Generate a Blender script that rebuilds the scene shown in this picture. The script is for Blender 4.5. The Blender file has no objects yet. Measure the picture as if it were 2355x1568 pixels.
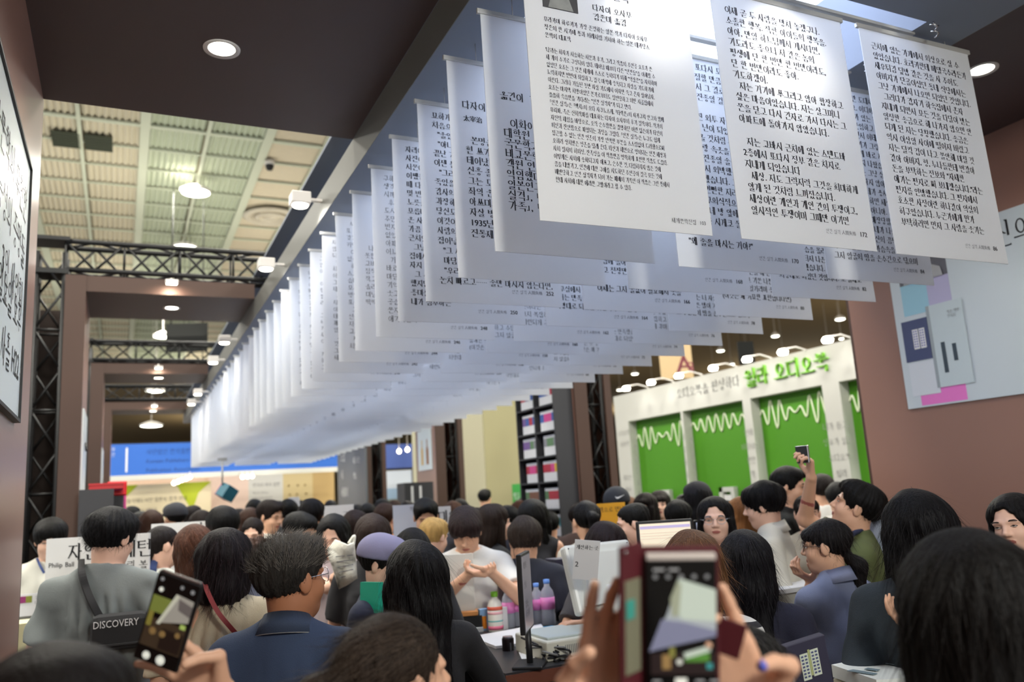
import bpy, bmesh, math, random
import numpy as np
from mathutils import Vector, Matrix
random.seed(7); np.random.seed(7)
SC = bpy.context.scene
COL = SC.collection
W, H, FPX, CZ = 2355.0, 1568.0, 1890.0, 1.72

# ---------------------------------------------------------------- camera
def _n(v): return v / np.linalg.norm(v)
_d = _n(np.array([275 - W / 2, -(1190 - H / 2), -FPX]))
_u = np.array([-607.0, 10734.0, -FPX]); _u = _n(_u - _d * np.dot(_u, _d))
_r = np.cross(_d, _u)
RC = np.array([_r, _d, _u])                 # world axes expressed in camera axes
def ray(px, py): return RC @ np.array([px - W / 2, -(py - H / 2), -FPX])
def at_depth(px, py, dep): v = ray(px, py) * (dep / FPX); return np.array([v[0], v[1], v[2] + CZ])
def at_y(px, py, Y): v = ray(px, py); v = v * (Y / v[1]); return np.array([v[0], v[1], v[2] + CZ])
def at_x(px, py, X): v = ray(px, py); v = v * (X / v[0]); return np.array([v[0], v[1], v[2] + CZ])
def at_z(px, py, Z): v = ray(px, py); v = v * ((Z - CZ) / v[2]); return np.array([v[0], v[1], v[2] + CZ])
cam = bpy.data.cameras.new('camera'); camo = bpy.data.objects.new('camera', cam); COL.objects.link(camo)
cam.sensor_width = 36.0; cam.lens = FPX / W * 36.0; cam.clip_start = .05; cam.clip_end = 200
M = Matrix([[RC[i][j] for j in range(3)] for i in range(3)]).to_4x4(); M.translation = (0, 0, CZ)
camo.matrix_world = M
cam.dof.use_dof = True; cam.dof.focus_distance = 2.45; cam.dof.aperture_fstop = 2.6
SC.camera = camo
SC.view_settings.view_transform = 'Standard'; SC.view_settings.look = 'None'
SC.view_settings.exposure = 0.22; SC.view_settings.gamma = 1.0; SC.view_settings.use_curve_mapping = False

# ---------------------------------------------------------------- light of the hall
world = bpy.data.worlds.new('hall_air'); SC.world = world; world.use_nodes = True
_b = world.node_tree.nodes['Background']; _b.inputs[0].default_value = (.93, .97, 1.0, 1); _b.inputs[1].default_value = .85
def lamp(kind, name, loc, energy, color=(1, 1, 1), size=.1, size_y=None, aim=None, spot=None, blend=.5):
    l = bpy.data.lights.new(name, kind); l.energy = energy; l.color = color
    if kind == 'AREA':
        l.size = size
        if size_y: l.shape = 'RECTANGLE'; l.size_y = size_y
    else: l.shadow_soft_size = size
    if kind == 'SPOT': l.spot_size = math.radians(spot or 90); l.spot_blend = blend
    o = bpy.data.objects.new(name, l); COL.objects.link(o); o.location = loc
    if aim is not None:
        o.rotation_euler = (Vector(aim) - Vector(loc)).to_track_quat('-Z', 'Y').to_euler()
    return o
for ix, x in enumerate((-6, 0.5, 7, 14)):
    for iy, y in enumerate((-2, 4.5, 11, 18, 25)):
        lamp('AREA', 'high_bay_light', (x, y, CZ + 6.75), 430, (1, .97, .87), 1.6)
for x, y in ((0, 17.5), (5, 20), (0, 26)):
    lamp('AREA', 'ceiling_fill', (x, y, CZ + 3.6), 85, (1, .96, .82), 3.0, aim=(x, y, 20))  # added upward fill without a fixture, brightens the near ceiling
for x, y in ((14, 22), (20, 42), (40, 40), (4, 42), (8, 65), (42, 65), (30, 18)):
    lamp('AREA', 'ceiling_fill', (x, y, CZ + 3.0), 420, (1, .93, .75), 6.0, aim=(x, y, 20))  # more added upward fill, lifts the far ceiling; no lamp hangs here
# ---------------------------------------------------------------- helpers
def lin(c):
    return tuple(((v / 255.) / 12.92 if v / 255. <= .04045 else (((v / 255.) + .055) / 1.055) ** 2.4) for v in c[:3]) + (1,)
MATS = {}
def mat(name, rgb, rough=.6, metal=0, emit=None, es=1, noise=None, bump=None, trans=0, spec=None, coat=0, alpha=None, wave=None):
    """noise=(scale, amount) colour mottling; bump=(scale, strength, (sx,sy,sz))"""
    if name in MATS: return MATS[name]
    m = bpy.data.materials.new(name); m.use_nodes = True; nt = m.node_tree; b = nt.nodes['Principled BSDF']
    c = lin(rgb); b.inputs['Base Color'].default_value = c; b.inputs['Roughness'].default_value = rough; b.inputs['Metallic'].default_value = metal
    if trans: b.inputs['Transmission Weight'].default_value = trans; b.inputs['IOR'].default_value = 1.2
    if spec is not None: b.inputs['Specular IOR Level'].default_value = spec
    if coat: b.inputs['Coat Weight'].default_value = coat
    if emit: b.inputs['Emission Color'].default_value = lin(emit); b.inputs['Emission Strength'].default_value = es
    tc = nt.nodes.new('ShaderNodeTexCoord')
    if noise:
        nz = nt.nodes.new('ShaderNodeTexNoise'); nz.inputs['Scale'].default_value = noise[0]; nz.inputs['Detail'].default_value = 4
        if len(noise) > 2:
            mp = nt.nodes.new('ShaderNodeMapping'); mp.inputs['Scale'].default_value = noise[2]
            nt.links.new(tc.outputs['Object'], mp.inputs[0]); nt.links.new(mp.outputs[0], nz.inputs['Vector'])
        else: nt.links.new(tc.outputs['Object'], nz.inputs['Vector'])
        mx = nt.nodes.new('ShaderNodeMix'); mx.data_type = 'RGBA'
        a = noise[1]
        mx.inputs[6].default_value = tuple(max(0, v * (1 - a)) for v in c[:3]) + (1,)
        mx.inputs[7].default_value = tuple(min(1, v * (1 + a)) for v in c[:3]) + (1,)
        nt.links.new(nz.outputs['Fac'], mx.inputs[0]); nt.links.new(mx.outputs[2], b.inputs['Base Color'])
    if wave:
        wv = nt.nodes.new('ShaderNodeTexWave'); wv.bands_direction = wave[1]; wv.inputs['Scale'].default_value = wave[0]; wv.inputs['Distortion'].default_value = wave[3] if len(wave) > 3 else .6
        cr = nt.nodes.new('ShaderNodeValToRGB'); cr.color_ramp.interpolation = 'CONSTANT'
        cr.color_ramp.elements[0].color = c; cr.color_ramp.elements[1].position = .5; cr.color_ramp.elements[1].color = lin(wave[2])
        nt.links.new(tc.outputs['Object'], wv.inputs[0]); nt.links.new(wv.outputs['Fac'], cr.inputs[0]); nt.links.new(cr.outputs[0], b.inputs['Base Color'])
    if bump:
        nz = nt.nodes.new('ShaderNodeTexNoise'); nz.inputs['Scale'].default_value = bump[0]; nz.inputs['Detail'].default_value = 3
        mp = nt.nodes.new('ShaderNodeMapping'); mp.inputs['Scale'].default_value = bump[2] if len(bump) > 2 else (1, 1, 1)
        nt.links.new(tc.outputs['Object'], mp.inputs[0]); nt.links.new(mp.outputs[0], nz.inputs['Vector'])
        bp = nt.nodes.new('ShaderNodeBump'); bp.inputs['Strength'].default_value = bump[1]; bp.inputs['Distance'].default_value = .01
        nt.links.new(nz.outputs['Fac'], bp.inputs['Height']); nt.links.new(bp.outputs[0], b.inputs['Normal'])
    MATS[name] = m; return m

def link(name, me, parent=None, loc=(0, 0, 0), rot=(0, 0, 0)):
    o = bpy.data.objects.new(name, me); COL.objects.link(o); o.location = loc; o.rotation_euler = rot
    if parent is not None: o.parent = parent
    return o
def empty(name, loc=(0, 0, 0), rot=(0, 0, 0), parent=None):
    return link(name, None, parent, loc, rot)
def tag(o, label=None, cat=None, group=None, kind=None):
    if label: o['label'] = label
    if cat: o['category'] = cat
    if group: o['group'] = group
    if kind: o['kind'] = kind
    return o
class MB:
    """collects shapes into one mesh"""
    def __init__(s): s.v = []; s.f = []; s.m = []; s.sm = []
    def add(s, vs, fs, mi=0, smooth=False):
        o = len(s.v); s.v += [tuple(map(float, v)) for v in vs]; s.f += [tuple(i + o for i in f) for f in fs]
        s.m += [mi] * len(fs); s.sm += [smooth] * len(fs); return s
    def box(s, a, b, mi=0, T=None, bev=0):
        (x0, y0, z0), (x1, y1, z1) = a, b
        x0, x1 = min(x0, x1), max(x0, x1); y0, y1 = min(y0, y1), max(y0, y1); z0, z1 = min(z0, z1), max(z0, z1)
        if bev > 0:
            bm = bmesh.new(); bmesh.ops.create_cube(bm, size=1)
            for v in bm.verts: v.co = ((x0 + x1) / 2 + v.co.x * (x1 - x0), (y0 + y1) / 2 + v.co.y * (y1 - y0), (z0 + z1) / 2 + v.co.z * (z1 - z0))
            bmesh.ops.bevel(bm, geom=bm.edges[:], offset=bev, segments=2, affect='EDGES', profile=.5)
            bm.verts.ensure_lookup_table(); vs = [v.co.copy() for v in bm.verts]; fs = [[v.index for v in f.verts] for f in bm.faces]; bm.free()
        else:
            vs = [Vector((x, y, z)) for x in (x0, x1) for y in (y0, y1) for z in (z0, z1)]
            fs = [(0, 1, 3, 2), (4, 6, 7, 5), (0, 4, 5, 1), (2, 3, 7, 6), (0, 2, 6, 4), (1, 5, 7, 3)]
        if T is not None: vs = [T @ Vector(v) for v in vs]
        return s.add(vs, fs, mi)
    def tube(s, pts, r, n=8, mi=0, smooth=True, caps=True, T=None):
        pts = [Vector(p) for p in pts]; rs = r if isinstance(r, (list, tuple)) else [r] * len(pts)
        vs = []; fs = []
        up = Vector((0, 0, 1))
        prev = None
        for i, p in enumerate(pts):
            d = (pts[min(i + 1, len(pts) - 1)] - pts[max(i - 1, 0)]).normalized()
            if prev is None:
                a = d.cross(up if abs(d.z) < .95 else Vector((1, 0, 0))).normalized()
            else: a = (prev - d * prev.dot(d)).normalized()
            prev = a; b = d.cross(a)
            for k in range(n):
                t = 2 * math.pi * k / n + (math.pi / 4 if n == 4 else 0); vs.append(p + (a * math.cos(t) + b * math.sin(t)) * rs[i])
        for i in range(len(pts) - 1):
            for k in range(n):
                a0 = i * n + k; a1 = i * n + (k + 1) % n; fs.append((a0, a0 + n, a1 + n, a1))
        if caps: fs.append(tuple(range(n))); fs.append(tuple((len(pts) - 1) * n + k for k in reversed(range(n))))
        if T is not None: vs = [T @ Vector(v) for v in vs]
        return s.add(vs, fs, mi, smooth and n > 4)
    def lathe(s, prof, n=20, mi=0, c=(0, 0, 0), smooth=True, T=None):
        vs = []; fs = []
        for (r, z) in prof:
            for k in range(n): t = 2 * math.pi * k / n; vs.append(Vector((c[0] + r * math.cos(t), c[1] + r * math.sin(t), c[2] + z)))
        for i in range(len(prof) - 1):
            for k in range(n):
                a = i * n + k; b = i * n + (k + 1) % n; fs.append((a, b, b + n, a + n))
        if prof[0][0] > 1e-6: fs.append(tuple(reversed(range(n))))
        if prof[-1][0] > 1e-6: fs.append(tuple((len(prof) - 1) * n + k for k in range(n)))
        if T is not None: vs = [T @ v for v in vs]
        return s.add(vs, fs, mi, smooth)
    def prism(s, poly, z0, z1, mi=0, T=None):
        n = len(poly); vs = [Vector((p[0], p[1], z0)) for p in poly] + [Vector((p[0], p[1], z1)) for p in poly]
        fs = [tuple(reversed(range(n))), tuple(range(n, 2 * n))] + [(i, (i + 1) % n, (i + 1) % n + n, i + n) for i in range(n)]
        if T is not None: vs = [T @ v for v in vs]
        return s.add(vs, fs, mi)
    def mesh(s, name, mats):
        me = bpy.data.meshes.new(name); me.from_pydata(s.v, [], s.f)
        if not isinstance(mats, (list, tuple)): mats = [mats]
        for m in mats: me.materials.append(m)
        me.polygons.foreach_set('material_index', s.m); me.polygons.foreach_set('use_smooth', s.sm); me.update(); return me
    def build(s, name, mats, parent=None, loc=(0, 0, 0), rot=(0, 0, 0)):
        return link(name, s.mesh(name, mats), parent, loc, rot)
def box(name, a, b, m, parent=None, bev=0, loc=(0, 0, 0), rot=(0, 0, 0)):
    return MB().box(a, b, bev=bev).build(name, m, parent, loc, rot)

_tc = {}
# Hangul syllables are drawn from their strokes (thick uprights, thin bars, like the printed serif); the few other signs come from the built-in font
def _jamo(j, wide):
    H, Vv, L, O = 'h', 'v', 'l', 'o'
    k = {'ㄱ': [(H, 0, .96, .92)] + ([(L, .92, .95, .30, 0)] if wide else [(Vv, .90, .95, 0)]),
         'ㄴ': [(Vv, .1, 1, .06), (H, .06, 1, .08)], 'ㄷ': [(H, .04, .96, .92), (Vv, .12, .92, .08), (H, .06, 1, .08)],
         'ㄹ': [(H, .04, .94, .94), (Vv, .86, .94, .52), (H, .06, .9, .52), (Vv, .12, .52, .06), (H, .08, 1, .06)],
         'ㅁ': [(Vv, .12, .95, .05), (Vv, .88, .95, .05), (H, .08, .92, .9), (H, .08, .92, .1)],
         'ㅂ': [(Vv, .12, 1, .03), (Vv, .88, 1, .03), (H, .1, .9, .54), (H, .1, .9, .08)],
         'ㅅ': [(L, .52, 1, .0, 0), (L, .46, .66, 1, .02)], 'ㅇ': [(O, .5, .48, .44, .46)],
         'ㅈ': [(H, .02, .98, .93), (L, .54, .92, .0, 0), (L, .46, .56, 1, .02)],
         'ㅊ': [(H, .3, .7, 1.08), (H, .02, .98, .84), (L, .54, .84, .0, 0), (L, .46, .52, 1, .02)],
         'ㅋ': [(H, 0, .96, .94), (H, 0, .84, .5)] + ([(L, .92, .95, .30, 0)] if wide else [(Vv, .90, .95, 0)]),
         'ㅌ': [(H, .04, .96, .96), (H, .08, .94, .52), (Vv, .12, .95, .06), (H, .06, 1, .06)],
         'ㅍ': [(H, .02, .98, .93), (Vv, .3, .93, .08), (Vv, .7, .93, .08), (H, .0, 1, .07)],
         'ㅎ': [(H, .3, .7, 1.1), (H, .04, .96, .84), (O, .5, .34, .36, .34)]}
    return k[j]
_CHO = 'ㄱ ㄱㄱ ㄴ ㄷ ㄷㄷ ㄹ ㅁ ㅂ ㅂㅂ ㅅ ㅅㅅ ㅇ ㅈ ㅈㅈ ㅊ ㅋ ㅌ ㅍ ㅎ'.split()
_JONG = [''] + 'ㄱ ㄱㄱ ㄱㅅ ㄴ ㄴㅈ ㄴㅎ ㄷ ㄹ ㄹㄱ ㄹㅁ ㄹㅂ ㄹㅅ ㄹㅌ ㄹㅍ ㄹㅎ ㅁ ㅂ ㅂㅅ ㅅ ㅅㅅ ㅇ ㅈ ㅊ ㅋ ㅌ ㅍ ㅎ'.split()
_JUNG = 'ㅏ ㅐ ㅑ ㅒ ㅓ ㅔ ㅕ ㅖ ㅗ ㅘ ㅙ ㅚ ㅛ ㅜ ㅝ ㅞ ㅟ ㅠ ㅡ ㅢ ㅣ'.split()
_VERT = {'ㅏ': ('r', 1, 1), 'ㅐ': ('r', 1, 2), 'ㅑ': ('r', 2, 1), 'ㅒ': ('r', 2, 2), 'ㅓ': ('l', 1, 1), 'ㅔ': ('l', 1, 2), 'ㅕ': ('l', 2, 1), 'ㅖ': ('l', 2, 2), 'ㅣ': ('', 0, 1)}
_HORI = {'ㅗ': (1, 1), 'ㅛ': (1, 2), 'ㅜ': (-1, 1), 'ㅠ': (-1, 2), 'ㅡ': (0, 0)}
_MIX = {'ㅘ': ('ㅗ', 'ㅏ'), 'ㅙ': ('ㅗ', 'ㅐ'), 'ㅚ': ('ㅗ', 'ㅣ'), 'ㅝ': ('ㅜ', 'ㅓ'), 'ㅞ': ('ㅜ', 'ㅔ'), 'ㅟ': ('ㅜ', 'ㅣ'), 'ㅢ': ('ㅡ', 'ㅣ')}
def hangul(ch):
    i = ord(ch) - 0xAC00; c, v, f = _CHO[i // 588], _JUNG[i % 588 // 28], _JONG[i % 28]
    st = []; TK, TN = .082, .046
    def put(js, x0, y0, x1, y1, wide):
        n = len(js)
        for q, j in enumerate(js):
            a = x0 + (x1 - x0) * (q / n + (.03 if q else 0)); b = x0 + (x1 - x0) * ((q + 1) / n - (.03 if q < n - 1 else 0))
            for s in _jamo(j, wide):
                X = lambda u: a + (b - a) * u; Y = lambda u: y0 + (y1 - y0) * u
                if s[0] == 'h': st.append(('h', X(s[1]), X(s[2]), Y(s[3])))
                elif s[0] == 'v': st.append(('v', X(s[1]), Y(s[2]), Y(s[3])))
                elif s[0] == 'l': st.append(('l', X(s[1]), Y(s[2]), X(s[3]), Y(s[4])))
                else: st.append(('o', X(s[1]), Y(s[2]), (b - a) * s[3], (y1 - y0) * s[4]))
    top = .80; low = .30 if f else -.08
    def vert(k, xr):
        d, nt, nb = k; yt, yb = top + .05, (.26 if f else -.12)
        ym = (yt + yb) / 2 + .03
        xs = [xr] if nb == 1 else [xr - .14, xr + .03]
        for x in xs: st.append(('v', x, yt, yb))
        for q in range(nt):
            y = ym if nt == 1 else ym + (.08 if q else -.08)
            if d == 'r': st.append(('h', xs[0], xs[0] + (.15 if nb == 1 else .15), y))
            else: st.append(('h', xs[0] - .15, xs[0], y))
    if v in _VERT:
        k = _VERT[v]; xr = .66 if k[0] == 'r' and k[2] == 1 else .74
        x1 = (xr - .10 if k[2] == 1 else xr - .22) - (.13 if k[0] == 'l' else 0)
        put(c, .05, low + (.04 if f else .1), x1, top - .04, True); vert(k, xr)
    elif v in _HORI:
        d, n = _HORI[v]; yh = low + (.06 if d >= 0 else .17) if f else (.02 if d >= 0 else .16)
        put(c, .20, yh + (.17 if d > 0 else .09), .72, top - .02, False)
        st.append(('h', .02, .90, yh)); L = .14 if f else .22
        for q in range(n):
            x = .46 if n == 1 else (.34 if q == 0 else .58)
            st.append(('v', x, yh + (.15 if d > 0 else 0), yh - (0 if d > 0 else L)))
    else:
        hv, vv = _MIX[v]; d, n = _HORI[hv]; yh = low + (.05 if d >= 0 else .12) if f else (.10 if d >= 0 else .18)
        put(c, .08, yh + (.15 if d > 0 else .08), .50, top - .02, False); st.append(('h', .0, .60, yh))
        if d: st.append(('v', .30, yh + (.13 if d > 0 else 0), yh - (0 if d > 0 else .16)))
        vert(_VERT[vv], .76 if _VERT[vv][0] != 'r' else .71)
    if f: put(f, .20, -.12, .80, .17, False)
    V = []; T = []
    def quad(p): n = len(V); V.extend(p); T.extend([(n, n + 1, n + 2), (n, n + 2, n + 3)])
    for s in st:
        if s[0] == 'h': _, a, b, y = s; quad([(a, y - TN / 2), (b, y - TN / 2), (b, y + TN / 2), (a, y + TN / 2)]); quad([(b - .05, y - TN / 2), (b + .01, y - TN / 2), (b - .01, y + TN * 1.1), (b - .03, y + TN * 1.1)])
        elif s[0] == 'v': _, x, a, b = s; quad([(x - TK / 2, b), (x + TK / 2, b), (x + TK / 2, a), (x - TK / 2, a - .01)]); quad([(x - TK * .9, a - .03), (x, a - .05), (x + TK / 2, a), (x - TK * .9, a + .02)])
        elif s[0] == 'l':
            _, x0, y0, x1, y1 = s; r = x1 > x0; w0, w1 = (.03, .05) if r else (.045, .018)
            xm, ym = (x0 + x1) / 2 + (.02 if r else .03), (y0 + y1) / 2 - (.01 if r else .04)
            quad([(x0 - w0, y0), (x0 + w0, y0), (xm + .038, ym), (xm - .038, ym)]); quad([(xm - .038, ym), (xm + .038, ym), (x1 + w1, y1), (x1 - w1, y1)])
        else:
            _, cx, cy, rx, ry = s; n = len(V); N = 14; rx = min(rx, ry * 1.25)
            for q in range(N):
                t = 2 * math.pi * q / N; V.append((cx + rx * math.cos(t), cy + ry * math.sin(t))); V.append((cx + (rx - .066) * math.cos(t), cy + (ry - .046) * math.sin(t)))
            for q in range(N): a = n + 2 * q; b = n + 2 * ((q + 1) % N); T.extend([(a, b, b + 1), (a, b + 1, a + 1)])
    return np.array(V, float), np.array(T)
def _font_lines(lines):
    c = bpy.data.curves.new('printed_text', 'FONT'); c.body = '\n'.join(lines); c.size = 1; c.resolution_u = 2; c.space_line = 3
    o = bpy.data.objects.new('t', c); me = bpy.data.meshes.new_from_object(o); bpy.data.objects.remove(o); bpy.data.curves.remove(c)
    co = np.empty(len(me.vertices) * 3, 'f'); me.vertices.foreach_get('co', co); co = co.reshape(-1, 3)
    me.calc_loop_triangles(); tr = np.empty(len(me.loop_triangles) * 3, 'i'); me.loop_triangles.foreach_get('vertices', tr); bpy.data.meshes.remove(me)
    return co[:, :2].astype(float), tr.reshape(-1, 3)
CH = list("!\"'(),-.:?~0123456789ABCDEFGHIJKLMNOPQRSTUVWXYZabcdefghijklmnopqrstuvwxyz_|+&/太宰治人間失格")
_co, _tr = _font_lines(CH); _cb, _ = _font_lines([ch + '|' for ch in CH] + ['|', ' |'])
_step = 3.0
_cb_y = np.round(-(_cb[:, 1] - .3) / _step).astype(int); _co_y = np.round(-(_co[:, 1] - .3) / _step).astype(int)
_adv = np.array([(_cb[_cb_y == i, 0].max() if (_cb_y == i).any() else 0) for i in range(len(CH) + 2)])
_bar = _adv[len(CH)]; ADVD = {ch: _adv[i] - _bar for i, ch in enumerate(CH)}; ADVD[' '] = .34; ADVD['…'] = .8; ADVD['『'] = ADVD['』'] = .45
GLD = {}
_ty = _co_y[_tr[:, 0]]
for i, ch in enumerate(CH):
    iv = np.flatnonzero(_co_y == i); v = _co[iv].copy(); v[:, 1] += _step * i; mp = {a: b for b, a in enumerate(iv)}
    GLD[ch] = (v, np.array([[mp[q] for q in t] for t in _tr[_ty == i]]))
def _q(*r):
    V = []; T = []
    for (a, b, c, d) in r: n = len(V); V += [(a, b), (c, b), (c, d), (a, d)]; T += [(n, n + 1, n + 2), (n, n + 2, n + 3)]
    return np.array(V, float), np.array(T)
GLD['『'] = _q((.2, .3, .26, .8), (.2, .74, .42, .8)); GLD['』'] = _q((.2, 0, .26, .5), (.04, 0, .26, .06)); GLD['…'] = _q((.1, .3, .17, .37), (.36, .3, .43, .37), (.62, .3, .69, .37))
class _G(dict):
    def __missing__(s, ch):
        if 0xAC00 <= ord(ch) <= 0xD7A3: s[ch] = hangul(ch); return s[ch]
        return GLD.get(ch, (np.zeros((0, 2)), np.zeros((0, 3), int)))
class _A(dict):
    def __missing__(s, ch): return .93 if 0xAC00 <= ord(ch) <= 0xD7A3 else ADVD.get(ch, .5)
    def get(s, ch, d=None): return s[ch]
GL = _G(); ADV = _A()
def tri_mesh(name, P, T3, m):
    me = bpy.data.meshes.new(name); nv, nf = len(P), len(T3)
    me.vertices.add(nv); me.vertices.foreach_set('co', P.astype('f').ravel()); me.loops.add(nf * 3); me.loops.foreach_set('vertex_index', T3.astype('i').ravel())
    me.polygons.add(nf); me.polygons.foreach_set('loop_start', np.arange(0, nf * 3, 3, dtype='i')); me.materials.append(m); me.update(calc_edges=True); return me
def text_mesh(body, size, m, pitch=None, align='LEFT', strike=0, ext=0, condense=1.0):
    key = (body, size, m.name, pitch, align, strike, ext, condense)
    if key in _tc: return _tc[key]
    pitch = pitch or size * 1.3; VS = []; TS = []; n = 0
    for li, line in enumerate(body.split('\n')):
        wd = sum(ADV.get(ch, .5) for ch in line) * size * condense
        x = {'LEFT': 0, 'CENTER': -wd / 2, 'RIGHT': -wd}[align]
        for ch in line:
            if ch != ' ' and len(GL[ch][0]):
                v, t = GL[ch]
                q = np.stack([x + v[:, 0] * size * condense, np.zeros(len(v)), v[:, 1] * size - li * pitch], 1)
                VS.append(q); TS.append(t + n); n += len(v)
                if strike: VS.append(q + np.array([strike, 0, 0])); TS.append(t + n); n += len(v)
            x += ADV.get(ch, .5) * size * condense
    P = np.concatenate(VS); T3 = np.concatenate(TS)
    if ext:
        nv = len(P); e = np.sort(np.concatenate([T3[:, [0, 1]], T3[:, [1, 2]], T3[:, [2, 0]]]), 1)
        u, cn = np.unique(e, axis=0, return_counts=True); bd = u[cn == 1]
        T3 = np.concatenate([T3, T3[:, ::-1] + nv, np.stack([bd[:, 0], bd[:, 1], bd[:, 1] + nv], 1), np.stack([bd[:, 0], bd[:, 1] + nv, bd[:, 0] + nv], 1)]); P = np.concatenate([P, P + np.array([0, ext, 0])])
    me2 = tri_mesh('printed_text', P, T3, m)
    _tc[key] = me2
    return me2
def text(body, size, m, parent, loc, rot=(0, 0, 0), name='lettering', **k):
    return link(name, text_mesh(body, size, m, **k), parent, loc, rot)

# ---------------------------------------------------------------- materials of the place
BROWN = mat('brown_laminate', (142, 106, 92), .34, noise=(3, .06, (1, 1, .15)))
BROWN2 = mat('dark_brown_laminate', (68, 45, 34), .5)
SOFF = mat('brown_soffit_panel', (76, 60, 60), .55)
BEAM = mat('grey_beam_paint', (104, 104, 100), .5)
CANO = mat('slate_canopy_paint', (116, 124, 138), .6)
BLACK = mat('black_steel', (15, 15, 16), .5)
BLK = mat('black_plastic', (24, 24, 26), .45)
DKG = mat('charcoal_board', (52, 52, 56), .6)
WHITE = mat('white_board', (226, 226, 226), .5)
PAPER = mat('banner_sheet', (238, 238, 236), .45)
_nt = PAPER.node_tree; _tl = _nt.nodes.new('ShaderNodeBsdfTranslucent'); _tl.inputs[0].default_value = (.80, .84, .92, 1); _mx = _nt.nodes.new('ShaderNodeMixShader'); _mx.inputs[0].default_value = .42
_nt.links.new(_nt.nodes['Principled BSDF'].outputs[0], _mx.inputs[1]); _nt.links.new(_tl.outputs[0], _mx.inputs[2]); _nt.links.new(_mx.outputs[0], _nt.nodes['Material Output'].inputs[0])
INK = mat('black_ink', (28, 28, 34), .7)
GREY = mat('grey_ink', (105, 105, 112), .7)
CLIP = mat('aluminium_rail', (190, 190, 186), .4, metal=.4)
CHROME = mat('chrome_steel', (200, 200, 200), .25, metal=1)
LENS = mat('lamp_lens', (255, 250, 240), .4, emit=(255, 246, 228), es=14)
RIM = mat('white_lamp_rim', (225, 220, 215), .4)
# ================================================================ SETTING
g = lambda n, a, b, m, lab=None: tag(box(n, a, b, m), lab, kind='structure')
FLOOR = mat('grey_carpet_floor', (96, 92, 88), .9, noise=(30, .15), bump=(200, .3))
g('floor', (-16, -8, -.05), (80, 90, 0), FLOOR)
CEILM = mat('ceiling_tile_cream', (212, 204, 182), .8)
CEILG = mat('ceiling_tile_green', (192, 200, 178), .8)
CEILF = mat('ceiling_tile_flat', (214, 202, 178), .8, noise=(8, .06))
CEILD = mat('hall_ceiling_far', (150, 128, 92), .85, noise=(2, .12, (.3, 4, 1)))
RIB = mat('ceiling_grid_paint', (205, 210, 190), .7)
HZ = CZ + 7.0
ceil = g('ceiling', (-16, -8, HZ + .16), (80, 90, HZ + .3), CEILD)
# corrugated tiles between the grid rails, each tile its own piece
def corr_tile(w, d, n=9):
    vs = []; fs = []
    for i in range(n * 2 + 1):
        x = -w / 2 + w * i / (n * 2); z = .0 if i % 2 else .05
        vs += [(x, -d / 2, z), (x, d / 2, z)]
    for i in range(n * 2): a = i * 2; fs.append((a, a + 1, a + 3, a + 2))
    return vs, fs
TW, TD = 1.085, 1.05
vs, fs = corr_tile(TW - .1, TD - .05)
tmesh = {}
for k, m in (('c', CEILM), ('g', CEILG)):
    mb = MB(); mb.add(vs, fs); tmesh[k] = mb.mesh('ceiling_tile', m)
tmesh['f'] = MB().box((-TW / 2 + .03, -TD / 2 + .03, .02), (TW / 2 - .03, TD / 2 - .03, .06)).mesh('ceiling_tile', CEILF)
rails = MB(); thick = MB()
X0, Y0 = -3.0, 13.3
NX, NY = 8, 28
for i in range(NX):
    for j in range(NY):
        x = X0 + TW * (i + .5); y = Y0 + TD * (j + .5)
        k = 'c' if x < .3 else ('g' if x < 2.45 else 'f')
        link('ceiling_tile', tmesh[k], ceil, (x, y, HZ + .02))
for i in range(NX + 1):
    w = .085 if i % 2 == 1 else .035
    link('ceiling_rail', MB().box((-w, Y0, -.03), (w, Y0 + TD * NY, .02)).mesh('ceiling_rail', RIB), ceil, (X0 + TW * i, 0, HZ))
for j in range(NY + 1):
    w = .05 if j in (2,) else .022
    link('ceiling_rail', MB().box((X0, -w, -.015), (X0 + TW * NX, w, .02)).mesh('ceiling_rail', RIB), ceil, (0, Y0 + TD * j, HZ))
# air grille, two dark panels
GR = mat('vent_grille_dark', (70, 76, 60), .7)
vent = empty('air_vent', (-.8, 16.4, HZ)); tag(vent, 'dark rectangular louvred grille in the corrugated hall ceiling', 'vent')
for sx in (-1, 1):
    mb = MB(); mb.box((-.24, -.34, -.02), (.24, .34, -.005))
    for k in range(9): mb.box((-.24, -.34 + k * .08, -.035), (.24, -.31 + k * .08, -.02))
    mb.build('grille', GR, vent, (sx * .27, 0, 0))
# round diffuser
dif = empty('ceiling_diffuser', (3.15, 19.6, HZ)); tag(dif, 'large round ringed air diffuser on the flat cream ceiling tiles', 'diffuser')
DW = mat('diffuser_enamel', (205, 196, 178), .5)
MB().lathe([(.62, -.02), (.66, -.05), (.60, -.09), (.50, -.10), (.46, -.05), (.46, 0)], 40).build('outer_ring', DW, dif)
MB().lathe([(.36, -.03), (.38, -.09), (.30, -.13), (.26, -.05)], 36).build('inner_ring', DW, dif)
MB().lathe([(0.001, -.12), (.13, -.12), (.2, -.06), (.2, 0)], 30).build('centre_cone', DW, dif)
MB().lathe([(.001, -.012), (.6, -.012), (.6, 0)], 36).build('dark_throat', GR, dif)
spk = empty('ceiling_camera', tuple(at_z(620, 380, HZ - .1))); tag(spk, 'small black dome camera on the hall ceiling', 'camera')
MB().lathe([(.001, -.12), (.06, -.1), (.085, -.03), (.085, .1)], 20).build('dome', BLK, spk)
MB().lathe([(.1, -.0), (.1, .1)], 20).build('base_ring', RIM, spk)
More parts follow.
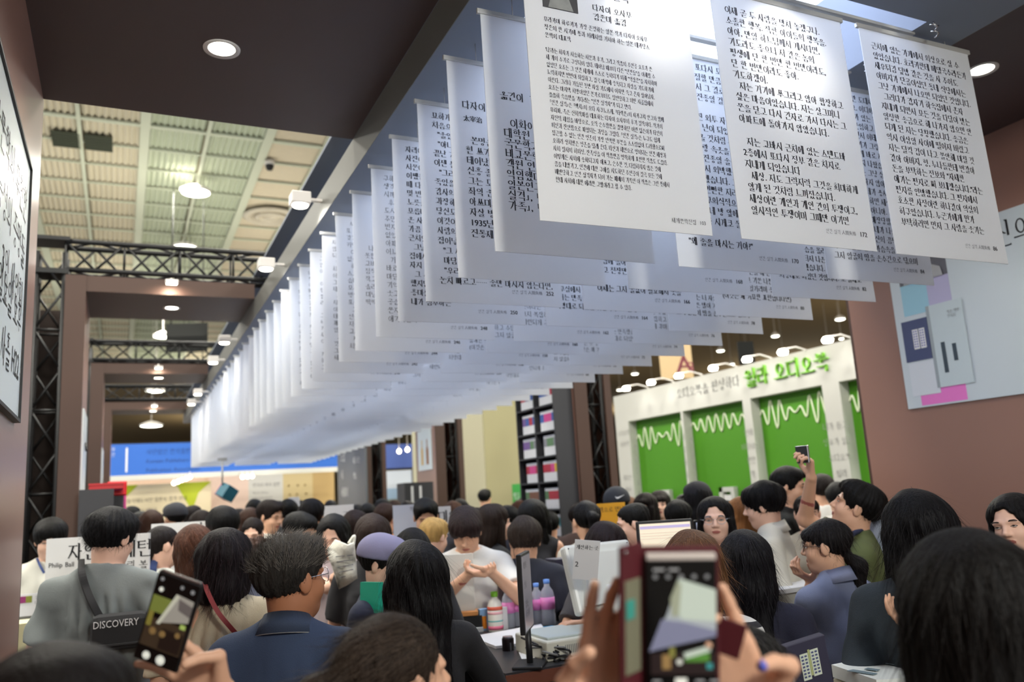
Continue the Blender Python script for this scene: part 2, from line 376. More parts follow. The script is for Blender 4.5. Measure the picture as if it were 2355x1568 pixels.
# pendant high bay lamps seen in the gaps
HB = mat('high_bay_glass', (255, 255, 240), .4, emit=(255, 255, 235), es=9)
def highbay(px, py, z, lab, r=.3):
    p = at_z(px, py, z); e = empty('high_bay_lamp', tuple(p)); tag(e, lab, 'ceiling lamp', 'high bay lamps of the hall')
    MB().lathe([(r, -.02), (r * 1.04, .03), (r * .5, .12), (.03, .16), (.008, .17), (.008, HZ + .16 - z)], 20).build('reflector', RIM, e)
    MB().lathe([(.001, -.05), (r * .6, -.045), (r * .97, -.018), (r * .97, 0)], 20).build('lens', HB, e)
highbay(450, 441, HZ - .35, 'round glowing hall lamp, nearer of the two in the ceiling opening')
highbay(425, 568, HZ - .35, 'round glowing hall lamp just above the first black truss')
highbay(375, 773, HZ - 2.0, 'round hall lamp beside the dark screen in the second opening', .26)
highbay(357, 898, HZ - 3, 'faint round hall lamp in the third ceiling opening', .3)
highbay(348, 978, HZ - 4, 'distant round hall lamp above the blue banner wall', .36)
for i, (px, py, r) in enumerate(((1783, 772, .16), (1932, 733, .18), (1657, 806, .17), (1903, 781, .2), (1718, 825, .22), (1800, 809, .17), (1460, 859, .18), (1682, 837, .16), (1640, 845, .18), (1561, 864, .2), (1500, 880, .2), (1426, 896, .2), (1935, 778, .1), (1620, 806, .02))):
    if r < .05: continue
    highbay(px, py, HZ - 1.4, ['small oval hall lamp over the green booth, near its right end', 'oval hall lamp beside the brown wall edge', 'oval hall lamp left of the dark hanging screen', 'bright oval lamp hanging above the top edge of the green booth, right', 'bright oval lamp in front of the dark hanging screen', 'oval lamp above the booth to the right of the screen', 'oval hall lamp left of the cream hanging sign', 'dim oval lamp at the foot of the dark screen', 'bright oval lamp between the cream sign and dark screen', 'bright oval lamp under the cream hanging sign', 'faint lamp at the left part of the booth top edge', 'faint lamp at the booth top left corner', 'small lamp half behind the booth top at the brown wall', ''][i], r)
# far hall walls
HW = mat('hall_wall_beige', (158, 142, 108), .85, noise=(1.2, .08, (1, 1, .3)))
g('wall_far', (-16, 89, 0), (80, 89.2, HZ + .3), HW)
g('wall_right', (79.8, -8, 0), (80, 89, HZ + .3), HW)

# ================================================================ BOOTH: portals
ZS = CZ + 1.816; ZB = CZ + 1.647; XB = 1.03
ROWY_ = [1.93, 2.24, 2.55] + [2.90 + .345 * k for k in range(35)]
PORT = [(-1.6, 3.85, -.345, 4.35), (7.3, 8.27, -.29, 4.17), (11.57, 12.43, -.225, 4.2), (15.6, 16.35, -.165, 4.2)]
nums = ['nearest', 'second', 'third', 'farthest']
def downlight(name_parent, loc, r=.055, pw=34):
    e = empty('downlight', loc)
    MB().lathe([(r * .72, -.001), (r, -.006), (r * 1.02, 0), (r, .01)], 28).build('rim', RIM, e)
    MB().lathe([(.001, -.002), (r * .74, -.002), (r * .74, .008)], 28).build('lens', LENS, e)
    lamp('SPOT', 'downlight_beam', (loc[0], loc[1], loc[2] - .02), pw, (1, .93, .84), .05, aim=(loc[0], loc[1], 0), spot=150, blend=.9)
    return e
def truss(name, p0, p1, w, h, nseg, parent, r=.022):
    """box truss from p0 to p1: four chords as parts, braces joined per face"""
    p0 = Vector(p0); p1 = Vector(p1); d = (p1 - p0).normalized(); L = (p1 - p0).length
    up = Vector((0, 0, 1)) if abs(d.z) < .9 else Vector((1, 0, 0)); a = d.cross(up).normalized() * w / 2; b = a.normalized().cross(d) * h / 2
    cs = [(1, 1), (1, -1), (-1, -1), (-1, 1)]
    for s, t in cs: MB().tube([p0 + a * s + b * t, p1 + a * s + b * t], r, 8).build('chord', BLACK, parent)
    for q in range(4):
        (s0, t0), (s1, t1) = cs[q], cs[(q + 1) % 4]
        for i in range(nseg):
            u0 = p0 + d * L * i / nseg; u1 = p0 + d * L * (i + 1) / nseg
            A, B = (a * s0 + b * t0, a * s1 + b * t1) if i % 2 == 0 else (a * s1 + b * t1, a * s0 + b * t0)
            mb = MB(); mb.tube([u0 + A, u1 + B], r * .5, 5)
            if i % 2 == 0: mb.tube([u0 + A, u0 + B], r * .45, 5)
            mb.build('brace', BLACK, parent)
for i, (y0, y1, xl, xr) in enumerate(PORT):
    e = empty('display_portal', (xl, y0, 0)); tag(e, {0: 'brown panelled portal overhead, nearest the viewer, with posters on its inner sides', 1: 'brown portal frame, second along the aisle, with the long bookcase on its right leg', 2: 'brown portal frame, third along the aisle, with a bottle poster on its right leg', 3: 'brown portal frame at the far end before the blue banner wall'}[i], 'portal', 'brown portals over the booth')
    def pb(n, a, b, m): return box(n, (a[0] - xl, a[1] - y0, a[2]), (b[0] - xl, b[1] - y0, b[2]), m, e)
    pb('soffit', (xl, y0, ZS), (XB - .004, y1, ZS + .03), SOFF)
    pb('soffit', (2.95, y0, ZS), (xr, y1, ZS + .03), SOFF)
    if i:
        for X_, Xe in ((xl, XB - .004), (2.95, xr)):
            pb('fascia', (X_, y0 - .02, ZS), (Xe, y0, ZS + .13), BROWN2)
    lw = .42
    for s, x in ((-1, xl), (1, xr)):
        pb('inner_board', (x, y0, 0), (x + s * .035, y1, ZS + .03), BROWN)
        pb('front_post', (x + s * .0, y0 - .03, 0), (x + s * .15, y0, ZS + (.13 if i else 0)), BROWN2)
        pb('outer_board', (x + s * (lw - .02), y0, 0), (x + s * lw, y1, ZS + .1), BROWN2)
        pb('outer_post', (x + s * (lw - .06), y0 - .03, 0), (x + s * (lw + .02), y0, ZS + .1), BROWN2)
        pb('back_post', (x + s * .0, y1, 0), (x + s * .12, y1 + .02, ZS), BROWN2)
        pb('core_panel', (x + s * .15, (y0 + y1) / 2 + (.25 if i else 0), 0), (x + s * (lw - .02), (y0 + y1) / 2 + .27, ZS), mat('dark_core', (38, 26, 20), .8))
# truss frames standing with portals 2-4
for i, (y0, y1, xl, xr) in enumerate(PORT):
    if i == 0: continue
    t = empty('truss_frame', (0, 0, 0)); tag(t, {1: 'black steel box truss frame on the second portal, nearest one visible', 2: 'black steel box truss frame on the third portal', 3: 'black steel box truss frame on the farthest portal'}[i], 'truss', 'black truss frames over the aisle')
    yt = y0 + .14; cx = [xl - .26, xr + .26]; zt = ZS + .31
    for cx_ in cx:
        n = {1: 12, 2: 10, 3: 8}[i]
        truss('t', (cx_, yt, 0), (cx_, yt, zt + .02), .2, .2, n, t)
    truss('t', (cx[0] + .1, yt, zt), (cx[1] - .1, yt, zt), .2, .24, {1: 22, 2: 18, 3: 16}[i], t)
    for cx_ in cx:
        for za, zb in ((-.16, -.12), (.12, .15)): MB().box((cx_ - .13, yt - .13, zt + za), (cx_ + .13, yt + .13, zt + zb)).build('corner_plate', BLACK, t)
# canopy with its light opening: left beam, right beam, cross panels
can = empty('canopy_beam', (XB, -1.5, ZB)); tag(can, 'long slate grey canopy beam that carries the hanging page banners', 'canopy')
def cb(n, a, b, m): return box(n, (a[0] - XB, a[1] + 1.5, a[2] - ZB), (b[0] - XB, b[1] + 1.5, b[2] - ZB), m, can)
cb('side_face', (XB - .003, -1.5, ZB), (XB, 16.4, ZS), BEAM)
XO0, XO1, XR_ = 1.25, 2.70, 2.95
cb('bottom_panel', (XB, -1.5, ZB), (XO0, 16.4, ZB + .02), CANO)
cb('bottom_panel', (XO1, -1.5, ZB), (XR_, 16.4, ZB + .02), CANO)
cb('bottom_panel', (XO0, -1.5, ZB), (XO1, 1.85, ZB + .02), CANO); cb('bottom_panel', (XO0, 16.0, ZB), (XO1, 16.4, ZB + .02), CANO)
cb('side_face', (XR_, -1.5, ZB), (XR_ + .003, 16.4, ZS), BEAM)
cb('top_panel', (XB, -1.5, ZS + .22), (XR_, 16.4, ZS + .24), CANO)
for x_ in (XO0 - .02, XO1): cb('opening_lining', (x_, 1.85, ZB + .02), (x_ + .02, 16.0, ZS + .2), CANO)
for y_ in (3.85, 7.3, 8.25, 11.6, 12.45, 15.6): cb('cross_bar', (XO0, y_, ZB + .08), (XO1, y_ + .05, ZS + .18), CANO)
for y_ in ROWY_: cb('hanging_rail', (XO0 - .02, y_ - .012, ZB - .008), (XO1 + .02, y_ + .012, ZB + .004), CLIP)
LBX = mat('light_box_fabric', (235, 238, 245), .6, emit=(216, 229, 255), es=5.6)
for n_, (a_, b_) in enumerate(((1.85, 5.5), (5.5, 9.5), (9.5, 13.0), (13.0, 16.0))):  # boxes behind the front one, and their opening, are added to light rear banners
    lb = empty('light_box', (XO0, a_, ZS + .2)); tag(lb, ['white glowing light box above the front page banners', 'added white glowing light box in the canopy, second from the front', 'added white glowing light box in the canopy, third from the front', 'added white glowing light box in the canopy, farthest from the viewer'][n_], 'light box', 'light boxes in the canopy')
    box('fabric', (.001, .001, 0), (XO1 - XO0 - .001, b_ - a_ - .001, .01), LBX, lb)
    for k in range(1, 3): box('frame_bar', (.0, (b_ - a_) * k / 3, -.02), (XO1 - XO0, (b_ - a_) * k / 3 + .025, -.001), CLIP, lb)
# downlights in the soffits
dl = [(510, 112, 0), (395, 708, 1), (365, 869, 2), (352, 945, 3)]
for (px, py, k) in dl:
    p = at_z(px, py, ZS); e = downlight(None, tuple(p), .07, 62 if k == 0 else 34); tag(e, 'round recessed downlight in the left soffit of the ' + nums[k] + ' portal', 'downlight', 'recessed downlights in the portal soffits')
p = at_z(2258, 160, ZS); tag(downlight(None, tuple(p), .07), 'round recessed downlight in the right soffit beside the last front banner', 'downlight', 'recessed downlights in the portal soffits')
# spotlights clipped to the left beam in the open bays
boxes = [(690, 468, 'nearest'), (612, 615, 'second'), (516, 786, 'third'), (490, 832, 'fourth'), (455, 905, 'fifth'), (440, 928, 'sixth')]
for (px, py, w_) in boxes:
    v = ray(px, py); X_ = XB - .13; Y_ = v[1] * X_ / v[0]; z_ = CZ + v[2] * X_ / v[0]
    e = empty('beam_spotlight', (X_, Y_, z_)); tag(e, 'square white spotlight box on the long left beam, ' + w_ + ' of six', 'spotlight', 'box spotlights on the left beam')
    MB().box((-.055, -.055, -.01), (.055, .055, .06), bev=.006).build('housing', RIM, e)
    MB().lathe([(.001, -.022), (.04, -.02), (.048, -.008), (.048, 0)], 20).build('lens', LENS, e)
    MB().box((.05, -.015, .02), (.13, .015, .035)).build('bracket', RIM, e)
    lamp('SPOT', 'spot_beam', (X_ + .02, Y_, z_ - .04), 9, (1, .97, .93), .03, aim=(X_ + .55, Y_ + .1, z_ - 1.2), spot=165, blend=.8)
# arm lights on the portal fascias
for (px, py, k) in ((395, 652, 1), (365, 847, 2), (355, 934, 3)):
    y_ = PORT[k][0] - .17; v = at_y(px, py, y_)
    e = empty('arm_light', tuple(v)); tag(e, 'white arm spotlight lighting the fascia of the ' + nums[k] + ' portal', 'spotlight', 'arm lights over the portal fascias')
    MB().box((-.05, -.03, 0), (.05, .03, .03), bev=.005).build('head', RIM, e); MB().box((-.04, -.022, -.006), (.04, .022, -.0005)).build('lens', LENS, e)
    MB().tube([(0, .02, .03), (0, .1, .07), (0, .17, .05)], .006, 6).build('arm', RIM, e)
    lamp('SPOT', 'arm_beam', (v[0], v[1], v[2] - .015), 13, (1, .8, .6), .02, aim=(v[0], v[1] + .2, v[2] - .25), spot=150, blend=.8)

# ================================================================ HANGING PAGES
ROWY = [1.93, 2.24, 2.55] + [2.90 + .345 * k for k in range(35)]
COLX = [1.036, 1.737, 2.432]; SW = .594
T172 = """이제 곧 두 사람을 망쳐 놓겠구나.
소촐한 행복. 착한 아이들의 행복을.
아아, 만일 하느님께서 계시다면,
기도라도 좋으니 저 같은 놈의
평생에 단 한 번만 한 번만이라도,
단 한 번만이라도 좋아.
기도하겠어.
  저는 거기에 쭈그리고 앉아 합장하고
싶은 마음이었습니다. 저는 살그머니
문을 닫고 다시 긴자로 가서 다시는 그
아파트에 돌아가지 않았습니다.

  저는 교바시 근처에 있는 스탠드바
2층에서 또다시 정부 같은 처지로
지내게 되었습니다
  세상. 저도 그럭저럭 그것을 희미하게
알게 된 것처럼 느껴졌습니다.
세상이란 개인과 개인 간의 투쟁이고,
일시적인 투쟁이며 그때만 이기면"""
T86 = """근처에 있는 가게에서 외상으로 살 수
있었습니다. 호리키한테 메밀국수라든가
새우튀김 덮밥 같은 것을 사 주어도
아버지가 단골이셨던 동네 식당에서는
그냥 가게에서 나오면 되었던 것입니다.
  그러다가 갑자기 하숙집에서 혼자
지내게 되면서 모든 것을 다달이 받는
일정한 송금으로 해 나가지 않으면 안
되게 된 저는 당황했습니다. 송금은
역시 이삼일 사이에 떨어져 버렸고
저는 덜컥 겁이 나고 불안해 미칠 것
같아 아버지, 형, 누나들한테 번갈아
돈을 부탁하는 전보와 "자세한
얘기는 편지로 써 보내겠습니다."라는
편지를 연발했습니다. 그 편지에서
호소한 사정이란 하나같이 익살의
허구였습니다. 누군가에게 뭔가
부탁하려면 먼저 그 사람을 웃기는"""
T103 = """'나'라는 화자가 서술하는 서문과 후기, 그리고 작품의 주인공 요조가 쓴
세 개의 수기로 구성되어 있다. 태어날 때부터 다른 "인간들"을 이해할 수
없었던 요조는 그 인간 세계에 스스로 동화되기 위해 "익살꾼"을 자처하며
노력하지만 번번이 좌절하고, 결국 마약에 중독되고 자살을 기도하기에
이른다. 그러나 거듭된 동반 자살 기도에서 여자만 죽고 혼자 살아남자,
요조는 마지막 희망이었던 본가로부터도 절연당하고 외딴 시골집에서
쓸쓸히 죽음만을 기다리는 "인간 실격자"가 되고 만다.
『인간 실격』은 『백치』의 오다 사쿠노스케, 『타락론』의 사카구치 안고와 함께
무뢰파, 혹은 신희작파를 대표하는 다자이 오사무의 후기 걸작이다. 작가의
자전적 체험을 바탕으로, 오직 순수함만을 갈망하던 여린 젊은이가 타인의
위선과 잔인함으로 파멸되는 과정을 그렸다. 『인간 실격』은 누구도 쉽게
접근할 수 없는 인간 영혼의 가장 연약한 부분을 스스럼없이 드러냄으로써
오히려 상처받은 영혼을 달래 준다. 타산과 체면으로 영위되는 인간 세상과
사회 질서의 허위성, 잔혹성을 이 작품만큼 명확하게 표현한 작품도 드물다.
어떻게든 사회에 융화되고자 애쓰고, 순수한 것, 더럽혀지지 않은 것에
꿈을 내맡기고, 인간에 대한 구애를 시도하던 주인공이 결국 모든 것에
배반당하고 인간 실격자가 되어 가는 패배의 기록인 이 작품은 그런 뜻에서
현대 사회에 대한 예리한 고발이라고 할 수 있다."""
TL1 = """  이화여자대학교
대학원 일본어교육
국문학과 박사
비교문학 연구소
객원 연구원, 고려
역임했다. 현재
일본연구센터 연구
실격』, 『바람의
가족』, 『해변의"""
TL2 = """  본명은 쓰시마
현 쓰가루
태어났다.
신흥 졸부
그는 도쿄
좌익 운동
아쓰미와
자살 방조
1935년 맹
진통제로"""
TL3 = """묘하게 무서운
처음으로 그
  "울었습니까?"
  "아니요."
끝난 거지요.
이젠 틀렸어.
  "그리고 아마
죽었을지도
감사의 뜻을
과장해서 쓴
당신도 꽤나
이것이 진짜
사람의 신상이라면
집어넣고 싶어
  "그 사람의
  마담이 아무
  "우리가 아는
눈치 빠르고…… 술만 마시지 않는다면,"""
TL4 = """자리에서 일어나
사진이 아니라
서문에 쓴 것처럼
어쨌든 저는 그
때 다시 한번
몇 번씩 되풀이
노릇을 하다가
모릅니까? 그런
온 사람이라면
가끔 이곳에
근처였습니다.
  그날 밤 저는
집에서 잠을
자지 않고 그
  그 수기를 읽고
했지만, 그 후
흥미를 가지고
내가 첨부하는"""
TL5 = """구해서 돌아가는
생각으로 그만
시까지 걸어서
  후나바시라는
도시였습니다.
주민이 아니라
번지수를 몰라
없었다.
아파 와서 쉬고
어느 다방에
  거기 앉아서
바로 십 년 전
마담이었는데
기억해 냈는지
웃고는 인사를
공습으로 불타
문지도 못하고
얘기하면서"""
TL6 = """          후기





  나는 이 수기를
못한다. 그러나
교바시의 스탠드바
점작은 할 수가
작고 마른 체격에
올라간 눈과
미남이라기보다는
딱딱한 느낌이"""
TM1 = """니다. 즉 또다시 모든 것이 그랬던
다 더 기절할 만큼 놀라서 그만
  쏘들러서 그 길로 돌아갔는데
고 나가 진종일 걸어 다녔습니다.
습니다.
서 찢어진 외투 자락을 여미고
은 지 일 년이 되었건만 아직
귀가 나올 것처럼 취해서는
  허리띠랑 속옷을 들고 나가
고 나가 진종일 술을 마시고
  긴자에서 외박했습니다. 그
다 외박했습니다. 그러다가
아무리 뻔뻔한 저라고 해도
마음에 무의식적으로 그만
  시즈코네 방 앞에 와서야
시즈코와 시게코 둘이서
다.
"왜 술을 마시는 거야?\""""
TM2 = """번이 옮긴이의 말을 읽고 난 뒤
그것은 정말로 이상한 일이었다
저의 그림은 누구에게도 보이지
니다. 그러나 그 그림만은 감히
한 적이 없었던 것입니다. 그때
                    ___
샤를 크로 Charles Cros(1842~1888)
삶의 애환을 섬세한 감수성으로 노래했다. 저서로 『그리와"""
TM3 = """저의 그림은 차츰 음울해지고
(저의 그림이라는 것은 말입니다)
신문 음울한 자화상이었습니다.
  그 그림만은 아무한테도 보이지
(저의 그림은 이미 그렇게 되었습
니다.) 그러나 다케이치에게만은
보여 주었던 것입니다. 그래도
역시 이해받지는 못했습니다.
  그러다가 점점 술값이 모자라서
만화를 그리기 시작했습니다.
화집을 뒤적이며 생각했습니다.
  그날 밤도 술을 마셨습니다.
잡지사에 그림을 가져다주고
돌아오는 길에 눈이 내렸습니다.
하숙집에 돌아와서도 잠들지
못하고 천장만 바라보았습니다.

  이제는 그저 술값이 필요해서 붓을"""
TG = ["""그러나 이 세상이란 도대체 무엇일까요.
인간의 복수일까요. 어디에 그 세상
이라는 것의 실체가 있는 것일까요.
  무조건 강하고 준엄하고 무서운 것
이라고만 생각하면서 여태껏 살아
왔습니다만, 호리키가 그렇게 말하자
불현듯 세상이란 게 바로 자네 아니야
라는 말이 혀끝까지 나왔습니다.
  그렇지만 그 말은 그냥 삼켰습니다.
그건 세상이 용납하지 않아.
세상이 아니야. 자네가 용서하지 않는
거겠지. 그런 짓을 하면 세상이 그냥
두지 않아. 세상이 아니야. 자네겠지.
이제 곧 세상에서 매장당할 거야.
  세상이 아니라 자네가 나를 매장하는
거겠지. 너는 너 자신의 끔찍함을 알라
하고 수많은 말이 가슴속을 지나갔지만
그저 얼굴의 땀을 손수건으로 닦으며""",
"""저는 그날 밤 이상하게도 잠이 오지
않아서 밤새도록 이불 속에서 몸을
뒤척였습니다. 창밖에는 비가 내리고
  멀리서 전차가 지나가는 소리만
희미하게 들려왔습니다. 저는 문득
어린 시절 시골집 마당을 떠올리고
그 넓은 방에서 혼자 떨고 있던
제 모습을 보는 듯했습니다.
  부끄럼 많은 생애를 보냈습니다.
저는 인간의 삶이라는 것을 도무지
이해할 수 없습니다. 저는 시골에서
태어났기 때문에 기차를 처음 본 것은
꽤 자라서였습니다. 저는 정거장에
있는 다리를 오르락내리락하면서도
  그것이 선로를 건너기 위해 만들어진
것이라는 것을 깨닫지 못했습니다.
그저 복잡하고 즐거운 놀이터처럼
세련되게 꾸며 놓은 것이라고만""",
"""  서 있는 둥 마는 둥 하다가 결국은
또 과장되고 우스운 몸짓으로
갖가지 얼굴을 지어 보였습니다.
커닝 질문이라도 받은 아이처럼
  이따가 하는 말에 귀를 기울였고
없습니다. 누구에게도 말한 적이
  해괴합니다. 정말로 그렇습니다.
스스로 뱉어 놓은 말이 무서워서
습니다. 그 무렵 저는 학교에서도
모두에게 인기가 있었습니다.
병약한 몸이었으므로 자주 한두 달
또는 한 학기를 쉬기도 했지만
  그래도 성적은 늘 좋았습니다.
선생님은 제 작문을 읽고 웃으셨고
저는 그 뒷모습을 몰래 좇았습니다.
교무실에서 터져 나온 웃음소리에
  저는 만족했습니다. 장난꾸러기로
희망대로 되었던 것입니다. 또 실제로""",
"""나는 그 사나이의 사진을 석 장 본
적이 있다. 한 장은 그의 유년 시절
이라고나 할까, 열 살 전후로 보이는
때의 사진인데, 아이가 여러 여자들에
둘러싸여 정원 연못가에 서 있다.
굵은 줄무늬 하카마를 입고 고개를
삼십 도쯤 왼쪽으로 갸우뚱 기울이고
보기 흉하게 웃고 있다. 보기 흉하게?
  그러나 둔감한 사람들이라면 별로
재미도 없고 아무렇지도 않은 얼굴로
귀여운 도련님이군요 하고 적당히
칭찬해도 아주 빈말로는 들리지 않을
만큼의 귀여움이 없는 것도 아니다.
그러나 조금이라도 아름다움과 추함을
  구별하는 훈련을 해 온 사람이라면
한눈에 아이고 기분 나쁜 아이다 하고
불쾌한 듯 중얼거리며 송충이라도
(이것은 꽤 기묘한 표현입니다만)"""]
EM, PI_ = .0305, .0405
sheet_me = MB().box((0, -.0015, -.83), (SW, .0015, 0)).mesh('banner', PAPER)
sheet0_me = MB().box((0, -.0015, -.885), (SW, .0015, 0)).mesh('banner', PAPER)
clip_me = MB().box((-.012, -.006, -.012), (SW + .012, .006, .006), bev=.002).mesh('top_clip', CLIP)
cord_me = MB().tube([(0, 0, .0), (0, 0, .075)], .0015, 5).mesh('cord', CLIP)
foot_me = text_mesh('인간 실격 人間失格', .0165, GREY)
cols = ['left', 'middle', 'right']
ONES = ['', 'first', 'second', 'third', 'fourth', 'fifth', 'sixth', 'seventh', 'eighth', 'ninth', 'tenth', 'eleventh', 'twelfth', 'thirteenth', 'fourteenth', 'fifteenth', 'sixteenth', 'seventeenth', 'eighteenth', 'nineteenth']
TENS = {2: 'twenty', 3: 'thirty'}
def ordn(k):
    if k < 20: return ONES[k]
    return (TENS[k // 10] + '-' + ONES[k % 10]) if k % 10 else {20: 'twentieth', 30: 'thirtieth'}[k]
for r, Y in enumerate(ROWY):
    zt = CZ + (1.625 if r == 0 else 1.57)
    for c, X in enumerate(COLX):
        num = [None if r < 3 else 252 - 2 * (r - 3), 172 - 2 * r, 86 - 2 * r][c]
        X_ = X + random.uniform(-.006, .006); tilt = random.uniform(-.004, .004)
        b = empty('page_banner', (X_, Y, zt), (random.uniform(-.02, .004), tilt, random.uniform(-.012, .012)))
        if c == 0 and r < 3: lab = ['front white page banner with a small portrait photo and fine print', 'grey page banner about the translator, behind the front left one', 'page banner about the author, third in the left row'][r]
        else: lab = 'white page banner of the %s row, %s from the front, printed page %d' % (cols[c], ordn(r + 1), num)
        tag(b, lab, 'banner', 'hanging book page banners')
        Hs = .885 if r == 0 else .83
        link('sheet', sheet0_me if r == 0 else sheet_me, b)
        link('top_clip', clip_me, b)
        if True:
            for u in (.12, .47): link('cord', cord_me, b, (u, 0, 0)).scale = (1, 1, (ZB - zt) / .075)
        yb = -.0025
        def tx(body, size, u, v, pitch=PI_, n='printed_text', m=INK, st=0): return text(body, size, m, b, (u, yb, v - Hs), name=n, pitch=pitch, strike=st)
        if r > 24 : continue
        st = .0018 if r < 5 else 0
        if c == 0 and r == 0:
            text(T103, .0172, INK, b, (.058, yb, .523 - Hs), name='printed_text', pitch=.0237, strike=.0006, condense=.73)
            text('무라카미 하루키가 가장 존경하는 일본 작가 다자이 오사무\n청춘의 한 시기에 통과 의례처럼 거쳐야 하는 일본 데카당스\n문학의 대표작', .0180, INK, b, (.060, yb, .622 - Hs), name='printed_text', pitch=.0258, strike=.0008, condense=.82)
            tx('다자이 오사무\n김춘미 옮김', .024, .232, .693, .031, st=.0012); tx('인간 실격', .034, .232, .745, st=.0015)
            tx('세계문학전집  103', .0165, .445, .032)
            ph = MB().box((.061, -.004, .668 - Hs), (.18, -.002, .8 - Hs)); ph.build('portrait_print', mat('photo_dark', (66, 66, 70), .5, noise=(14, .5)), b)
            MB().lathe([(.001, -.001), (.026, -.001), (.026, 0)], 20, T=Matrix.Translation((.12, -.0045, .765 - Hs)) @ Matrix.Rotation(math.pi / 2, 4, 'X')).build('portrait_face', mat('photo_pale', (178, 178, 178), .5), b)
            MB().prism([(.078, 0), (.163, 0), (.15, .04), (.132, .055), (.108, .055), (.09, .04)], -.0006, .0006, T=Matrix.Translation((0, -.0045, .669 - Hs)) @ Matrix.Rotation(math.pi / 2, 4, 'X')).build('portrait_collar', mat('photo_grey', (135, 138, 138), .5, noise=(30, .4)), b)
            continue
        if c == 0:
            if r == 1:
                tx('옮긴이  김춘미', .031, .05, .525, st=st); tx(TL1, EM * 1.12, .055, .428, .0355, st=st)
            elif r == 2:
                tx('다자이 오사무', .034, .05, .64, st=st); tx('太宰治', .025, .052, .59, st=st); tx(TL2, EM * 1.03, .055, .505, .039, st=st)
            else:
                body = {3: TL3, 4: TL4, 5: TL5, 6: TL6}.get(r, TG[(r * 3 + 1) % 4]); tx(body, EM, .058, .765, st=st)
        elif c == 1:
            body = {0: T172, 1: TM1, 2: TM2, 3: TM3}.get(r, TG[(r * 3 + 2) % 4]); tx(body, EM, .052, {0: .80, 2: .55}.get(r, .775), {0: .0395}.get(r, PI_), st=st)
        else:
            body = {0: T86, 1: TG[0], 2: TG[2], 3: TG[3]}.get(r, TG[(r * 5) % 4]); tx(body, EM, .048, .80 if r == 0 else .775, PI_, st=st)
        if num:
            link('footer_text', foot_me, b, (.365, yb, .05 - Hs))
            tx(str(num), .024, .52, .048, n='page_number', st=.0012)
        if r == 37: pass
for k, (x_, y_) in enumerate(((2.72, 1.84), (2.72, 2.15), (2.72, 2.46))):
    e = empty('spring_hook', (x_, y_, ZB)); tag(e, ['curly metal spring hook above the front right banner', 'curly metal spring hook seen between the two front banners', 'curly metal spring hook behind the second banner row'][k], 'hook', 'spring hooks under the canopy')
    MB().tube([(.012 * math.cos(t * .9), .012 * math.sin(t * .9), -.004 * t) for t in range(0, 16)], .003, 6).build('spring', CHROME, e)
    MB().tube([(0, 0, 0), (.015, 0, -.02), (.03, .0, -.01)], .003, 6).build('clip', CHROME, e)
# lights that reach the front pages
for k_, (px, py, e_) in enumerate(((1500, 15, 9), (1805, 130, 13))):
    t_ = at_y(px, py, 1.93); x_, y_ = t_[0] - .05, 1.60
    s = empty('page_spotlight', (x_, y_, ZB - .005)); tag(s, 'small spotlight under the canopy aimed at the front page banner on the ' + ('left', 'right')[k_], 'spotlight', 'spotlights on the front pages')
    MB().lathe([(.02, -.05), (.028, -.05), (.03, 0), (.001, 0)], 18).build('housing', RIM, s)
    MB().lathe([(.001, -.047), (.02, -.047), (.02, -.04)], 18).build('lens', LENS, s)
    lamp('SPOT', 'page_beam', (x_, y_, ZB - .07), e_, (1, .97, .92), .02, aim=tuple(t_), spot=75, blend=1)
lamp('AREA', 'aisle_key', (.9, -1.2, 3.35), 92, (1, .98, .9), .5, aim=(2.1, 2.0, 2.7))
# ================================================================ POSTERS AND PRINTS ON THE PORTALS
def flat(pts, X, n, m, parent, base, side=-1, th=.003, off=0):
    """print of thickness th lying on the plane x = X, outline given where it is seen"""
    vs = [at_x(px, py, X) for px, py in pts]; vs = [Vector((X + side * (off), v[1], v[2])) - base for v in vs]
    b = [v + Vector((side * th, 0, 0)) for v in vs]; k = len(vs); mb = MB()
    mb.add(vs + b, [tuple(range(k)), tuple(reversed(range(k, 2 * k)))] + [(i, (i + 1) % k, (i + 1) % k + k, i + k) for i in range(k)])
    return mb.build(n, m, parent)
XR1 = 4.35
pb0 = Vector((XR1, 3.5, 1.9)); po = empty('wall_poster', pb0); tag(po, 'large pale poster with books and a grey portrait on the right brown wall', 'poster')
POSTM = mat('poster_print_pale', (196, 206, 212), .55)
mb = MB(); mb.box((-.012, -2.3, .18), (0, .0, 1.18)); mb.build('board', POSTM, po, (0, 0, 0))
def pbx(n, y0, y1, z0, z1, m, off): return box(n, (-.012 - off, -y1, z0), (-.012 - off + .0015, -y0, z1), m, po)
PG = mat('portrait_grey', (120, 124, 130), .6, noise=(9, .4)); 
pbx('portrait_print', .07, .40, .93, 1.13, mat('portrait_back_grey', (92, 92, 100), .6, noise=(7, .4)), .001)
def pell(n, y, z, ry, rz_, m, off): 
    mb = MB(); mb.lathe([(.001, 0), (1, 0)], 24, T=Matrix.Translation((-.012 - off, -y, z)) @ Matrix.Rotation(-math.pi / 2, 4, 'Y') @ Matrix.Diagonal((rz_, ry, 1, 1))); return mb.build(n, m, po)
pell('portrait_hair', .24, 1.09, .075, .075, mat('print_charcoal', (60, 62, 70), .6), .0030); pell('portrait_face', .235, 1.075, .047, .062, mat('print_light_grey', (186, 188, 190), .6), .0036)
MB().prism([(-.10, .93), (-.37, .93), (-.36, .985), (-.29, 1.02), (-.235, 1.0), (-.18, 1.02), (-.11, .985)], 0, .001, T=Matrix.Translation((-.0165, 0, 0)) @ Matrix(((0, 0, -1, 0), (1, 0, 0, 0), (0, 1, 0, 0), (0, 0, 0, 1)))).build('portrait_shirt', mat('print_mid_grey', (165, 166, 168), .6, noise=(20, .15)), po)
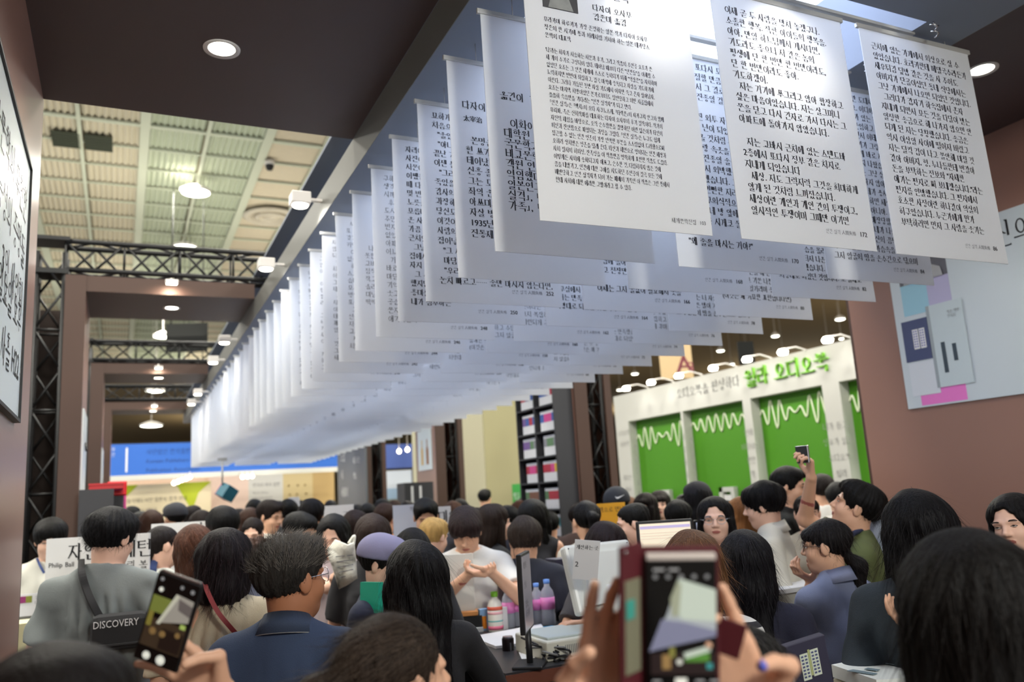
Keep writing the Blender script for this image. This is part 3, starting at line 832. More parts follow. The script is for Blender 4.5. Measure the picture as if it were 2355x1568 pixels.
pbx('pastel_block', .07, .25, .74, .93, mat('pastel_blue', (150, 196, 214), .6), .001); pbx('pastel_block', .25, .40, .74, .93, mat('pastel_lilac', (176, 172, 204), .6), .001)
pbx('navy_book_print', .04, .22, .46, .71, mat('print_navy', (62, 72, 110), .6), .003); 
for a_ in (0, 1):
    pbx('building_print', .11 + a_ * .046, .148 + a_ * .046, .53, .65, WHITE, .005)
    for r_ in range(7):
        for q_ in range(2): pbx('window_print', .116 + a_ * .046 + q_ * .016, .125 + a_ * .046 + q_ * .016, .54 + r_ * .0155, .549 + r_ * .0155, mat('print_blue', (96, 100, 170), .6), .0058)
pbx('open_book_print', .05, .24, .25, .45, mat('print_white', (206, 212, 220), .6), .003)
pbx('pink_block', .10, .40, .19, .29, mat('print_pink', (226, 120, 196), .6), .001)
pbx('white_book_print', .23, .46, .28, .77, mat('print_offwhite', (190, 203, 208), .6), .006); pbx('book_spine_print', .225, .245, .28, .77, mat('print_spine', (150, 160, 166), .6), .0068)
pbx('small_figure_print', .29, .315, .36, .54, mat('print_slate', (50, 66, 78), .6), .0078); pbx('small_figure_print', .36, .385, .42, .52, mat('print_slate', (50, 66, 78), .6), .0078)
text('당신의 이야기', .15, INK, po, (-.0145, -.54, 1.0), (0, 0, -math.pi / 2))
text('작은 책방\n전시회', .02, GREY, po, (-.021, -.36, .70), (0, 0, -math.pi / 2))
# left poster in a black frame
XL1 = PORT[0][2]; c1 = at_x(61, 391, XL1); c2 = at_x(35, 967, XL1)
pl = empty('framed_poster', (XL1, c1[1], c2[2])); tag(pl, 'tall framed notice with black brush lettering on the left brown wall', 'poster')
hh = c1[2] - c2[2]
LPM = mat('notice_board_pale', (214, 224, 226), .35)
MB().box((.0, -1.6, 0), (.012, -.0, hh)).build('board', LPM, pl)
for a_, b_ in (((0, -.0, -.01), (.02, .012, hh + .01)), ((0, -1.6, hh), (.02, .012, hh + .012)), ((0, -1.6, -.012), (.02, .012, 0))): MB().box(a_, b_).build('frame_bar', BLACK, pl)
for i_, t_ in enumerate(('국문학의 무한한', '가능성의 증명들', '작가 3인 사인회')): text(t_, .125, INK, pl, (.0135, -.06, hh - .22 - .17 * i_), (0, 0, math.pi / 2), align='RIGHT')
for i_, t_ in enumerate(('일시: 일요일 오후', '장소: 사흘 H22')): text(t_, .125, INK, pl, (.0135, -.06, .30 - .17 * i_), (0, 0, math.pi / 2), align='RIGHT')
# posters on the inner faces of the farther portals
for k, lab in ((1, 'narrow white poster on the inner side of the second left portal leg'), (2, 'narrow white poster on the inner side of the third left portal leg')):
    y0, y1, xl, xr = PORT[k]; e = empty('side_poster', (xl, (y0 + y1) / 2, 1.35 if k == 1 else 1.2)); tag(e, lab, 'poster')
    MB().box((0, -.36, 0), (.012, .36, 1.25 if k == 1 else 1.4)).build('board', LPM, e); MB().tube([(.014, .1, .95), (.02, .0, 1.0), (.03, -.1, .93)], .008, 6).build('lamp_arm', BLACK, e)
y0, y1, xl, xr = PORT[2]
b_ = at_x(985, 1080, xr); e = empty('bottle_poster', (xr, (y0 + y1) / 2, b_[2])); tag(e, 'white poster with amber bottle pictures on the third right portal leg', 'poster')
MB().box((-.012, -.3, 0), (0, .32, 1.25)).build('board', LPM, e)
for q_, m_ in ((-.12, mat('bottle_amber', (150, 96, 44), .5)), (.12, mat('bottle_yellow', (214, 180, 110), .5))):
    MB().prism([(-.05, 0), (.05, 0), (.05, .22), (.015, .28), (.015, .38), (-.015, .38), (-.015, .28), (-.05, .22)], 0, .002, T=Matrix.Translation((-.0135, q_, .08)) @ Matrix(((0, 0, -1, 0), (1, 0, 0, 0), (0, 1, 0, 0), (0, 0, 0, 1)))).build('bottle_print', m_, e)
text('한 잔의\n소설', .1, GREY, e, (-.0135, .2, .95), (0, 0, -math.pi / 2))

# ================================================================ BOOKCASE on the right leg of the second portal
y0, y1, xl, xr = PORT[1]; XBC = xr - .225; YB0, YB1 = y0 + .02, y1 - .06
bc = empty('bookcase', (XBC, YB0, 0)); tag(bc, 'tall charcoal bookcase full of white banded paperbacks on the second right portal leg', 'bookcase')
SH = mat('bookcase_charcoal', (50, 50, 54), .5)
D_ = .222; Ht = 3.3; Wd = YB1 - YB0
box('end_panel', (0, 0, 0), (D_, .02, Ht), SH, bc); box('end_panel', (0, Wd - .02, 0), (D_, Wd, Ht), SH, bc); box('back_panel', (D_ - .012, .02, 0), (D_, Wd - .02, Ht), SH, bc); box('divider', (0, Wd / 2 - .012, 0), (D_ - .012, Wd / 2 + .012, Ht), SH, bc)
zs_ = [at_x(1262, y_, XBC)[2] for y_ in (928, 989, 1047, 1107, 1170, 1232)]
step = (zs_[0] - zs_[-1]) / 5; shelves = [zs_[0] + step * k for k in (2, 1)] + zs_ + [zs_[-1] - step * k for k in (1, 2)]
for z_ in shelves + [Ht - .02, .02]: box('shelf', (.0, .02, z_ - .016), (D_ - .012, Wd - .02, z_), SH, bc)
SPC = {'crimson': (178, 44, 62), 'pink': (214, 70, 140), 'blue': (64, 98, 168), 'orange': (222, 120, 50), 'yellow': (226, 186, 60), 'green': (96, 132, 92), 'violet': (120, 90, 150), 'grey': (140, 140, 146), 'brown': (128, 84, 64), 'teal': (60, 140, 150)}
WB = mat('book_white', (225, 225, 225), .5)
rb = random.Random(4); bkm = {}
for si, z_ in enumerate(shelves[1:8]):
    for half in (0, 1):
        ys = (.035 if half == 0 else Wd / 2 + .03); avail = Wd / 2 - .09; nb = rb.choice((3, 4, 4)); bw = (avail * rb.uniform(.75, .98)) / nb; hgt = step * .78
        for q in range(nb):
            cn = rb.choice([['yellow', 'orange', 'teal'], ['crimson', 'violet', 'blue', 'grey'], ['crimson', 'pink', 'blue', 'violet'], ['grey', 'green', 'violet'], ['pink', 'crimson', 'yellow'], ['crimson', 'green', 'brown'], ['pink', 'crimson', 'teal']][si])
            key = (cn, round(bw, 3))
            if key not in bkm:
                mb = MB(); mb.box((0, .001, 0), (.13, bw - .001, hgt)); bkm[key] = mb.mesh('book', WB)
                mb = MB(); mb.box((-.0012, .001, hgt * .45), (0, bw - .001, hgt * .86)); bkm[key + ('b',)] = mb.mesh('colour_band', mat('spine_' + cn, SPC[cn], .5))
            bk = link('book', bkm[key], None, (XBC + .03, YB0 + ys + q * bw, z_ + .0005)); link('colour_band', bkm[key + ('b',)], bk)
            tag(bk, 'white paperback with %s band, %s from the near end, %s bookcase shelf, %s bay' % (cn, ONES[q + 1], ONES[si + 1], ('near', 'far')[half]), 'book', 'paperbacks in the tall bookcase')
# black display shelves further on
def display_shelf(px0, px1, pyt, X0_, X1_, Y_, lab, extras=None):
    zt = at_y((px0 + px1) / 2, pyt, Y_)[2]; e = empty('display_shelf', (X0_, Y_, 0)); tag(e, lab, 'shelf')
    w_ = X1_ - X0_
    box('side_panel', (0, 0, 0), (.02, .35, zt), SH, e); box('side_panel', (w_ - .02, 0, 0), (w_, .35, zt), SH, e); box('top_panel', (0, 0, zt), (w_, .35, zt + .02), SH, e); box('front_panel', (.02, .0, .0), (w_ - .02, .015, zt), SH, e)
    return e, zt
a0 = at_y(182, 1125, 7.0)[0]; a1 = at_y(262, 1125, 7.0)[0]
e, zt = display_shelf(182, 262, 1131, a0, a1, 7.0, 'black display shelf by the left portal leg with red things on top')
rd = empty('red_case', (a0 + .06, 7.05, zt + .02)); tag(rd, 'flat red case lying on the left black display shelf', 'case'); box('lid', (0, 0, .03), (.24, .25, .045), mat('red_cloth', (178, 40, 44), .6), rd); box('tray', (.003, .003, 0), (.237, .247, .03), mat('red_cloth', (178, 40, 44), .6), rd)
p_ = at_y(258, 1131, 7.25); rd = empty('red_box', (a1 - .03, 7.25, 0)); 
mb = MB().box((0, 0, 0), (.1, .1, p_[2] - .03)).build('stand', SH, rd); box('box_body', (-.02, -.02, p_[2] - .03), (.12, .1, p_[2] + .08), mat('bright_red', (222, 26, 38), .5), rd, .01); box('box_label', (.0, -.023, p_[2] + .01), (.09, -.02, p_[2] + .045), mat('bright_pink', (240, 90, 170), .5), rd)
tag(rd, 'bright red box on a dark stand behind the left display shelf', 'box')
pk = at_y(279, 1165, 7.4); e = empty('pink_panel', (pk[0], 7.4, 0)); tag(e, 'narrow bright pink panel beside the left display shelf', 'panel'); box('board', (-.02, 0, 0), (.035, .02, pk[2] + .1), mat('bright_pink', (240, 90, 170), .5), e)
a0 = at_y(930, 1110, 11.0)[0]; a1 = at_y(996, 1110, 11.0)[0]
e, zt = display_shelf(930, 996, 1112, a0, a1, 11.0, 'black display shelf with two white strips by the third right portal leg')
for q in (.09, .21): box('white_strip', (q, -.004, zt - .28), (q + .035, 0, zt - .03), WHITE, e)
# dark information panel at the far right portal
X4 = PORT[3][3]; c = at_x(812, 1042, X4 - .02); c2 = at_x(778, 1141, X4 - .02)
e = empty('info_panel', (X4 - .05, PORT[3][0] - .3, 0)); tag(e, 'dark grey information panel with white print at the farthest right portal', 'panel')
box('board', (-.0, 0, 0), (.04, 2.2, CZ + 1.5), mat('panel_grey', (84, 88, 94), .5), e); text('소설\n시\n에세이', .2, WHITE, e, (-.002, 1.9, 2.6), (0, 0, -math.pi / 2), pitch=.36); text('새로 나온\n책들', .13, WHITE, e, (-.002, .9, 2.5), (0, 0, -math.pi / 2), pitch=.3)

# ================================================================ GREEN BOOTH across the right aisle
XG = 7.0; zt = CZ + 1.40
yA = at_x(1410, 905, XG)[1]; yB = 5.3
WHB = mat('booth_white', (196, 196, 190), .6); GRN = mat('booth_green', (70, 138, 8), .55)
gb = empty('green_booth', (XG, yB, 0)); tag(gb, 'white exhibition booth wall with three green wave panels and green sign letters', 'booth')
zh = lambda px, py: at_x(px, py, XG)[2]
zH = zh(1461, 966)
box('header', (0, 0, zH), (.25, yA - yB, zt), WHB, gb); box('back_wall', (.2, 0, 0), (.25, yA - yB, zH), WHB, gb)
gp = [(1461, 1563), (1588.5, 1707.7), (1749, 1894.9), (1960, 2100)]
ys = [(at_x(a, 950, XG + .14)[1], at_x(b, 930, XG)[1]) for a, b in gp]
prev = yA
for k, (ya, yb_) in enumerate(ys):
    yb_ = max(yb_, yB)
    box('pillar', (0, ya - yB, 0), (.2, prev - yB, zH), WHB, gb); prev = yb_
    if k < 3 or True: box('green_panel', (.14, max(yb_, yB) - yB, 0), (.2, ya - yB, zH), GRN, gb)
    n_ = 90; pts = []
    for i in range(n_ + 1):
        u = i / n_; y_ = ya - (ya - yb_) * u; am = (.02 + .16 * abs(math.sin(u * (5.4 if k != 1 else 2.2) + .35)) ** 2 * (1 - (.75 * u if k == 1 else 0)))
        if k == 3 and i > 30: break
        pts.append((.13, y_ - yB, zh(1500, 1003) + (.06 if k else 0) + am * math.sin(u * 46)))
    MB().tube(pts, .011, 5).build('sound_wave', mat('wave_white', (236, 244, 214), .6), gb)
for k, (px, py, w_) in enumerate(((1516, 1150, .30), (1661, 1146, .30), (1837, 1138, .34))):
    c = at_x(px, py, XG); e = empty('wall_niche', (XG + .0, c[1], c[2] - .14)); 
    e.parent = gb; e.location = (.0, c[1] - yB, c[2] - .16); 
    for a_, b_ in (((.08, -w_ / 2, 0), (.139, -w_ / 2 + .07, .24)), ((.08, w_ / 2 - .07, 0), (.139, w_ / 2, .3)), ((.08, -w_ / 2, .24), (.14, w_ / 2, .3)), ((.08, -w_ / 2, -.02), (.14, w_ / 2, .03))): box('niche_frame', a_, b_, mat('niche_grey', (196, 198, 192), .6), e)
    box('niche_card', (.09, -.07, .06), (.12, .07, .2), WHITE, e)
R90 = (0, 0, -math.pi / 2)
SG = mat('sign_green', (120, 190, 50), .5)
a = at_x(1717, 890, XG); b = at_x(1912, 858, XG)
w_ = a[1] - b[1]; sz = w_ / sum(ADV.get(ch, .5) for ch in '윌라 오디오북')
xx = 0
for ch in '윌라 오디오북':
    if ch != ' ': text(ch, sz, SG, gb, (-.035, a[1] - yB - xx, a[2] + .02), R90, name='sign_letter', ext=.035)
    xx += ADV[ch] * sz
a = at_x(1557, 918, XG); b = at_x(1703, 890, XG); sz = (a[1] - b[1]) / sum(ADV.get(ch, .5) for ch in '오디오북을 완성하다')
xx = 0
for ch in '오디오북을 완성하다':
    if ch != ' ': text(ch, sz, mat('sign_grey', (150, 150, 148), .5), gb, (-.004, a[1] - yB - xx, a[2] + .015), R90, name='sign_letter', ext=.002, strike=.006)
    xx += ADV[ch] * sz
for px, py, t_ in ((1572, 1010, '읽\n고\n듣\n고'), (1592, 1020, '책\n을\n듣\n다'), (1722, 1000, '언제\n어디서나\n편한\n책'), (1735, 1003, ''), (1923, 985, '내가 듣고,\n성우가 읽는\n오디오북\n윌라'), (1462, 1035, '책\n읽\n는\n소\n리'), (1435, 1000, '오디오북\n이야기\n\n\n새로운\n독서')):
    if t_: c = at_x(px, py, XG); text(t_, .085, mat('sign_grey', (170, 170, 168), .5), gb, (-.004, c[1] - yB, c[2]), R90, align='CENTER', pitch=.17, name='small_print')
for i_, (px, py) in enumerate(((1903, 781), (1800, 809), (1718, 826), (1640, 846), (1561, 864), (1497, 879), (1440, 893))):
    v = at_x(px, py, XG - .35); e = empty('booth_arm_lamp', tuple(v)); tag(e, 'arm lamp over the top edge of the green booth, %s from the right' % ONES[i_ + 1], 'lamp', 'arm lamps of the green booth')
    MB().lathe([(.001, -.035), (.05, -.03), (.06, 0), (.04, .03), (.001, .035)], 16).build('head', LENS, e); MB().tube([(0, 0, .03), (.2, 0, .06), (.37, 0, .02), (.40, 0, zt - v[2])], .01, 6).build('arm', RIM, e)
    lamp('SPOT', 'header_beam', (XG - .34, v[1], v[2] - .06), 2.6, (1, .98, .94), .04, aim=(XG + .1, v[1], v[2] - .7), spot=140, blend=.9)
# hanging row sign, dark screens
c = at_depth(1556, 838, 15.5); e = empty('row_sign', tuple(c), (0, 0, -math.radians(24))); tag(e, 'cream hanging aisle sign with A3 in dull red', 'sign')
box('board', (-.31, 0, -.27), (.30, .03, .45), mat('sign_cream', (196, 170, 130), .7), e); text('A', .46, mat('dull_red', (134, 66, 76), .6), e, (-.02, -.003, -.16), strike=.02); text('3', .28, mat('dull_red', (134, 66, 76), .6), e, (.2, -.003, -.16))
for q in (-.25, .25): MB().tube([(q, .015, .44), (q, .015, HZ - c[2] + .16)], .004, 5).build('cable', BLACK, e)
SCR = mat('screen_dark', (10, 12, 11), .9)
def hscreen(pts, dep, lab, n=1):
    a = at_depth(pts[0], pts[1], dep); b = at_depth(pts[2], pts[3], dep); e = empty('hanging_screen', tuple(a)); tag(e, lab, 'screen')
    w_ = math.hypot(b[0] - a[0], b[1] - a[1]); h_ = a[2] - b[2]; e.rotation_euler = (0, 0, math.atan2(b[1] - a[1], b[0] - a[0]))
    box('panel', (0, 0, -h_), (w_, .06, 0), SCR, e)
    for q in (.1, w_ - .1): MB().tube([(q, .03, 0), (q, .03, HZ + .16 - a[2])], .006, 6).build('hanger', BLACK, e)
hscreen((382, 745, 476, 806), 17, 'large dark screen hanging in the second ceiling opening')
hscreen((1697, 785, 1738, 838), 20, 'dark hanging screen above the green booth')
hscreen((380, 883, 399, 899), 19, 'left of three small dark panels in the third ceiling opening')
hscreen((410, 883, 442, 899), 19, 'middle of three small dark panels in the third ceiling opening')
hscreen((455, 883, 474, 899), 19, 'right of three small dark panels in the third ceiling opening')
# cream booth wall between the right portal legs
e = empty('cream_partition', (XG, 12, 0)); tag(e, 'tall cream partition wall behind the crowd, left of the bookcase', 'partition')
ym = at_x(1113, 1000, XG)[1]
box('panel', (0, -.2, 0), (.1, ym - 12, 4.5), mat('cream_wall', (170, 164, 124), .7), e); box('panel', (-.02, ym - 12, 0), (.1, 9, 4.5), mat('pale_cream_wall', (182, 178, 152), .7), e)
c = at_x(1186, 1113, XG); e2 = empty('green_notice', (XG - .03, c[1], c[2] - .5)); tag(e2, 'small green notice at the foot of the cream partition beside the bookcase', 'notice'); box('board', (0, -.6, -.4), (.02, .12, .5), mat('notice_green', (50, 160, 66), .6), e2); text('책과\n사람', .16, WHITE, e2, (-.003, .08, .2), R90)
# ================================================================ FAR END: blue wall and stalls
BL = mat('fascia_blue', (40, 98, 190), .6)
fz0 = CZ + .98; e = empty('blue_booth', (-.2, 22, 0)); tag(e, 'booth with a wide blue fascia at the end of the aisle', 'booth')
box('fascia', (-.1, 0, fz0), (5.6, .1, fz0 + .75), BL, e); box('white_trim', (-.1, -.02, fz0 - .12), (5.6, .1, fz0), WHB, e)
box('fascia_bar', (.3, -.006, fz0 + .08), (.34, 0, fz0 + .66), WHITE, e); text('부\n산', .1, WHITE, e, (-.02, -.006, fz0 + .6))
DB = mat('dark_blue_ink', (26, 58, 120), .6); text('사단법인 한국출판협회\nKorean Publishers Society\nPublication Association', .13, DB, e, (.75, -.004, fz0 + .5), pitch=.22)
box('fascia', (6.1, 0, fz0 - .1), (9.0, .1, fz0 + .55), mat('fascia_violet_blue', (62, 84, 150), .6), e)
for a_, b_, c_, n_ in ((-.1, 1.6, (226, 196, 170), 'warm'), (2.3, 3.3, (226, 200, 184), 'rose'), (3.3, 4.2, (206, 204, 196), 'grey'), (4.2, 5.0, (206, 186, 138), 'tan'), (5.0, 5.6, (190, 160, 106), 'ochre')):
    box('stall_wall', (a_, 1.2, 0), (b_, 1.3, fz0), mat('stall_' + n_, c_, .7), e)
box('stall_wall', (1.6, 1.3, 0), (2.3, 1.4, fz0), mat('stall_warm', (226, 196, 170), .7), e)
for q in range(9): MB().lathe([(.001, 0), (.03, .004), (.001, .008)], 10, T=Matrix.Translation((4.35 + (q % 3) * .22 + .03 * (q % 2), 1.19, CZ + .1 + (q // 3) * .24)) @ Matrix.Rotation(math.pi / 2, 4, 'X')).build('dot_print', mat('dot_brown', (170, 146, 100), .6), e)
text('한국의 지역 출판', .1, GREY, e, (3.4, 1.19, CZ + .6)); text('책으로 만나는\n우리 동네 이야기', .07, GREY, e, (3.4, 1.19, CZ + .4), pitch=.14)
gp_ = empty('green_poster', (-.1, 22.6, CZ + .05)); tag(gp_, 'pale poster wall with lime green corners under the blue fascia', 'poster')
box('board', (-.05, 0, -1.7), (2.2, .02, .72), mat('poster_cream', (226, 212, 178), .6), gp_)
LIME = mat('lime_print', (176, 190, 20), .6)
for pl_ in ([(-.05, .72), (.5, .72), (.0, .2), (-.05, .2)], [(1.35, .72), (2.2, .72), (1.9, .45), (1.75, .0)]): MB().prism(pl_, 0, .006, T=Matrix.Translation((0, -.001, 0)) @ Matrix.Rotation(math.pi / 2, 4, 'X')).build('corner_print', LIME, gp_)
text('서울국제도서전 출판사 참가 안내', .105, INK, gp_, (.15, -.008, .3)); text('책을 만드는 사람들과\n책을 읽는 사람들', .07, GREY, gp_, (.3, -.008, .08), pitch=.13)
BULB = mat('bulb_glow', (255, 250, 235), .4, emit=(255, 240, 215), es=7)
def bulbs(pts, Y_, lab, grp):
    for i_, (px, py) in enumerate(pts):
        c = at_y(px, py, Y_); e = empty('bulb_lamp', tuple(c)); tag(e, lab % ONES[i_ + 1], 'lamp', grp)
        MB().lathe([(.001, -.05), (.035, -.035), (.05, 0), (.035, .035), (.015, .055), (.001, .056)], 14).build('bulb', BULB, e); MB().tube([(0, 0, .05), (0, 0, .12), (0, .82, .12)] if Y_ > 20 else [(0, 0, .05), (0, 0, HZ + .16 - c[2])], .008, 6).build('socket', RIM, e)
bulbs([(400, 1111), (409, 1108), (418, 1104), (428, 1101), (437, 1097)], 21.2, 'round bulb in the slanting row under the blue fascia, %s from the left', 'bulbs in a slanting row')
bulbs([(558, 1097), (569, 1096), (580, 1095)], 21.2, 'round bulb in the level trio right of the hanging cube sign, %s from the left', 'bulbs in a level trio')
bulbs([(877, 1045), (918, 1038), (937, 1034), (787, 1043)], 17.5, 'round bulb hanging by the violet blue fascia and dark panel, %s of four', 'bulbs by the violet fascia')
for x_, y_, z_ in ((1.8, 21.9, CZ + .55), (3.4, 21.9, CZ + .55), (5, 21.9, CZ + .55)): lamp('POINT', 'stall_glow', (x_, y_, z_), 7, (1, .9, .76), .1)
lamp('AREA', 'fascia_wash', (2.7, 19.5, CZ + 2.6), 8, (1, .98, .92), 2, aim=(2.7, 22, CZ + 1.3))
# mural of sky and hills
e = empty('sky_mural', (6.2, 23, 0)); tag(e, 'pale blue landscape mural with dark hills behind the third right opening', 'mural')
box('sky_panel', (0, 0, CZ + .35), (2.8, .03, CZ + .85), mat('mural_white', (214, 222, 230), .6), e); box('sky_panel', (0, 0, CZ + .05), (2.8, .03, CZ + .35), mat('mural_blue', (150, 176, 200), .6), e); box('hill_panel', (0, 0, 0), (2.8, .03, CZ + .05), mat('mural_hill', (120, 128, 116), .6), e)
box('mullion', (1.4, -.03, 0), (1.45, 0, CZ + .85), GREY, e)
# hanging cube sign on a pole
c = at_depth(522, 1132, 11); e = empty('cube_sign', tuple(c), (.3, .5, .6)); tag(e, 'tilted teal and magenta cube sign hanging on a rod over the crowd', 'sign')
box('teal_face', (-.09, -.09, -.09), (.09, .085, .09), mat('teal_print', (40, 110, 130), .5), e); box('magenta_face', (-.085, .086, -.095), (.1, .1, .09), mat('magenta_print', (214, 50, 140), .5), e)
e2 = empty('sign_rod', tuple(c)); tag(e2, 'thin grey rod carrying the tilted cube sign', 'rod'); MB().tube([(-.06, 0, .1), (-.06, 0, .42)], .012, 6).build('rod', CLIP, e2); MB().box((-.12, -.01, .42), (.0, .01, .46)).build('top_plate', CLIP, e2)
# ================================================================ PEOPLE: signed distance shapes meshed into one skin
BIG = .3
PLACED = []
class Field:
    def __init__(s, ax): s.ax = ax; s.F = np.full([len(a) for a in ax], BIG, np.float32)
    def sub(s, lo, hi):
        sl = []
        for a, l, h in zip(s.ax, lo, hi):
            i = max(0, np.searchsorted(a, l) - 1); j = min(len(a), np.searchsorted(a, h) + 1)
            if j - i < 2: return None
            sl.append(slice(i, j))
        P = np.meshgrid(*[a[k] for a, k in zip(s.ax, sl)], indexing='ij')
        return tuple(sl), np.stack(P, -1)
    def op(s, prim, k=.02, mode=1):
        lo, hi = prim.bbox(); m = k + .03
        r = s.sub(lo - m, hi + m)
        if r is None: return
        sl, P = r; d = prim.d(P).astype(np.float32); A = s.F[sl]
        if mode == 1:
            h = np.maximum(k - np.abs(A - d), 0) / k; s.F[sl] = np.minimum(A, d) - h * h * k * .25
        else:
            d = -d; h = np.maximum(k - np.abs(A - d), 0) / k; s.F[sl] = np.maximum(A, d) + h * h * k * .25
class Cap:      # tapered capsule, optional flat end and squash along a direction
    def __init__(s, a, b, ra, rb, sq=None, flat=None): s.a = np.array(a, float); s.b = np.array(b, float); s.ra = ra; s.rb = rb; s.sq = sq; s.flat = flat
    def bbox(s):
        r = max(s.ra, s.rb) * 1.05; return np.minimum(s.a, s.b) - r, np.maximum(s.a, s.b) + r
    def d(s, P):
        ab = s.b - s.a; pa = P - s.a; t = np.clip((pa @ ab) / max(ab @ ab, 1e-9), 0, 1)
        q = pa - t[..., None] * ab
        if s.sq is not None:
            n, f = s.sq; c = q @ n; q = q + c[..., None] * n * (f - 1)
            d = np.sqrt((q * q).sum(-1)) - (s.ra + (s.rb - s.ra) * t)
            d = d / (1 + (f - 1) * .5)
        else: d = np.sqrt((q * q).sum(-1)) - (s.ra + (s.rb - s.ra) * t)
        if s.flat: n = ab / np.linalg.norm(ab); d = np.maximum(d, (P - s.b) @ n - s.flat + .001)
        return d
class Ell:
    def __init__(s, c, r, R=None): s.c = np.array(c, float); s.r = np.array(r, float); s.R = R
    def bbox(s): m = s.r.max() if s.R is not None else s.r; return s.c - m, s.c + m
    def d(s, P):
        q = P - s.c
        if s.R is not None: q = q @ s.R
        k0 = np.sqrt(((q / s.r) ** 2).sum(-1)); k1 = np.sqrt(((q / s.r ** 2) ** 2).sum(-1)) + 1e-9
        return k0 * (k0 - 1) / k1
class Half:     # half space removal in a box region
    def __init__(s, n, o, lo, hi): s.n = np.array(n, float); s.o = o; s.lo = np.array(lo); s.hi = np.array(hi)
    def bbox(s): return s.lo, s.hi
    def d(s, P): return P @ s.n - s.o
EDG = [((0, 0, 0), (1, 0, 0)), ((0, 1, 0), (1, 1, 0)), ((0, 0, 1), (1, 0, 1)), ((0, 1, 1), (1, 1, 1)),
       ((0, 0, 0), (0, 1, 0)), ((1, 0, 0), (1, 1, 0)), ((0, 0, 1), (0, 1, 1)), ((1, 0, 1), (1, 1, 1)),
       ((0, 0, 0), (0, 0, 1)), ((1, 0, 0), (1, 0, 1)), ((0, 1, 0), (0, 1, 1)), ((1, 1, 0), (1, 1, 1))]
def surfnet(fl):
    F = fl.F; ax = fl.ax; S = F < 0; n = F.shape
    c = np.zeros([k - 1 for k in n], np.int8)
    for i in (0, 1):
        for j in (0, 1):
            for k in (0, 1): c += S[i:n[0] - 1 + i, j:n[1] - 1 + j, k:n[2] - 1 + k]
    act = np.argwhere((c > 0) & (c < 8))
    if len(act) == 0: return None
    acc = np.zeros((len(act), 3)); cnt = np.zeros(len(act))
    X = [np.asarray(a) for a in ax]
    for a, b in EDG:
        ia = act + np.array(a); ib = act + np.array(b)
        fa = F[tuple(ia.T)]; fb = F[tuple(ib.T)]; m = (fa < 0) != (fb < 0)
        t = np.where(m, fa / np.where(m, fa - fb, 1), 0)
        pa = np.stack([X[q][ia[:, q]] for q in range(3)], 1); pb = np.stack([X[q][ib[:, q]] for q in range(3)], 1)
        acc += (pa + t[:, None] * (pb - pa)) * m[:, None]; cnt += m
    V = acc / cnt[:, None]
    idx = np.full(c.shape, -1, np.int32); idx[tuple(act.T)] = np.arange(len(act))
    Q = []
    for q in range(3):
        s0 = [slice(0, k) for k in n]; s1 = [slice(0, k) for k in n]; s0[q] = slice(0, n[q] - 1); s1[q] = slice(1, n[q])
        A = S[tuple(s0)]; B = S[tuple(s1)]; e = np.argwhere(A != B)
        u, v = (q + 1) % 3, (q + 2) % 3
        ok = (e[:, u] > 0) & (e[:, v] > 0) & (e[:, u] < n[u] - 1) & (e[:, v] < n[v] - 1); e = e[ok]
        du = np.zeros(3, int); du[u] = 1; dv = np.zeros(3, int); dv[v] = 1
        quad = np.stack([idx[tuple((e - du - dv).T)], idx[tuple((e - dv).T)], idx[tuple(e.T)], idx[tuple((e - du).T)]], 1)
        ins = A[tuple(e.T)]; quad[~ins] = quad[~ins][:, ::-1]; Q.append(quad)
    Q = np.concatenate(Q); Q = Q[(Q >= 0).all(1)]
    return V, Q
def npmesh(name, V, Q, mats, mi=None):
    me = bpy.data.meshes.new(name); nv, nf = len(V), len(Q)
    me.vertices.add(nv); me.vertices.foreach_set('co', V.astype('f').ravel())
    me.loops.add(nf * 4); me.loops.foreach_set('vertex_index', Q.astype('i').ravel())
    me.polygons.add(nf); me.polygons.foreach_set('loop_start', np.arange(0, nf * 4, 4, dtype='i'))
    me.polygons.foreach_set('use_smooth', np.ones(nf, bool))
    for m in (mats if isinstance(mats, (list, tuple)) else [mats]): me.materials.append(m)
    if mi is not None: me.polygons.foreach_set('material_index', mi.astype('i'))
    me.update(calc_edges=True); me.validate(); return me
def axis(lo, hi, h, fine=()):
    """grid coordinates with step h, and step f inside each (a, b, f) interval"""
    xs = [lo]; x = lo
    while x < hi:
        st = h
        for a, b, f in fine:
            if a - h < x < b: st = min(st, f)
        x += st; xs.append(x)
    return np.array(xs)
def rotm(yaw, pitch, roll=0):
    cy, sy = math.cos(yaw), math.sin(yaw); cp, sp = math.cos(pitch), math.sin(pitch); cr, sr = math.cos(roll), math.sin(roll)
    return np.array([[cy, -sy, 0], [sy, cy, 0], [0, 0, 1]]) @ np.array([[1, 0, 0], [0, cp, -sp], [0, sp, cp]]) @ np.array([[cr, 0, sr], [0, 1, 0], [-sr, 0, cr]])
def wob(P, a, f, ph=0):
    x, y, z = P[..., 0] * f + ph, P[..., 1] * f + 1.3 * ph, P[..., 2] * f
    return a * (np.sin(x + 1.7 * np.sin(z * .7 + y)) * np.sin(z * .55 + .8 * y + 1.1 * np.sin(x * .8)) + .5 * np.sin(2.1 * z + 1.3 * x - y))
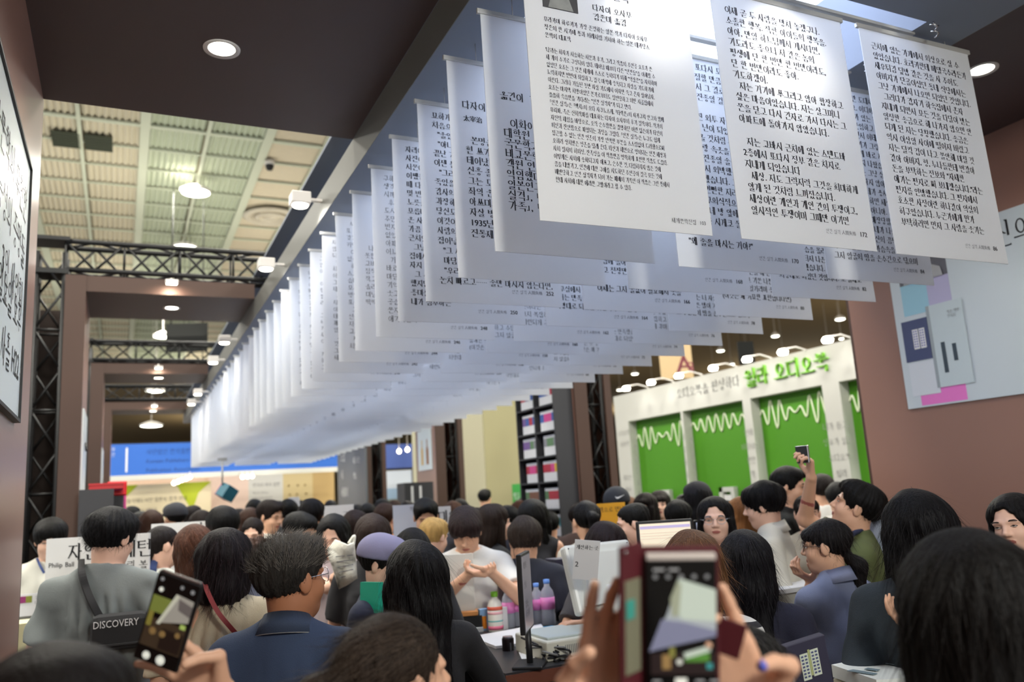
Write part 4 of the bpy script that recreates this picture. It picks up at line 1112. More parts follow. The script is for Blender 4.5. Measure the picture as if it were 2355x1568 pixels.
def drape(P, a, ph=0):
    x, y, z = P[..., 0], P[..., 1], P[..., 2]
    u = x * 34 + ph + 2.2 * np.sin(z * 7 + y * 9 + ph) + 9 * z * np.sign(x) * np.clip(np.abs(x) * 8, 0, 1); r = np.abs(np.sin(u * .5))
    v = z * 30 + 14 * np.abs(x) + 2.5 * np.sin(x * 14 + ph); r2 = np.abs(np.sin(v * .5 + ph))
    msk = .5 + .5 * np.sin(x * 9 + z * 11 + ph * 2 + y * 6)
    return a * ((1.2 - 2 * r) * msk + (1.2 - 2 * r2) * (1 - msk) * .9) * np.clip((1.40 - z) * 9, 0, 1)
def hand_prims(w, d, nrm, side, curl=.35, spread=.12, sc=1.0, thumb=.7, curls=None):
    """w wrist, d towards the fingers, nrm palm normal, side +1 when the thumb lies along nrm x d"""
    d = _n(np.array(d, float)); nrm = np.array(nrm, float); nrm = _n(nrm - d * (nrm @ d)); l = np.cross(nrm, d) * side
    w = np.array(w, float); pr = []
    for k in (-1, -.33, .33, 1): pr.append((Cap(w + l * .012 * k * sc, w + d * .085 * sc + l * .028 * k * sc, .0135 * sc, .0105 * sc), .012))
    tips = []
    L = [.074, .083, .088, .078]     # little .. index
    for q, k in enumerate((-1, -.33, .33, 1)):
        p = w + d * .085 * sc + l * .0275 * k * sc; ang = 0; dirn = d + l * spread * k
        c = (curls[q] if curls else curl) * (1 + .12 * (1 - q))
        for sg, (f, r) in enumerate(((.45, .0092), (.3, .0082), (.25, .0074))):
            ang += c * (1.0 if sg else .8)
            dd = _n(dirn * math.cos(ang) + nrm * math.sin(ang)); p2 = p + dd * L[q] * f * sc
            pr.append((Cap(p, p2, r * sc, (r - .0008) * sc), .004)); p = p2
        tips.append((p, dd))
    p = w + d * .022 * sc + l * .026 * sc + nrm * .008 * sc
    t1 = _n(l * .9 + d * .6 + nrm * .35); p2 = p + t1 * .042 * sc; t2 = _n(d * 1.0 + l * (.65 - thumb) + nrm * thumb * .7); p3 = p2 + t2 * .032 * sc; p4 = p3 + _n(t2 + nrm * thumb * .4 - l * thumb * .3) * .026 * sc
    pr += [(Cap(p, p2, .0155 * sc, .0115 * sc), .012), (Cap(p2, p3, .0112 * sc, .0098 * sc), .005), (Cap(p3, p4, .0098 * sc, .0082 * sc), .004)]
    return pr, tips, (p3, p4)
def ik(sh, ta, l1, l2, pole):
    v = ta - sh; L = np.linalg.norm(v); M_ = l1 + l2 - .01
    if L > M_: ta = sh + v / L * M_; L = M_; v = ta - sh
    u = v / L; a = (l1 * l1 - l2 * l2 + L * L) / (2 * L); h = math.sqrt(max(l1 * l1 - a * a, 0))
    p = np.array(pole, float); p = p - u * (p @ u); p = _n(p)
    return sh + u * a + p * h, ta
SKINS = {}
def skin(k='mid'):
    c = {'mid': (222, 174, 144), 'tan': (172, 116, 84), 'pale': (232, 188, 164)}[k]
    if k not in SKINS: SKINS[k] = mat('skin_' + k, c, .5, noise=(9, .07), spec=.35); MATS['skin_' + k].node_tree.nodes['Principled BSDF'].inputs['Subsurface Weight'].default_value = 0.0
    return SKINS[k]
LIPM = mat('lip_red', (172, 98, 88), .45); EYEW = mat('eye_white', (214, 208, 204), .25); EYEB = mat('eye_dark', (26, 18, 16), .15); BROW = mat('brow_hair', (44, 32, 28), .8)
def hairm(rgb):
    n = 'hair_%d_%d_%d' % tuple(rgb)
    m = mat(n, tuple(int(v * (.45 + .4 * min(1, max(rgb) / 130))) for v in rgb), .56, noise=(60, .45, (1, 1, .12)), bump=(170, .5, (1, 1, .10)), spec=.16)
    return m
def cloth(rgb, stripe=None, rough=.85):
    n = 'cloth_%d_%d_%d' % tuple(rgb) + ('_striped' if stripe else '')
    return mat(n, rgb, rough, wave=stripe) if stripe else mat(n, rgb, rough, bump=(420, .25), noise=(5, .08))
eye_me = {}
def person(label, px, py, dep, face=0, hy=0, hp=0, sex='m', hair='short', hc=(30, 26, 26), shirt=(200, 200, 200), pants=(45, 48, 60), lv=1, arms=None, sleeve='short', sk='mid',
           lean=0, stripe=None, hr=0, glasses=False, build=1.0, group='visitors in the crowd', eyes=None, extra=None, collar=None, wbias=0, folds=.004, neck='round', hs_=1.0, rough=.85):
    """px, py: top of the hair in the photograph; dep: distance along the view; face: 0 = back to the viewer, 90 = facing right"""
    if lv < 2 and group != 'people nearest the camera':
        for f_ in (1, 1.05, .95, 1.1, .91, 1.16, .87, 1.22, 1.3, .82, 1.4):
            t_ = at_depth(px, py, dep * f_)
            if all((t_[0] - a) ** 2 + (t_[1] - b) ** 2 > .42 ** 2 for a, b in PLACED): dep = dep * f_; hs_ *= min(1.12, max(.92, f_)); break
    top = at_depth(px, py, dep); PLACED.append((top[0], top[1])); az = math.atan2(top[0], top[1]); rz = -(az + math.radians(face))
    w = (1.0 if sex == 'm' else .86) * build
    hs = (1.0 if sex == 'm' else .95) * hs_
    ln = math.radians(lean); Rl = rotm(0, -ln); piv = np.array([0, 0, .95])
    def up(p): return piv + Rl @ (np.array(p, float) - piv)
    # the skeleton for a 1.70 m figure, then scaled so that the hair reaches the height seen
    hc_l = up((0, .015, 1.585)); HP = up((0, -.005, 1.50)); HR = rotm(-math.radians(hy), -math.radians(hp), math.radians(hr))
    hc_l = HP + HR @ (np.array((0, .015, .082)))
    ztop = hc_l[2] + .125 * hs
    s = top[2] / ztop; s = min(max(s, .80), 1.16)
    H_ = lambda p: hc_l + HR @ (np.array(p, float) * hs)
    head_off = hc_l * s; c_, s_ = math.cos(rz), math.sin(rz)
    root = np.array([top[0] - (c_ * head_off[0] - s_ * head_off[1]), top[1] - (s_ * head_off[0] + c_ * head_off[1]), 0])
    T = empty('person', tuple(root), (0, 0, rz)); T.scale = (s, s, s); tag(T, label, 'person', group)
    toL = lambda P: np.array([c_ * (P[0] - root[0]) + s_ * (P[1] - root[1]), -s_ * (P[0] - root[0]) + c_ * (P[1] - root[1]), P[2]]) / s
    fine = {2: .0042, 1: .0072, 0: .0105}[lv]; co = {2: .0125, 1: .019, 0: .028}[lv]
    # arms
    arms = arms or {}
    arm = {}
    for sd, nm in ((-1, 'L'), (1, 'R')):
        sh = up((sd * .172 * w, -.01, 1.375)); a = arms.get(nm)
        if a is None: tgt = sh + np.array([sd * .07, .04, -.50]); pole = (sd * .3, -1, 0); hd = (0, .15, -1); hn = (-sd, .1, 0); cu = .3
        else:
            tgt = np.array(toL(at_depth(*a['px']))) if 'px' in a else np.array(a['to'], float); pole = a.get('pole', (sd * .8, -.2, -1)); hd = a.get('dir', None); hn = a.get('nrm', (0, 0, 1)); cu = a.get('curl', .5)
            if 'wdir' in a: hd = np.array([[c_, s_, 0], [-s_, c_, 0], [0, 0, 1]]) @ (RC @ np.array(a['wdir'], float))
            if 'wnrm' in a: hn = np.array([[c_, s_, 0], [-s_, c_, 0], [0, 0, 1]]) @ (RC @ np.array(a['wnrm'], float))
        el, wr = ik(sh, tgt, .285, .25, pole)
        if hd is None: hd = wr - el
        arm[sd] = dict(sh=sh, el=el, wr=wr, hd=np.array(hd, float), hn=np.array(hn, float), cu=cu, a=a or {})
    # ---- body
    pr = []
    A = lambda p, k=.03: pr.append((p, k))
    A(Ell((0, 0, .93), (.16 * w, .105, .12))); A(Ell(up((0, 0, 1.08)), (.128 * w, .09, .13)), .05); A(Ell(up((0, 0, 1.26)), (.155 * w, .103, .17)), .05)
    A(Cap(up((-.13 * w, -.01, 1.378)), up((.13 * w, -.01, 1.378)), .052, .052), .05)
    nr = (.056 if sex == 'm' else .046)
    A(Cap(up((0, -.015, 1.38)), HP + (hc_l - HP) * .25, nr * 1.08, nr * .96), .05)
    A(Cap(up((-.09 * w, -.015, 1.405)), up((.09 * w, -.015, 1.405)), .034, .034), .05)
    if sex == 'f':
        for q in (-1, 1): A(Ell(up((q * .068, .075, 1.27)), (.055, .05, .055)), .03)
    for q in (-1, 1):
        A(Cap((q * .085 * w, 0, .88), (q * .095, .01, .48), .083, .054), .04); A(Cap((q * .095, .01, .48), (q * .1, -.01, .09), .052, .036), .02)
        A(Ell((q * .1, .06, .04), (.045, .13, .045)), .02)
    hands = []
    for sd in (-1, 1):
        a = arm[sd]; A(Cap(a['sh'], a['el'], .048 * (w if sex == 'f' else build), .037 * w), .03); A(Cap(a['el'], a['wr'], .037 * w, .024), .02)
        hp_, tips, th = hand_prims(a['wr'], a['hd'], a['hn'], a['a'].get('side', 1), a['cu'], sc=(.98 if sex == 'm' else .9) * a['a'].get('sc', 1), thumb=a['a'].get('thumb', .5), curls=a['a'].get('curls'))
        pr += hp_; a['tips'] = tips; a['th'] = th
    # head
    hd_ = [(Ell(H_((0, -.012, .03)), np.array((.075, .094, .086)) * hs, HR), .03), (Ell(H_((0, .028, -.035)), np.array((.058, .062, .078)) * hs, HR), .03),
           (Ell(H_((0, .058, -.088)), np.array((.024, .022, .02)) * hs, HR), .03), (Ell(H_((0, .0, -.06)), np.array((.055, .06, .04)) * hs, HR), .03)]
    for q in (-1, 1):
        hd_ += [(Ell(H_((q * .034, .052, -.032)), np.array((.026, .028, .026)) * hs, HR), .02), (Ell(H_((q * .076, -.004, -.006)), np.array((.0075, .019, .031)) * hs, HR @ rotm(q * -.35, 0)), .006)]
        hd_ += [(Cap(H_((q * .012, .083, .020)), H_((q * .045, .072, .018)), .010 * hs, .008 * hs), .012)]
    hd_ += [(Cap(H_((0, .083, .012)), H_((0, .104, -.024)), .0075 * hs, .0105 * hs), .012), (Ell(H_((-.011, .094, -.029)), (.0075, .0085, .0065), HR), .006), (Ell(H_((.011, .094, -.029)), (.0075, .0085, .0065), HR), .006),
            (Ell(H_((0, .086, -.0535)), np.array((.022, .0085, .0052)) * hs, HR), .006), (Ell(H_((0, .0845, -.0625)), np.array((.018, .009, .006)) * hs, HR), .006)]
    cut = [(Ell(H_((q * .031, .0945, .003)), np.array((.0155, .0095, .009)) * hs, HR), .010) for q in (-1, 1)]
    allp = pr + hd_
    lo = np.min([p.bbox()[0] for p, k in allp], 0) - .03; hi = np.max([p.bbox()[1] for p, k in allp], 0) + .03
    fx = [(hc_l[0] - .11, hc_l[0] + .11, fine)]; fy = [(hc_l[1] - .13, hc_l[1] + .14, fine)]; fz = [(hc_l[2] - .14, hc_l[2] + .13, fine)]
    for sd in (-1, 1):
        f = arm[sd]['a'].get('fine')
        if f:
            m = arm[sd]['wr'] + _n(arm[sd]['hd']) * .08
            fx.append((m[0] - .11, m[0] + .11, f)); fy.append((m[1] - .11, m[1] + .11, f)); fz.append((m[2] - .11, m[2] + .11, f))
    ax = (axis(lo[0], hi[0], co, fx), axis(lo[1], hi[1], co, fy), axis(max(lo[2], -.005), hi[2], co * (1.0), fz + [(-1, .75, co * 2)] if False else fz))
    fl = Field(ax)
    for p, k in allp: fl.op(p, k)
    for p, k in cut: fl.op(p, k, -1)
    V, Q = surfnet(fl)
    cen = V[Q].mean(1); ql = (cen - hc_l) @ HR / hs
    mi = (((ql[:, 0] / .0215) ** 2 + ((ql[:, 2] + .058) / .0088) ** 2 < 1) & (ql[:, 1] > .075)).astype(int)
    bo = link('body', npmesh('body', V, Q, [skin(sk), LIPM], mi), T)
    # ---- clothing
    shm = cloth(shirt, stripe, rough)
    gx = lambda f: (axis(lo[0] - .02, hi[0] + .02, f), axis(lo[1] - .03, hi[1] + .03, f), axis(.72, 1.60 + .1, f))
    co2 = {2: .0085, 1: .0145, 0: .024}[lv]
    fl = Field((axis(lo[0] - .03, hi[0] + .03, co2), axis(lo[1] - .04, hi[1] + .04, co2), axis(.74, max(1.56, *(arm[q]['el'][2] + .1 for q in arm)), co2)))
    e_ = .012 if sex == 'm' else .006
    fl.op(Ell((0, 0, .90), (.175 * w, .125, .18)), .05); fl.op(Ell(up((0, -.0, 1.08)), (.148 * w + e_, .104 + e_, .2)), .06); fl.op(Ell(up((0, 0, 1.26)), (.165 * w + e_, .11 + e_, .18)), .06)
    fl.op(Cap(up((-.135 * w, -.01, 1.38)), up((.135 * w, -.01, 1.38)), .052 + e_, .052 + e_), .05)
    fl.op(Cap(up((-.08 * w, -.015, 1.41)), up((.08 * w, -.015, 1.41)), .034 + e_, .034 + e_), .05)
    fl.op(Cap(up((0, -.015, 1.36)), up((0, -.012, 1.445)), nr * 1.08 + .014, nr + .012), .05)
    if sex == 'f':
        for q in (-1, 1): fl.op(Ell(up((q * .068, .075, 1.27)), (.06, .058, .06)), .04)
    if sleeve != 'none':
        for sd in (-1, 1):
            a = arm[sd]
            if sleeve == 'short':
                e2 = a['sh'] + (a['el'] - a['sh']) * .72; fl.op(Cap(a['sh'], e2, .056 + e_ * .5, .056 + e_ * .6, flat=.004), .03)
            else:
                fl.op(Cap(a['sh'], a['el'], .054 + e_ * .4, .048 + e_ * .3), .03); e2 = a['el'] + (a['wr'] - a['el']) * (.9 if sleeve == 'long' else .35); fl.op(Cap(a['el'], e2, .048, .037, flat=.004), .02)
    G0 = np.stack(np.meshgrid(*fl.ax, indexing='ij'), -1); fl.F += (wob(G0, folds * .7, 16, px * .01) + (drape(G0, folds, px * .013) if lv else 0)).astype(np.float32)
    if collar: pass
    elif neck == 'round': fl.op(Ell(up((0, .016, 1.505)), (.088 * w, .08, .068)), .006, -1)
    elif neck == 'v': fl.op(Ell(up((0, .012, 1.50)), (.085 * w, .075, .07)), .006, -1); fl.op(Cap(up((0, .12, 1.45)), up((0, .13, 1.30)), .05, .012), .006, -1)
    elif neck == 'wide': fl.op(Ell(up((0, .02, 1.49)), (.13 * w, .09, .08)), .006, -1)
    r = surfnet(fl)
    if r: link('top', npmesh('top', r[0], r[1], shm), T)
    if collar:
        for q in range(2):
            pass
        mb = MB(); prof = []
        n_ = 28
        for k in range(n_):
            t = 2 * math.pi * k / n_; fr = .5 + .5 * math.sin(t)   # 1 at the front
            x_, y_ = math.cos(t), math.sin(t)
            base = up((x_ * .080 * w, y_ * .074 - .01, 1.452 - .035 * fr)); topp = up((x_ * .067 * w, y_ * .064 - .012, 1.502 - .045 * fr)); out = up((x_ * .094 * w, y_ * .084 - .014, 1.449 - .045 * fr))
            prof.append((base, topp, out))
        vs = [p for tr in prof for p in tr]; fs = []
        for k in range(n_):
            if k in (6, 7): continue
            a0, b0 = k * 3, ((k + 1) % n_) * 3; fs += [(a0, b0, b0 + 1, a0 + 1), (a0 + 1, b0 + 1, b0 + 2, a0 + 2)]
        mb.add(vs, fs, 0, True); cm = cloth(collar[0]); o = mb.build('collar', cm, T)
        md = o.modifiers.new('s', 'SOLIDIFY'); md.thickness = .004
        if len(collar) > 1:
            MB().tube([tuple(prof[k % n_][2] + np.array([0, 0, .002])) for k in range(8, 8 + n_ - 2)], .003, 6).build('collar_piping', cloth(collar[1]), T)
    # trousers or skirt
    fl = Field((axis(-.24, .24, co * 1.4), axis(-.2, .22, co * 1.4), axis(.06, 1.04, co * 1.8)))
    fl.op(Ell((0, 0, .93), (.172 * w, .118, .12)), .05)
    for q in (-1, 1): fl.op(Cap((q * .085 * w, 0, .88), (q * .095, .01, .48), .095, .07), .04); fl.op(Cap((q * .095, .01, .48), (q * .1, -.005, .11), .07, .058, flat=.0), .03)
    r = surfnet(fl)
    if r: link('trousers', npmesh('trousers', r[0], r[1], cloth(pants)), T)
    # ---- hair
    hf = {2: .0048, 1: .0085, 0: .013}[lv]
    hm = hairm(hc); rs = lambda r_: np.array(r_) * hs
    facecut = lambda dy=0, dz=0: (Ell(H_((0, .098 + dy, -.032 + dz)), rs((.074, .088, .094)), HR), .012, -1)
    hp2 = [(Ell(H_((0, -.016, .036)), rs((.086, .104, .090)), HR), .03, 1)]
    back = np.array([0, -1.0, 0])
    dn = np.array([0, 0, -1.0])
    if hair in ('short', 'spiky'):
        hp2 += [(Ell(H_((0, .03, .075)), rs((.07, .07, .045)), HR), .03, 1), facecut(), (Ell(H_((0, -.03, -.095)), rs((.11, .13, .062)), HR), .01, -1), (Ell(H_((-.095, .01, -.03)), rs((.022, .034, .04)), HR), .008, -1), (Ell(H_((.095, .01, -.03)), rs((.022, .034, .04)), HR), .008, -1)]
    elif hair == 'mop':
        hp2 = [(Ell(H_((0, -.016, .034)), rs((.094, .112, .096)), HR), .03, 1), (Ell(H_((0, .046, .058)), rs((.078, .058, .05)), HR), .03, 1), (Ell(H_((0, .104, -.062)), rs((.073, .085, .09)), HR), .012, -1), (Ell(H_((0, -.035, -.105)), rs((.12, .13, .058)), HR), .01, -1)]
    elif hair == 'bald': hp2 = [(Ell(H_((0, -.012, .02)), rs((.079, .097, .078)), HR), .02, 1), facecut(0, .03)]
    elif hair == 'bob':
        hp2 = [(Ell(H_((0, -.02, .03)), rs((.096, .112, .096)), HR), .03, 1), (Cap(H_((0, -.03, -.0)), H_((0, -.035, -.095)), .097 * hs, .098 * hs), .03, 1), (Ell(H_((0, -.04, -.2)), rs((.13, .13, .055)), HR), .012, -1), (Ell(H_((0, .108, -.046)), rs((.066, .095, .105)), HR), .012, -1)]
    elif hair in ('long', 'vlong', 'longside'):
        Lh = {'long': .30, 'vlong': .46, 'longside': .30}[hair]
        sh_b = up((0, -.11, 1.36))
        hp2 = [(Ell(H_((0, -.018, .034)), rs((.092, .110, .094)), HR), .03, 1), (Cap(H_((0, -.035, .0)), H_((0, -.05, -.085)), .090 * hs, .086 * hs), .04, 1)]
        st = H_((0, -.05, -.07)); en = np.array([st[0] * .6 + .4 * sh_b[0], min(st[1], sh_b[1]) - .01, st[2] - Lh])
        hp2 += [(Cap(st, en, .092 * hs, .072, sq=(np.array([0, 1.0, 0]), 1.7)), .04, 1), (Ell(H_((0, .112, -.036)), rs((.064, .105, .114)), HR), .012, -1)]
        if hair != 'longside' or True:
            for q in (-1, 1): hp2.append((Cap(H_((q * .078, .022, -.01)), H_((q * .082, .012, -.08)) + np.array([0, 0, -.12 if hair != 'vlong' else -.2]), .021, .02), .02, 1))
    elif hair in ('pony', 'bun', 'lowpony'):
        hp2 = [(Ell(H_((0, -.014, .033)), rs((.081, .100, .087)), HR), .03, 1), facecut(0, .004), (Ell(H_((0, .0, -.11)), rs((.10, .09, .062)), HR), .01, -1)]
        if hair == 'pony': b0 = H_((0, -.10, .03)); hp2 += [(Cap(b0, b0 + HR @ np.array([0, -.055, -.01]), .026, .034), .02, 1), (Cap(b0 + HR @ np.array([0, -.055, -.01]), b0 + np.array([0, 0, -.24]) + HR @ np.array([0, -.05, 0]), .036, .018), .02, 1)]
        elif hair == 'lowpony': b0 = H_((0, -.085, -.055)); hp2 += [(Cap(b0, b0 + HR @ np.array([0, -.03, -.03]), .024, .03), .02, 1), (Cap(b0 + HR @ np.array([0, -.03, -.03]), b0 + np.array([0, 0, -.19]) + HR @ np.array([0, -.02, 0]), .034, .02), .02, 1)]
        else: hp2 += [(Ell(H_((0, -.1, .075)), rs((.04, .036, .036)), HR), .01, 1)]
    elif hair == 'cap':
        hp2 = [(Ell(H_((0, -.02, -.005)), rs((.084, .094, .075)), HR), .03, 1), facecut(), (Ell(H_((0, -.03, -.105)), rs((.11, .12, .055)), HR), .01, -1)]
    fringe = extra and 'fringe' in extra
    if fringe: hp2.append((Ell(H_((0, .066, .048)), rs((.064, .036, .030)), HR), .012, 1))
    lo2 = np.min([p.bbox()[0] for p, k, m_ in hp2 if m_ == 1], 0) - .02; hi2 = np.max([p.bbox()[1] for p, k, m_ in hp2 if m_ == 1], 0) + .02
    fl = Field((axis(lo2[0], hi2[0], hf), axis(lo2[1], hi2[1], hf), axis(lo2[2], hi2[2], hf)))
    for p, k, m_ in hp2: fl.op(p, k, m_)
    G = np.stack(np.meshgrid(*fl.ax, indexing='ij'), -1); gl = (G - hc_l) @ HR; azm = np.arctan2(gl[..., 0], -(gl[..., 1] + .02))
    amp = {2: .0026, 1: .003, 0: .003}[lv]
    fl.F += (amp * np.sin(azm * 23 + 3 * np.sin(gl[..., 2] * 18 + px) + 2 * np.sin(azm * 5)) * np.clip((.13 - gl[..., 2]) * 14, 0, 1) + wob(G, .003 if 'curly' not in (extra or ()) else .012, 26 if 'curly' not in (extra or ()) else 60, px)).astype(np.float32)
    r = surfnet(fl); ho = None
    if r: ho = link('hair', npmesh('hair', r[0], r[1], hm), T)
    # ---- face pieces
    if eyes is None: eyes = 70 < abs(((face + hy + 180) % 360) - 180)
    if eyes and lv >= 1:
        Mh = Matrix([list(HR[i]) for i in range(3)]).to_4x4(); Mh.translation = Vector(hc_l)
        for q in (-1, 1):
            mb = MB(); mb.lathe([(.0001, .0042), (.006, .0034), (.011, 0), (.006, -.0034), (.0001, -.0042)], 14, 0)
            mb.lathe([(.0001, .0001), (.0042, .0001)], 12, 1, c=(0, 0, .0044))
            o = mb.build('eye', [EYEW, EYEB], T)
            o.matrix_basis = Mh @ Matrix.Translation((q * .031 * hs, .0838 * hs, .0015 * hs)) @ Matrix.Rotation(-math.pi / 2 + (0.25 if hp < 15 else .5), 4, 'X') @ Matrix.Diagonal((1.15, .42 if hp < 12 else .22, 1, 1))
            o = MB().tube([(-.018, 0, -.002), (-.006, .003, .002), (.008, .002, .002), (.018, -.003, -.002)] if q > 0 else [(.018, 0, -.002), (.006, .003, .002), (-.008, .002, .002), (-.018, -.003, -.002)], [.0016, .003, .003, .0012], 6).build('eyebrow', BROW, T)
            o.matrix_basis = Mh @ Matrix.Translation((q * .032 * hs, .0885 * hs, .0225 * hs))
            o = MB().tube([(-.0135, -.003, -.0005), (0, .0025, .0048), (.0135, -.004, 0)], .0012, 5).build('eyelid_line', BROW, T)
            o.matrix_basis = Mh @ Matrix.Translation((q * .031 * hs, .0872 * hs, .0015 * hs))
    if glasses:
        Mh = Matrix([list(HR[i]) for i in range(3)]).to_4x4(); Mh.translation = Vector(hc_l)
        mb = MB()
        for q in (-1, 1):
            mb.tube([(q * .034 + .023 * math.cos(t), .098 - .010 * abs(math.cos(t)) * (1 if q * math.cos(t) > 0 else .2), .002 + .020 * math.sin(t)) for t in np.linspace(0, 2 * math.pi, 19)], .0011, 5, caps=False)
            mb.tube([(q * .058, .088, .006), (q * .079, .06, .008), (q * .082, .0, .006), (q * .08, -.012, -.006)], .0013, 5)
        mb.tube([(-.011, .098, .006), (0, .101, .009), (.011, .098, .006)], .001, 5)
        o = mb.build('glasses', CHROME if glasses == 'chrome' else mat('thin_glasses_frame', (60, 50, 48), .3, metal=.6), T); o.matrix_basis = Mh @ Matrix.Scale(hs, 4)
    return dict(T=T, H=H_, HR=HR, hc=hc_l, arm=arm, s=s, hs=hs, up=up, root=root, rz=rz, w=w, hair=ho, hairmesh=r, toL=toL)
def headwear(P, kind, rgb, patch=None, visor=1, rot=0):
    hc_l, HR, hs = P['hc'], P['HR'], P['hs']; H_ = P['H']
    fl = Field((axis(hc_l[0] - .24, hc_l[0] + .24, .007), axis(hc_l[1] - .24, hc_l[1] + .24, .007), axis(hc_l[2] - .1, hc_l[2] + .2, .007)))
    R2 = HR @ rotm(math.radians(rot), 0)
    fl.op(Ell(H_((0, .036, .068)), np.array((.080, .080, .062)) * hs, HR), .03); fl.op(Ell(H_((0, -.016, .045)), np.array((.096, .113, .094)) * hs, HR), .01); fl.op(Half(HR[:, 2], H_((0, 0, .024)) @ HR[:, 2], hc_l - .3, hc_l + .3), .004, -1)
    if visor: 
        c = hc_l + R2 @ (np.array((0, .115, .036)) * hs); fl.op(Ell(c, np.array((.072, .085, .007)) * hs, R2 @ rotm(0, -.18)), .006)
    r = surfnet(fl); o = link('cap', npmesh('cap', r[0], r[1], cloth(rgb)), P['T']); return o
def local(P, px, py, dep): return P['toL'](at_depth(px, py, dep))
def strands(P, n, seg, length, w, rgb, dirf, seed=1, sel=None, lift=.3, name='hair_strands'):
    """fine locks growing from the hair surface, joined into one part"""
    V, Q = P['hairmesh']; rng = np.random.default_rng(seed)
    C = V[Q]; cen = C.mean(1); nr = np.cross(C[:, 1] - C[:, 0], C[:, 3] - C[:, 0]); nr /= np.linalg.norm(nr, axis=1)[:, None] + 1e-9
    ql = (cen - P['hc']) @ P['HR']
    m = np.ones(len(cen), bool) if sel is None else sel(ql)
    ids = np.flatnonzero(m)
    if len(ids) == 0: return
    pick = rng.choice(ids, n); p = cen[pick] + rng.normal(0, .002, (n, 3)); N = nr[pick]
    g_ = dirf(ql[pick]) @ P['HR'].T; g_ = g_ - N * (g_ * N).sum(1)[:, None] * .9; g_ /= np.linalg.norm(g_, axis=1)[:, None] + 1e-9
    g_ = g_ + rng.normal(0, .16, (n, 3)); g_ /= np.linalg.norm(g_, axis=1)[:, None]
    L = length * rng.uniform(.5, 1.2, n)[:, None]; sd = np.cross(g_, N); sd /= np.linalg.norm(sd, axis=1)[:, None] + 1e-9
    lf = lift * rng.uniform(.2, 1.3, n)[:, None]
    VV = []; 
    for k in range(seg + 1):
        t = k / seg; q = p + g_ * L * t + N * L * (lf * t - .35 * lf * t * t) + N * .0008
        ww = w * (1 - t * .85); VV += [q - sd * ww, q + sd * ww]
    VV = np.stack(VV, 1).reshape(-1, 3); st = (seg + 1) * 2
    base = (np.arange(n) * st)[:, None, None]; qd = np.array([[2 * k, 2 * k + 1, 2 * k + 3, 2 * k + 2] for k in range(seg)])[None]
    QQ = (base + qd).reshape(-1, 4)
    o = link(name, npmesh(name, VV, QQ, hairm(rgb)), P['T']); o['kind'] = 'stuff'; return o
# ================================================================ THE PEOPLE
PP = {}
def P_(key, *a, **k): PP[key] = person(*a, **k); return PP[key]
BK, DBR, BRN, RED, GRY = (24, 21, 22), (44, 31, 28), (74, 48, 36), (88, 50, 36), (74, 72, 68)
NAVY, WHT, BLKC = (34, 38, 56), (214, 214, 208), (24, 24, 28)
# --- nearest figures
A_ = P_('polo', 'man with greying short hair and glasses, navy polo shirt with white collar piping, turned right', 668, 1229, 2.35, face=14, hy=42, hp=-2, hc=(66, 62, 58), shirt=(52, 66, 92), sk='tan', lv=2, glasses='chrome', collar=((48, 60, 82), (226, 226, 220)), pants=(40, 40, 50), rough=.9, hs_=1.04)
strands(A_, 2600, 4, .032, .0007, (116, 110, 102), lambda q: np.stack([q[:, 0] * .5, q[:, 1] * .8 + .03, np.clip(q[:, 2], -.05, .1) * 1.2 - .02], 1), 3, sel=lambda q: q[:, 2] > .035, lift=.42)
strands(A_, 1600, 3, .012, .0006, (62, 58, 56), lambda q: np.stack([q[:, 0] * .1, q[:, 1] * .1, -np.ones(len(q))], 1), 4, sel=lambda q: q[:, 2] < .05, lift=.04)
B_ = P_('bottom', 'woman with dark brown swept-back hair at the bottom centre, face half hidden, looking right', 905, 1402, 1.42, face=25, hy=35, hp=-6, sex='f', hair='pony', hc=(66, 54, 46), shirt=(120, 116, 100), lv=2, sk='mid', group='people nearest the camera', hs_=1.12)
strands(B_, 3600, 5, .075, .0006, (96, 80, 68), lambda q: np.stack([q[:, 0] * .25 + .0, -np.ones(len(q)) * .9, -.35 + q[:, 2] * 2], 1), 5, sel=lambda q: (q[:, 2] > -.06) & (np.hypot(q[:, 0], q[:, 1]) < .16), lift=.06)
C_ = P_('black_long', 'woman with long straight black hair and black long-sleeved top, hand near the counter', 949, 1243, 2.6, face=-14, hy=-6, sex='f', hair='long', hc=(20, 17, 18), shirt=(22, 21, 24), sleeve='long', lv=2, hs_=1.08, build=1.08, sk='pale',
        arms={'R': dict(px=(1030, 1495, 2.72), wdir=(.75, -.1, -.5), nrm=(0, 0, -1), curl=.55, fine=.0055)})
strands(C_, 1600, 5, .12, .0006, (40, 36, 38), lambda q: np.stack([q[:, 0] * .1, q[:, 1] * .1, -np.ones(len(q))], 1), 6, sel=lambda q: q[:, 2] < .11, lift=.03)
R_ = P_('right_black', 'person with very dark hair filling the lower right corner, seen from behind', 2208, 1216, 1.22, face=-4, hy=-8, sex='f', hair='vlong', hc=(20, 16, 15), shirt=(20, 18, 20), lv=2, hs_=1.16, build=1.2)
strands(R_, 3200, 5, .10, .0006, (48, 42, 40), lambda q: np.stack([q[:, 0] * .5, q[:, 1] * .5, -np.ones(len(q)) * .09 + 0 * q[:, 2]], 1), 7, sel=lambda q: q[:, 2] > -.3, lift=.04)
P_('front_blur', 'blurred dark haired head close to the camera in the lower left corner', 120, 1482, .92, face=10, hy=10, hair='mop', hc=(36, 30, 26), shirt=(60, 58, 54), lv=1, group='people nearest the camera')
P_('under_phone', 'dark haired head at the bottom edge behind the flip-case phone, greying crown', 1692, 1440, 1.55, face=-20, hair='mop', hc=(40, 39, 38), shirt=(70, 62, 60), lv=2, group='people nearest the camera')
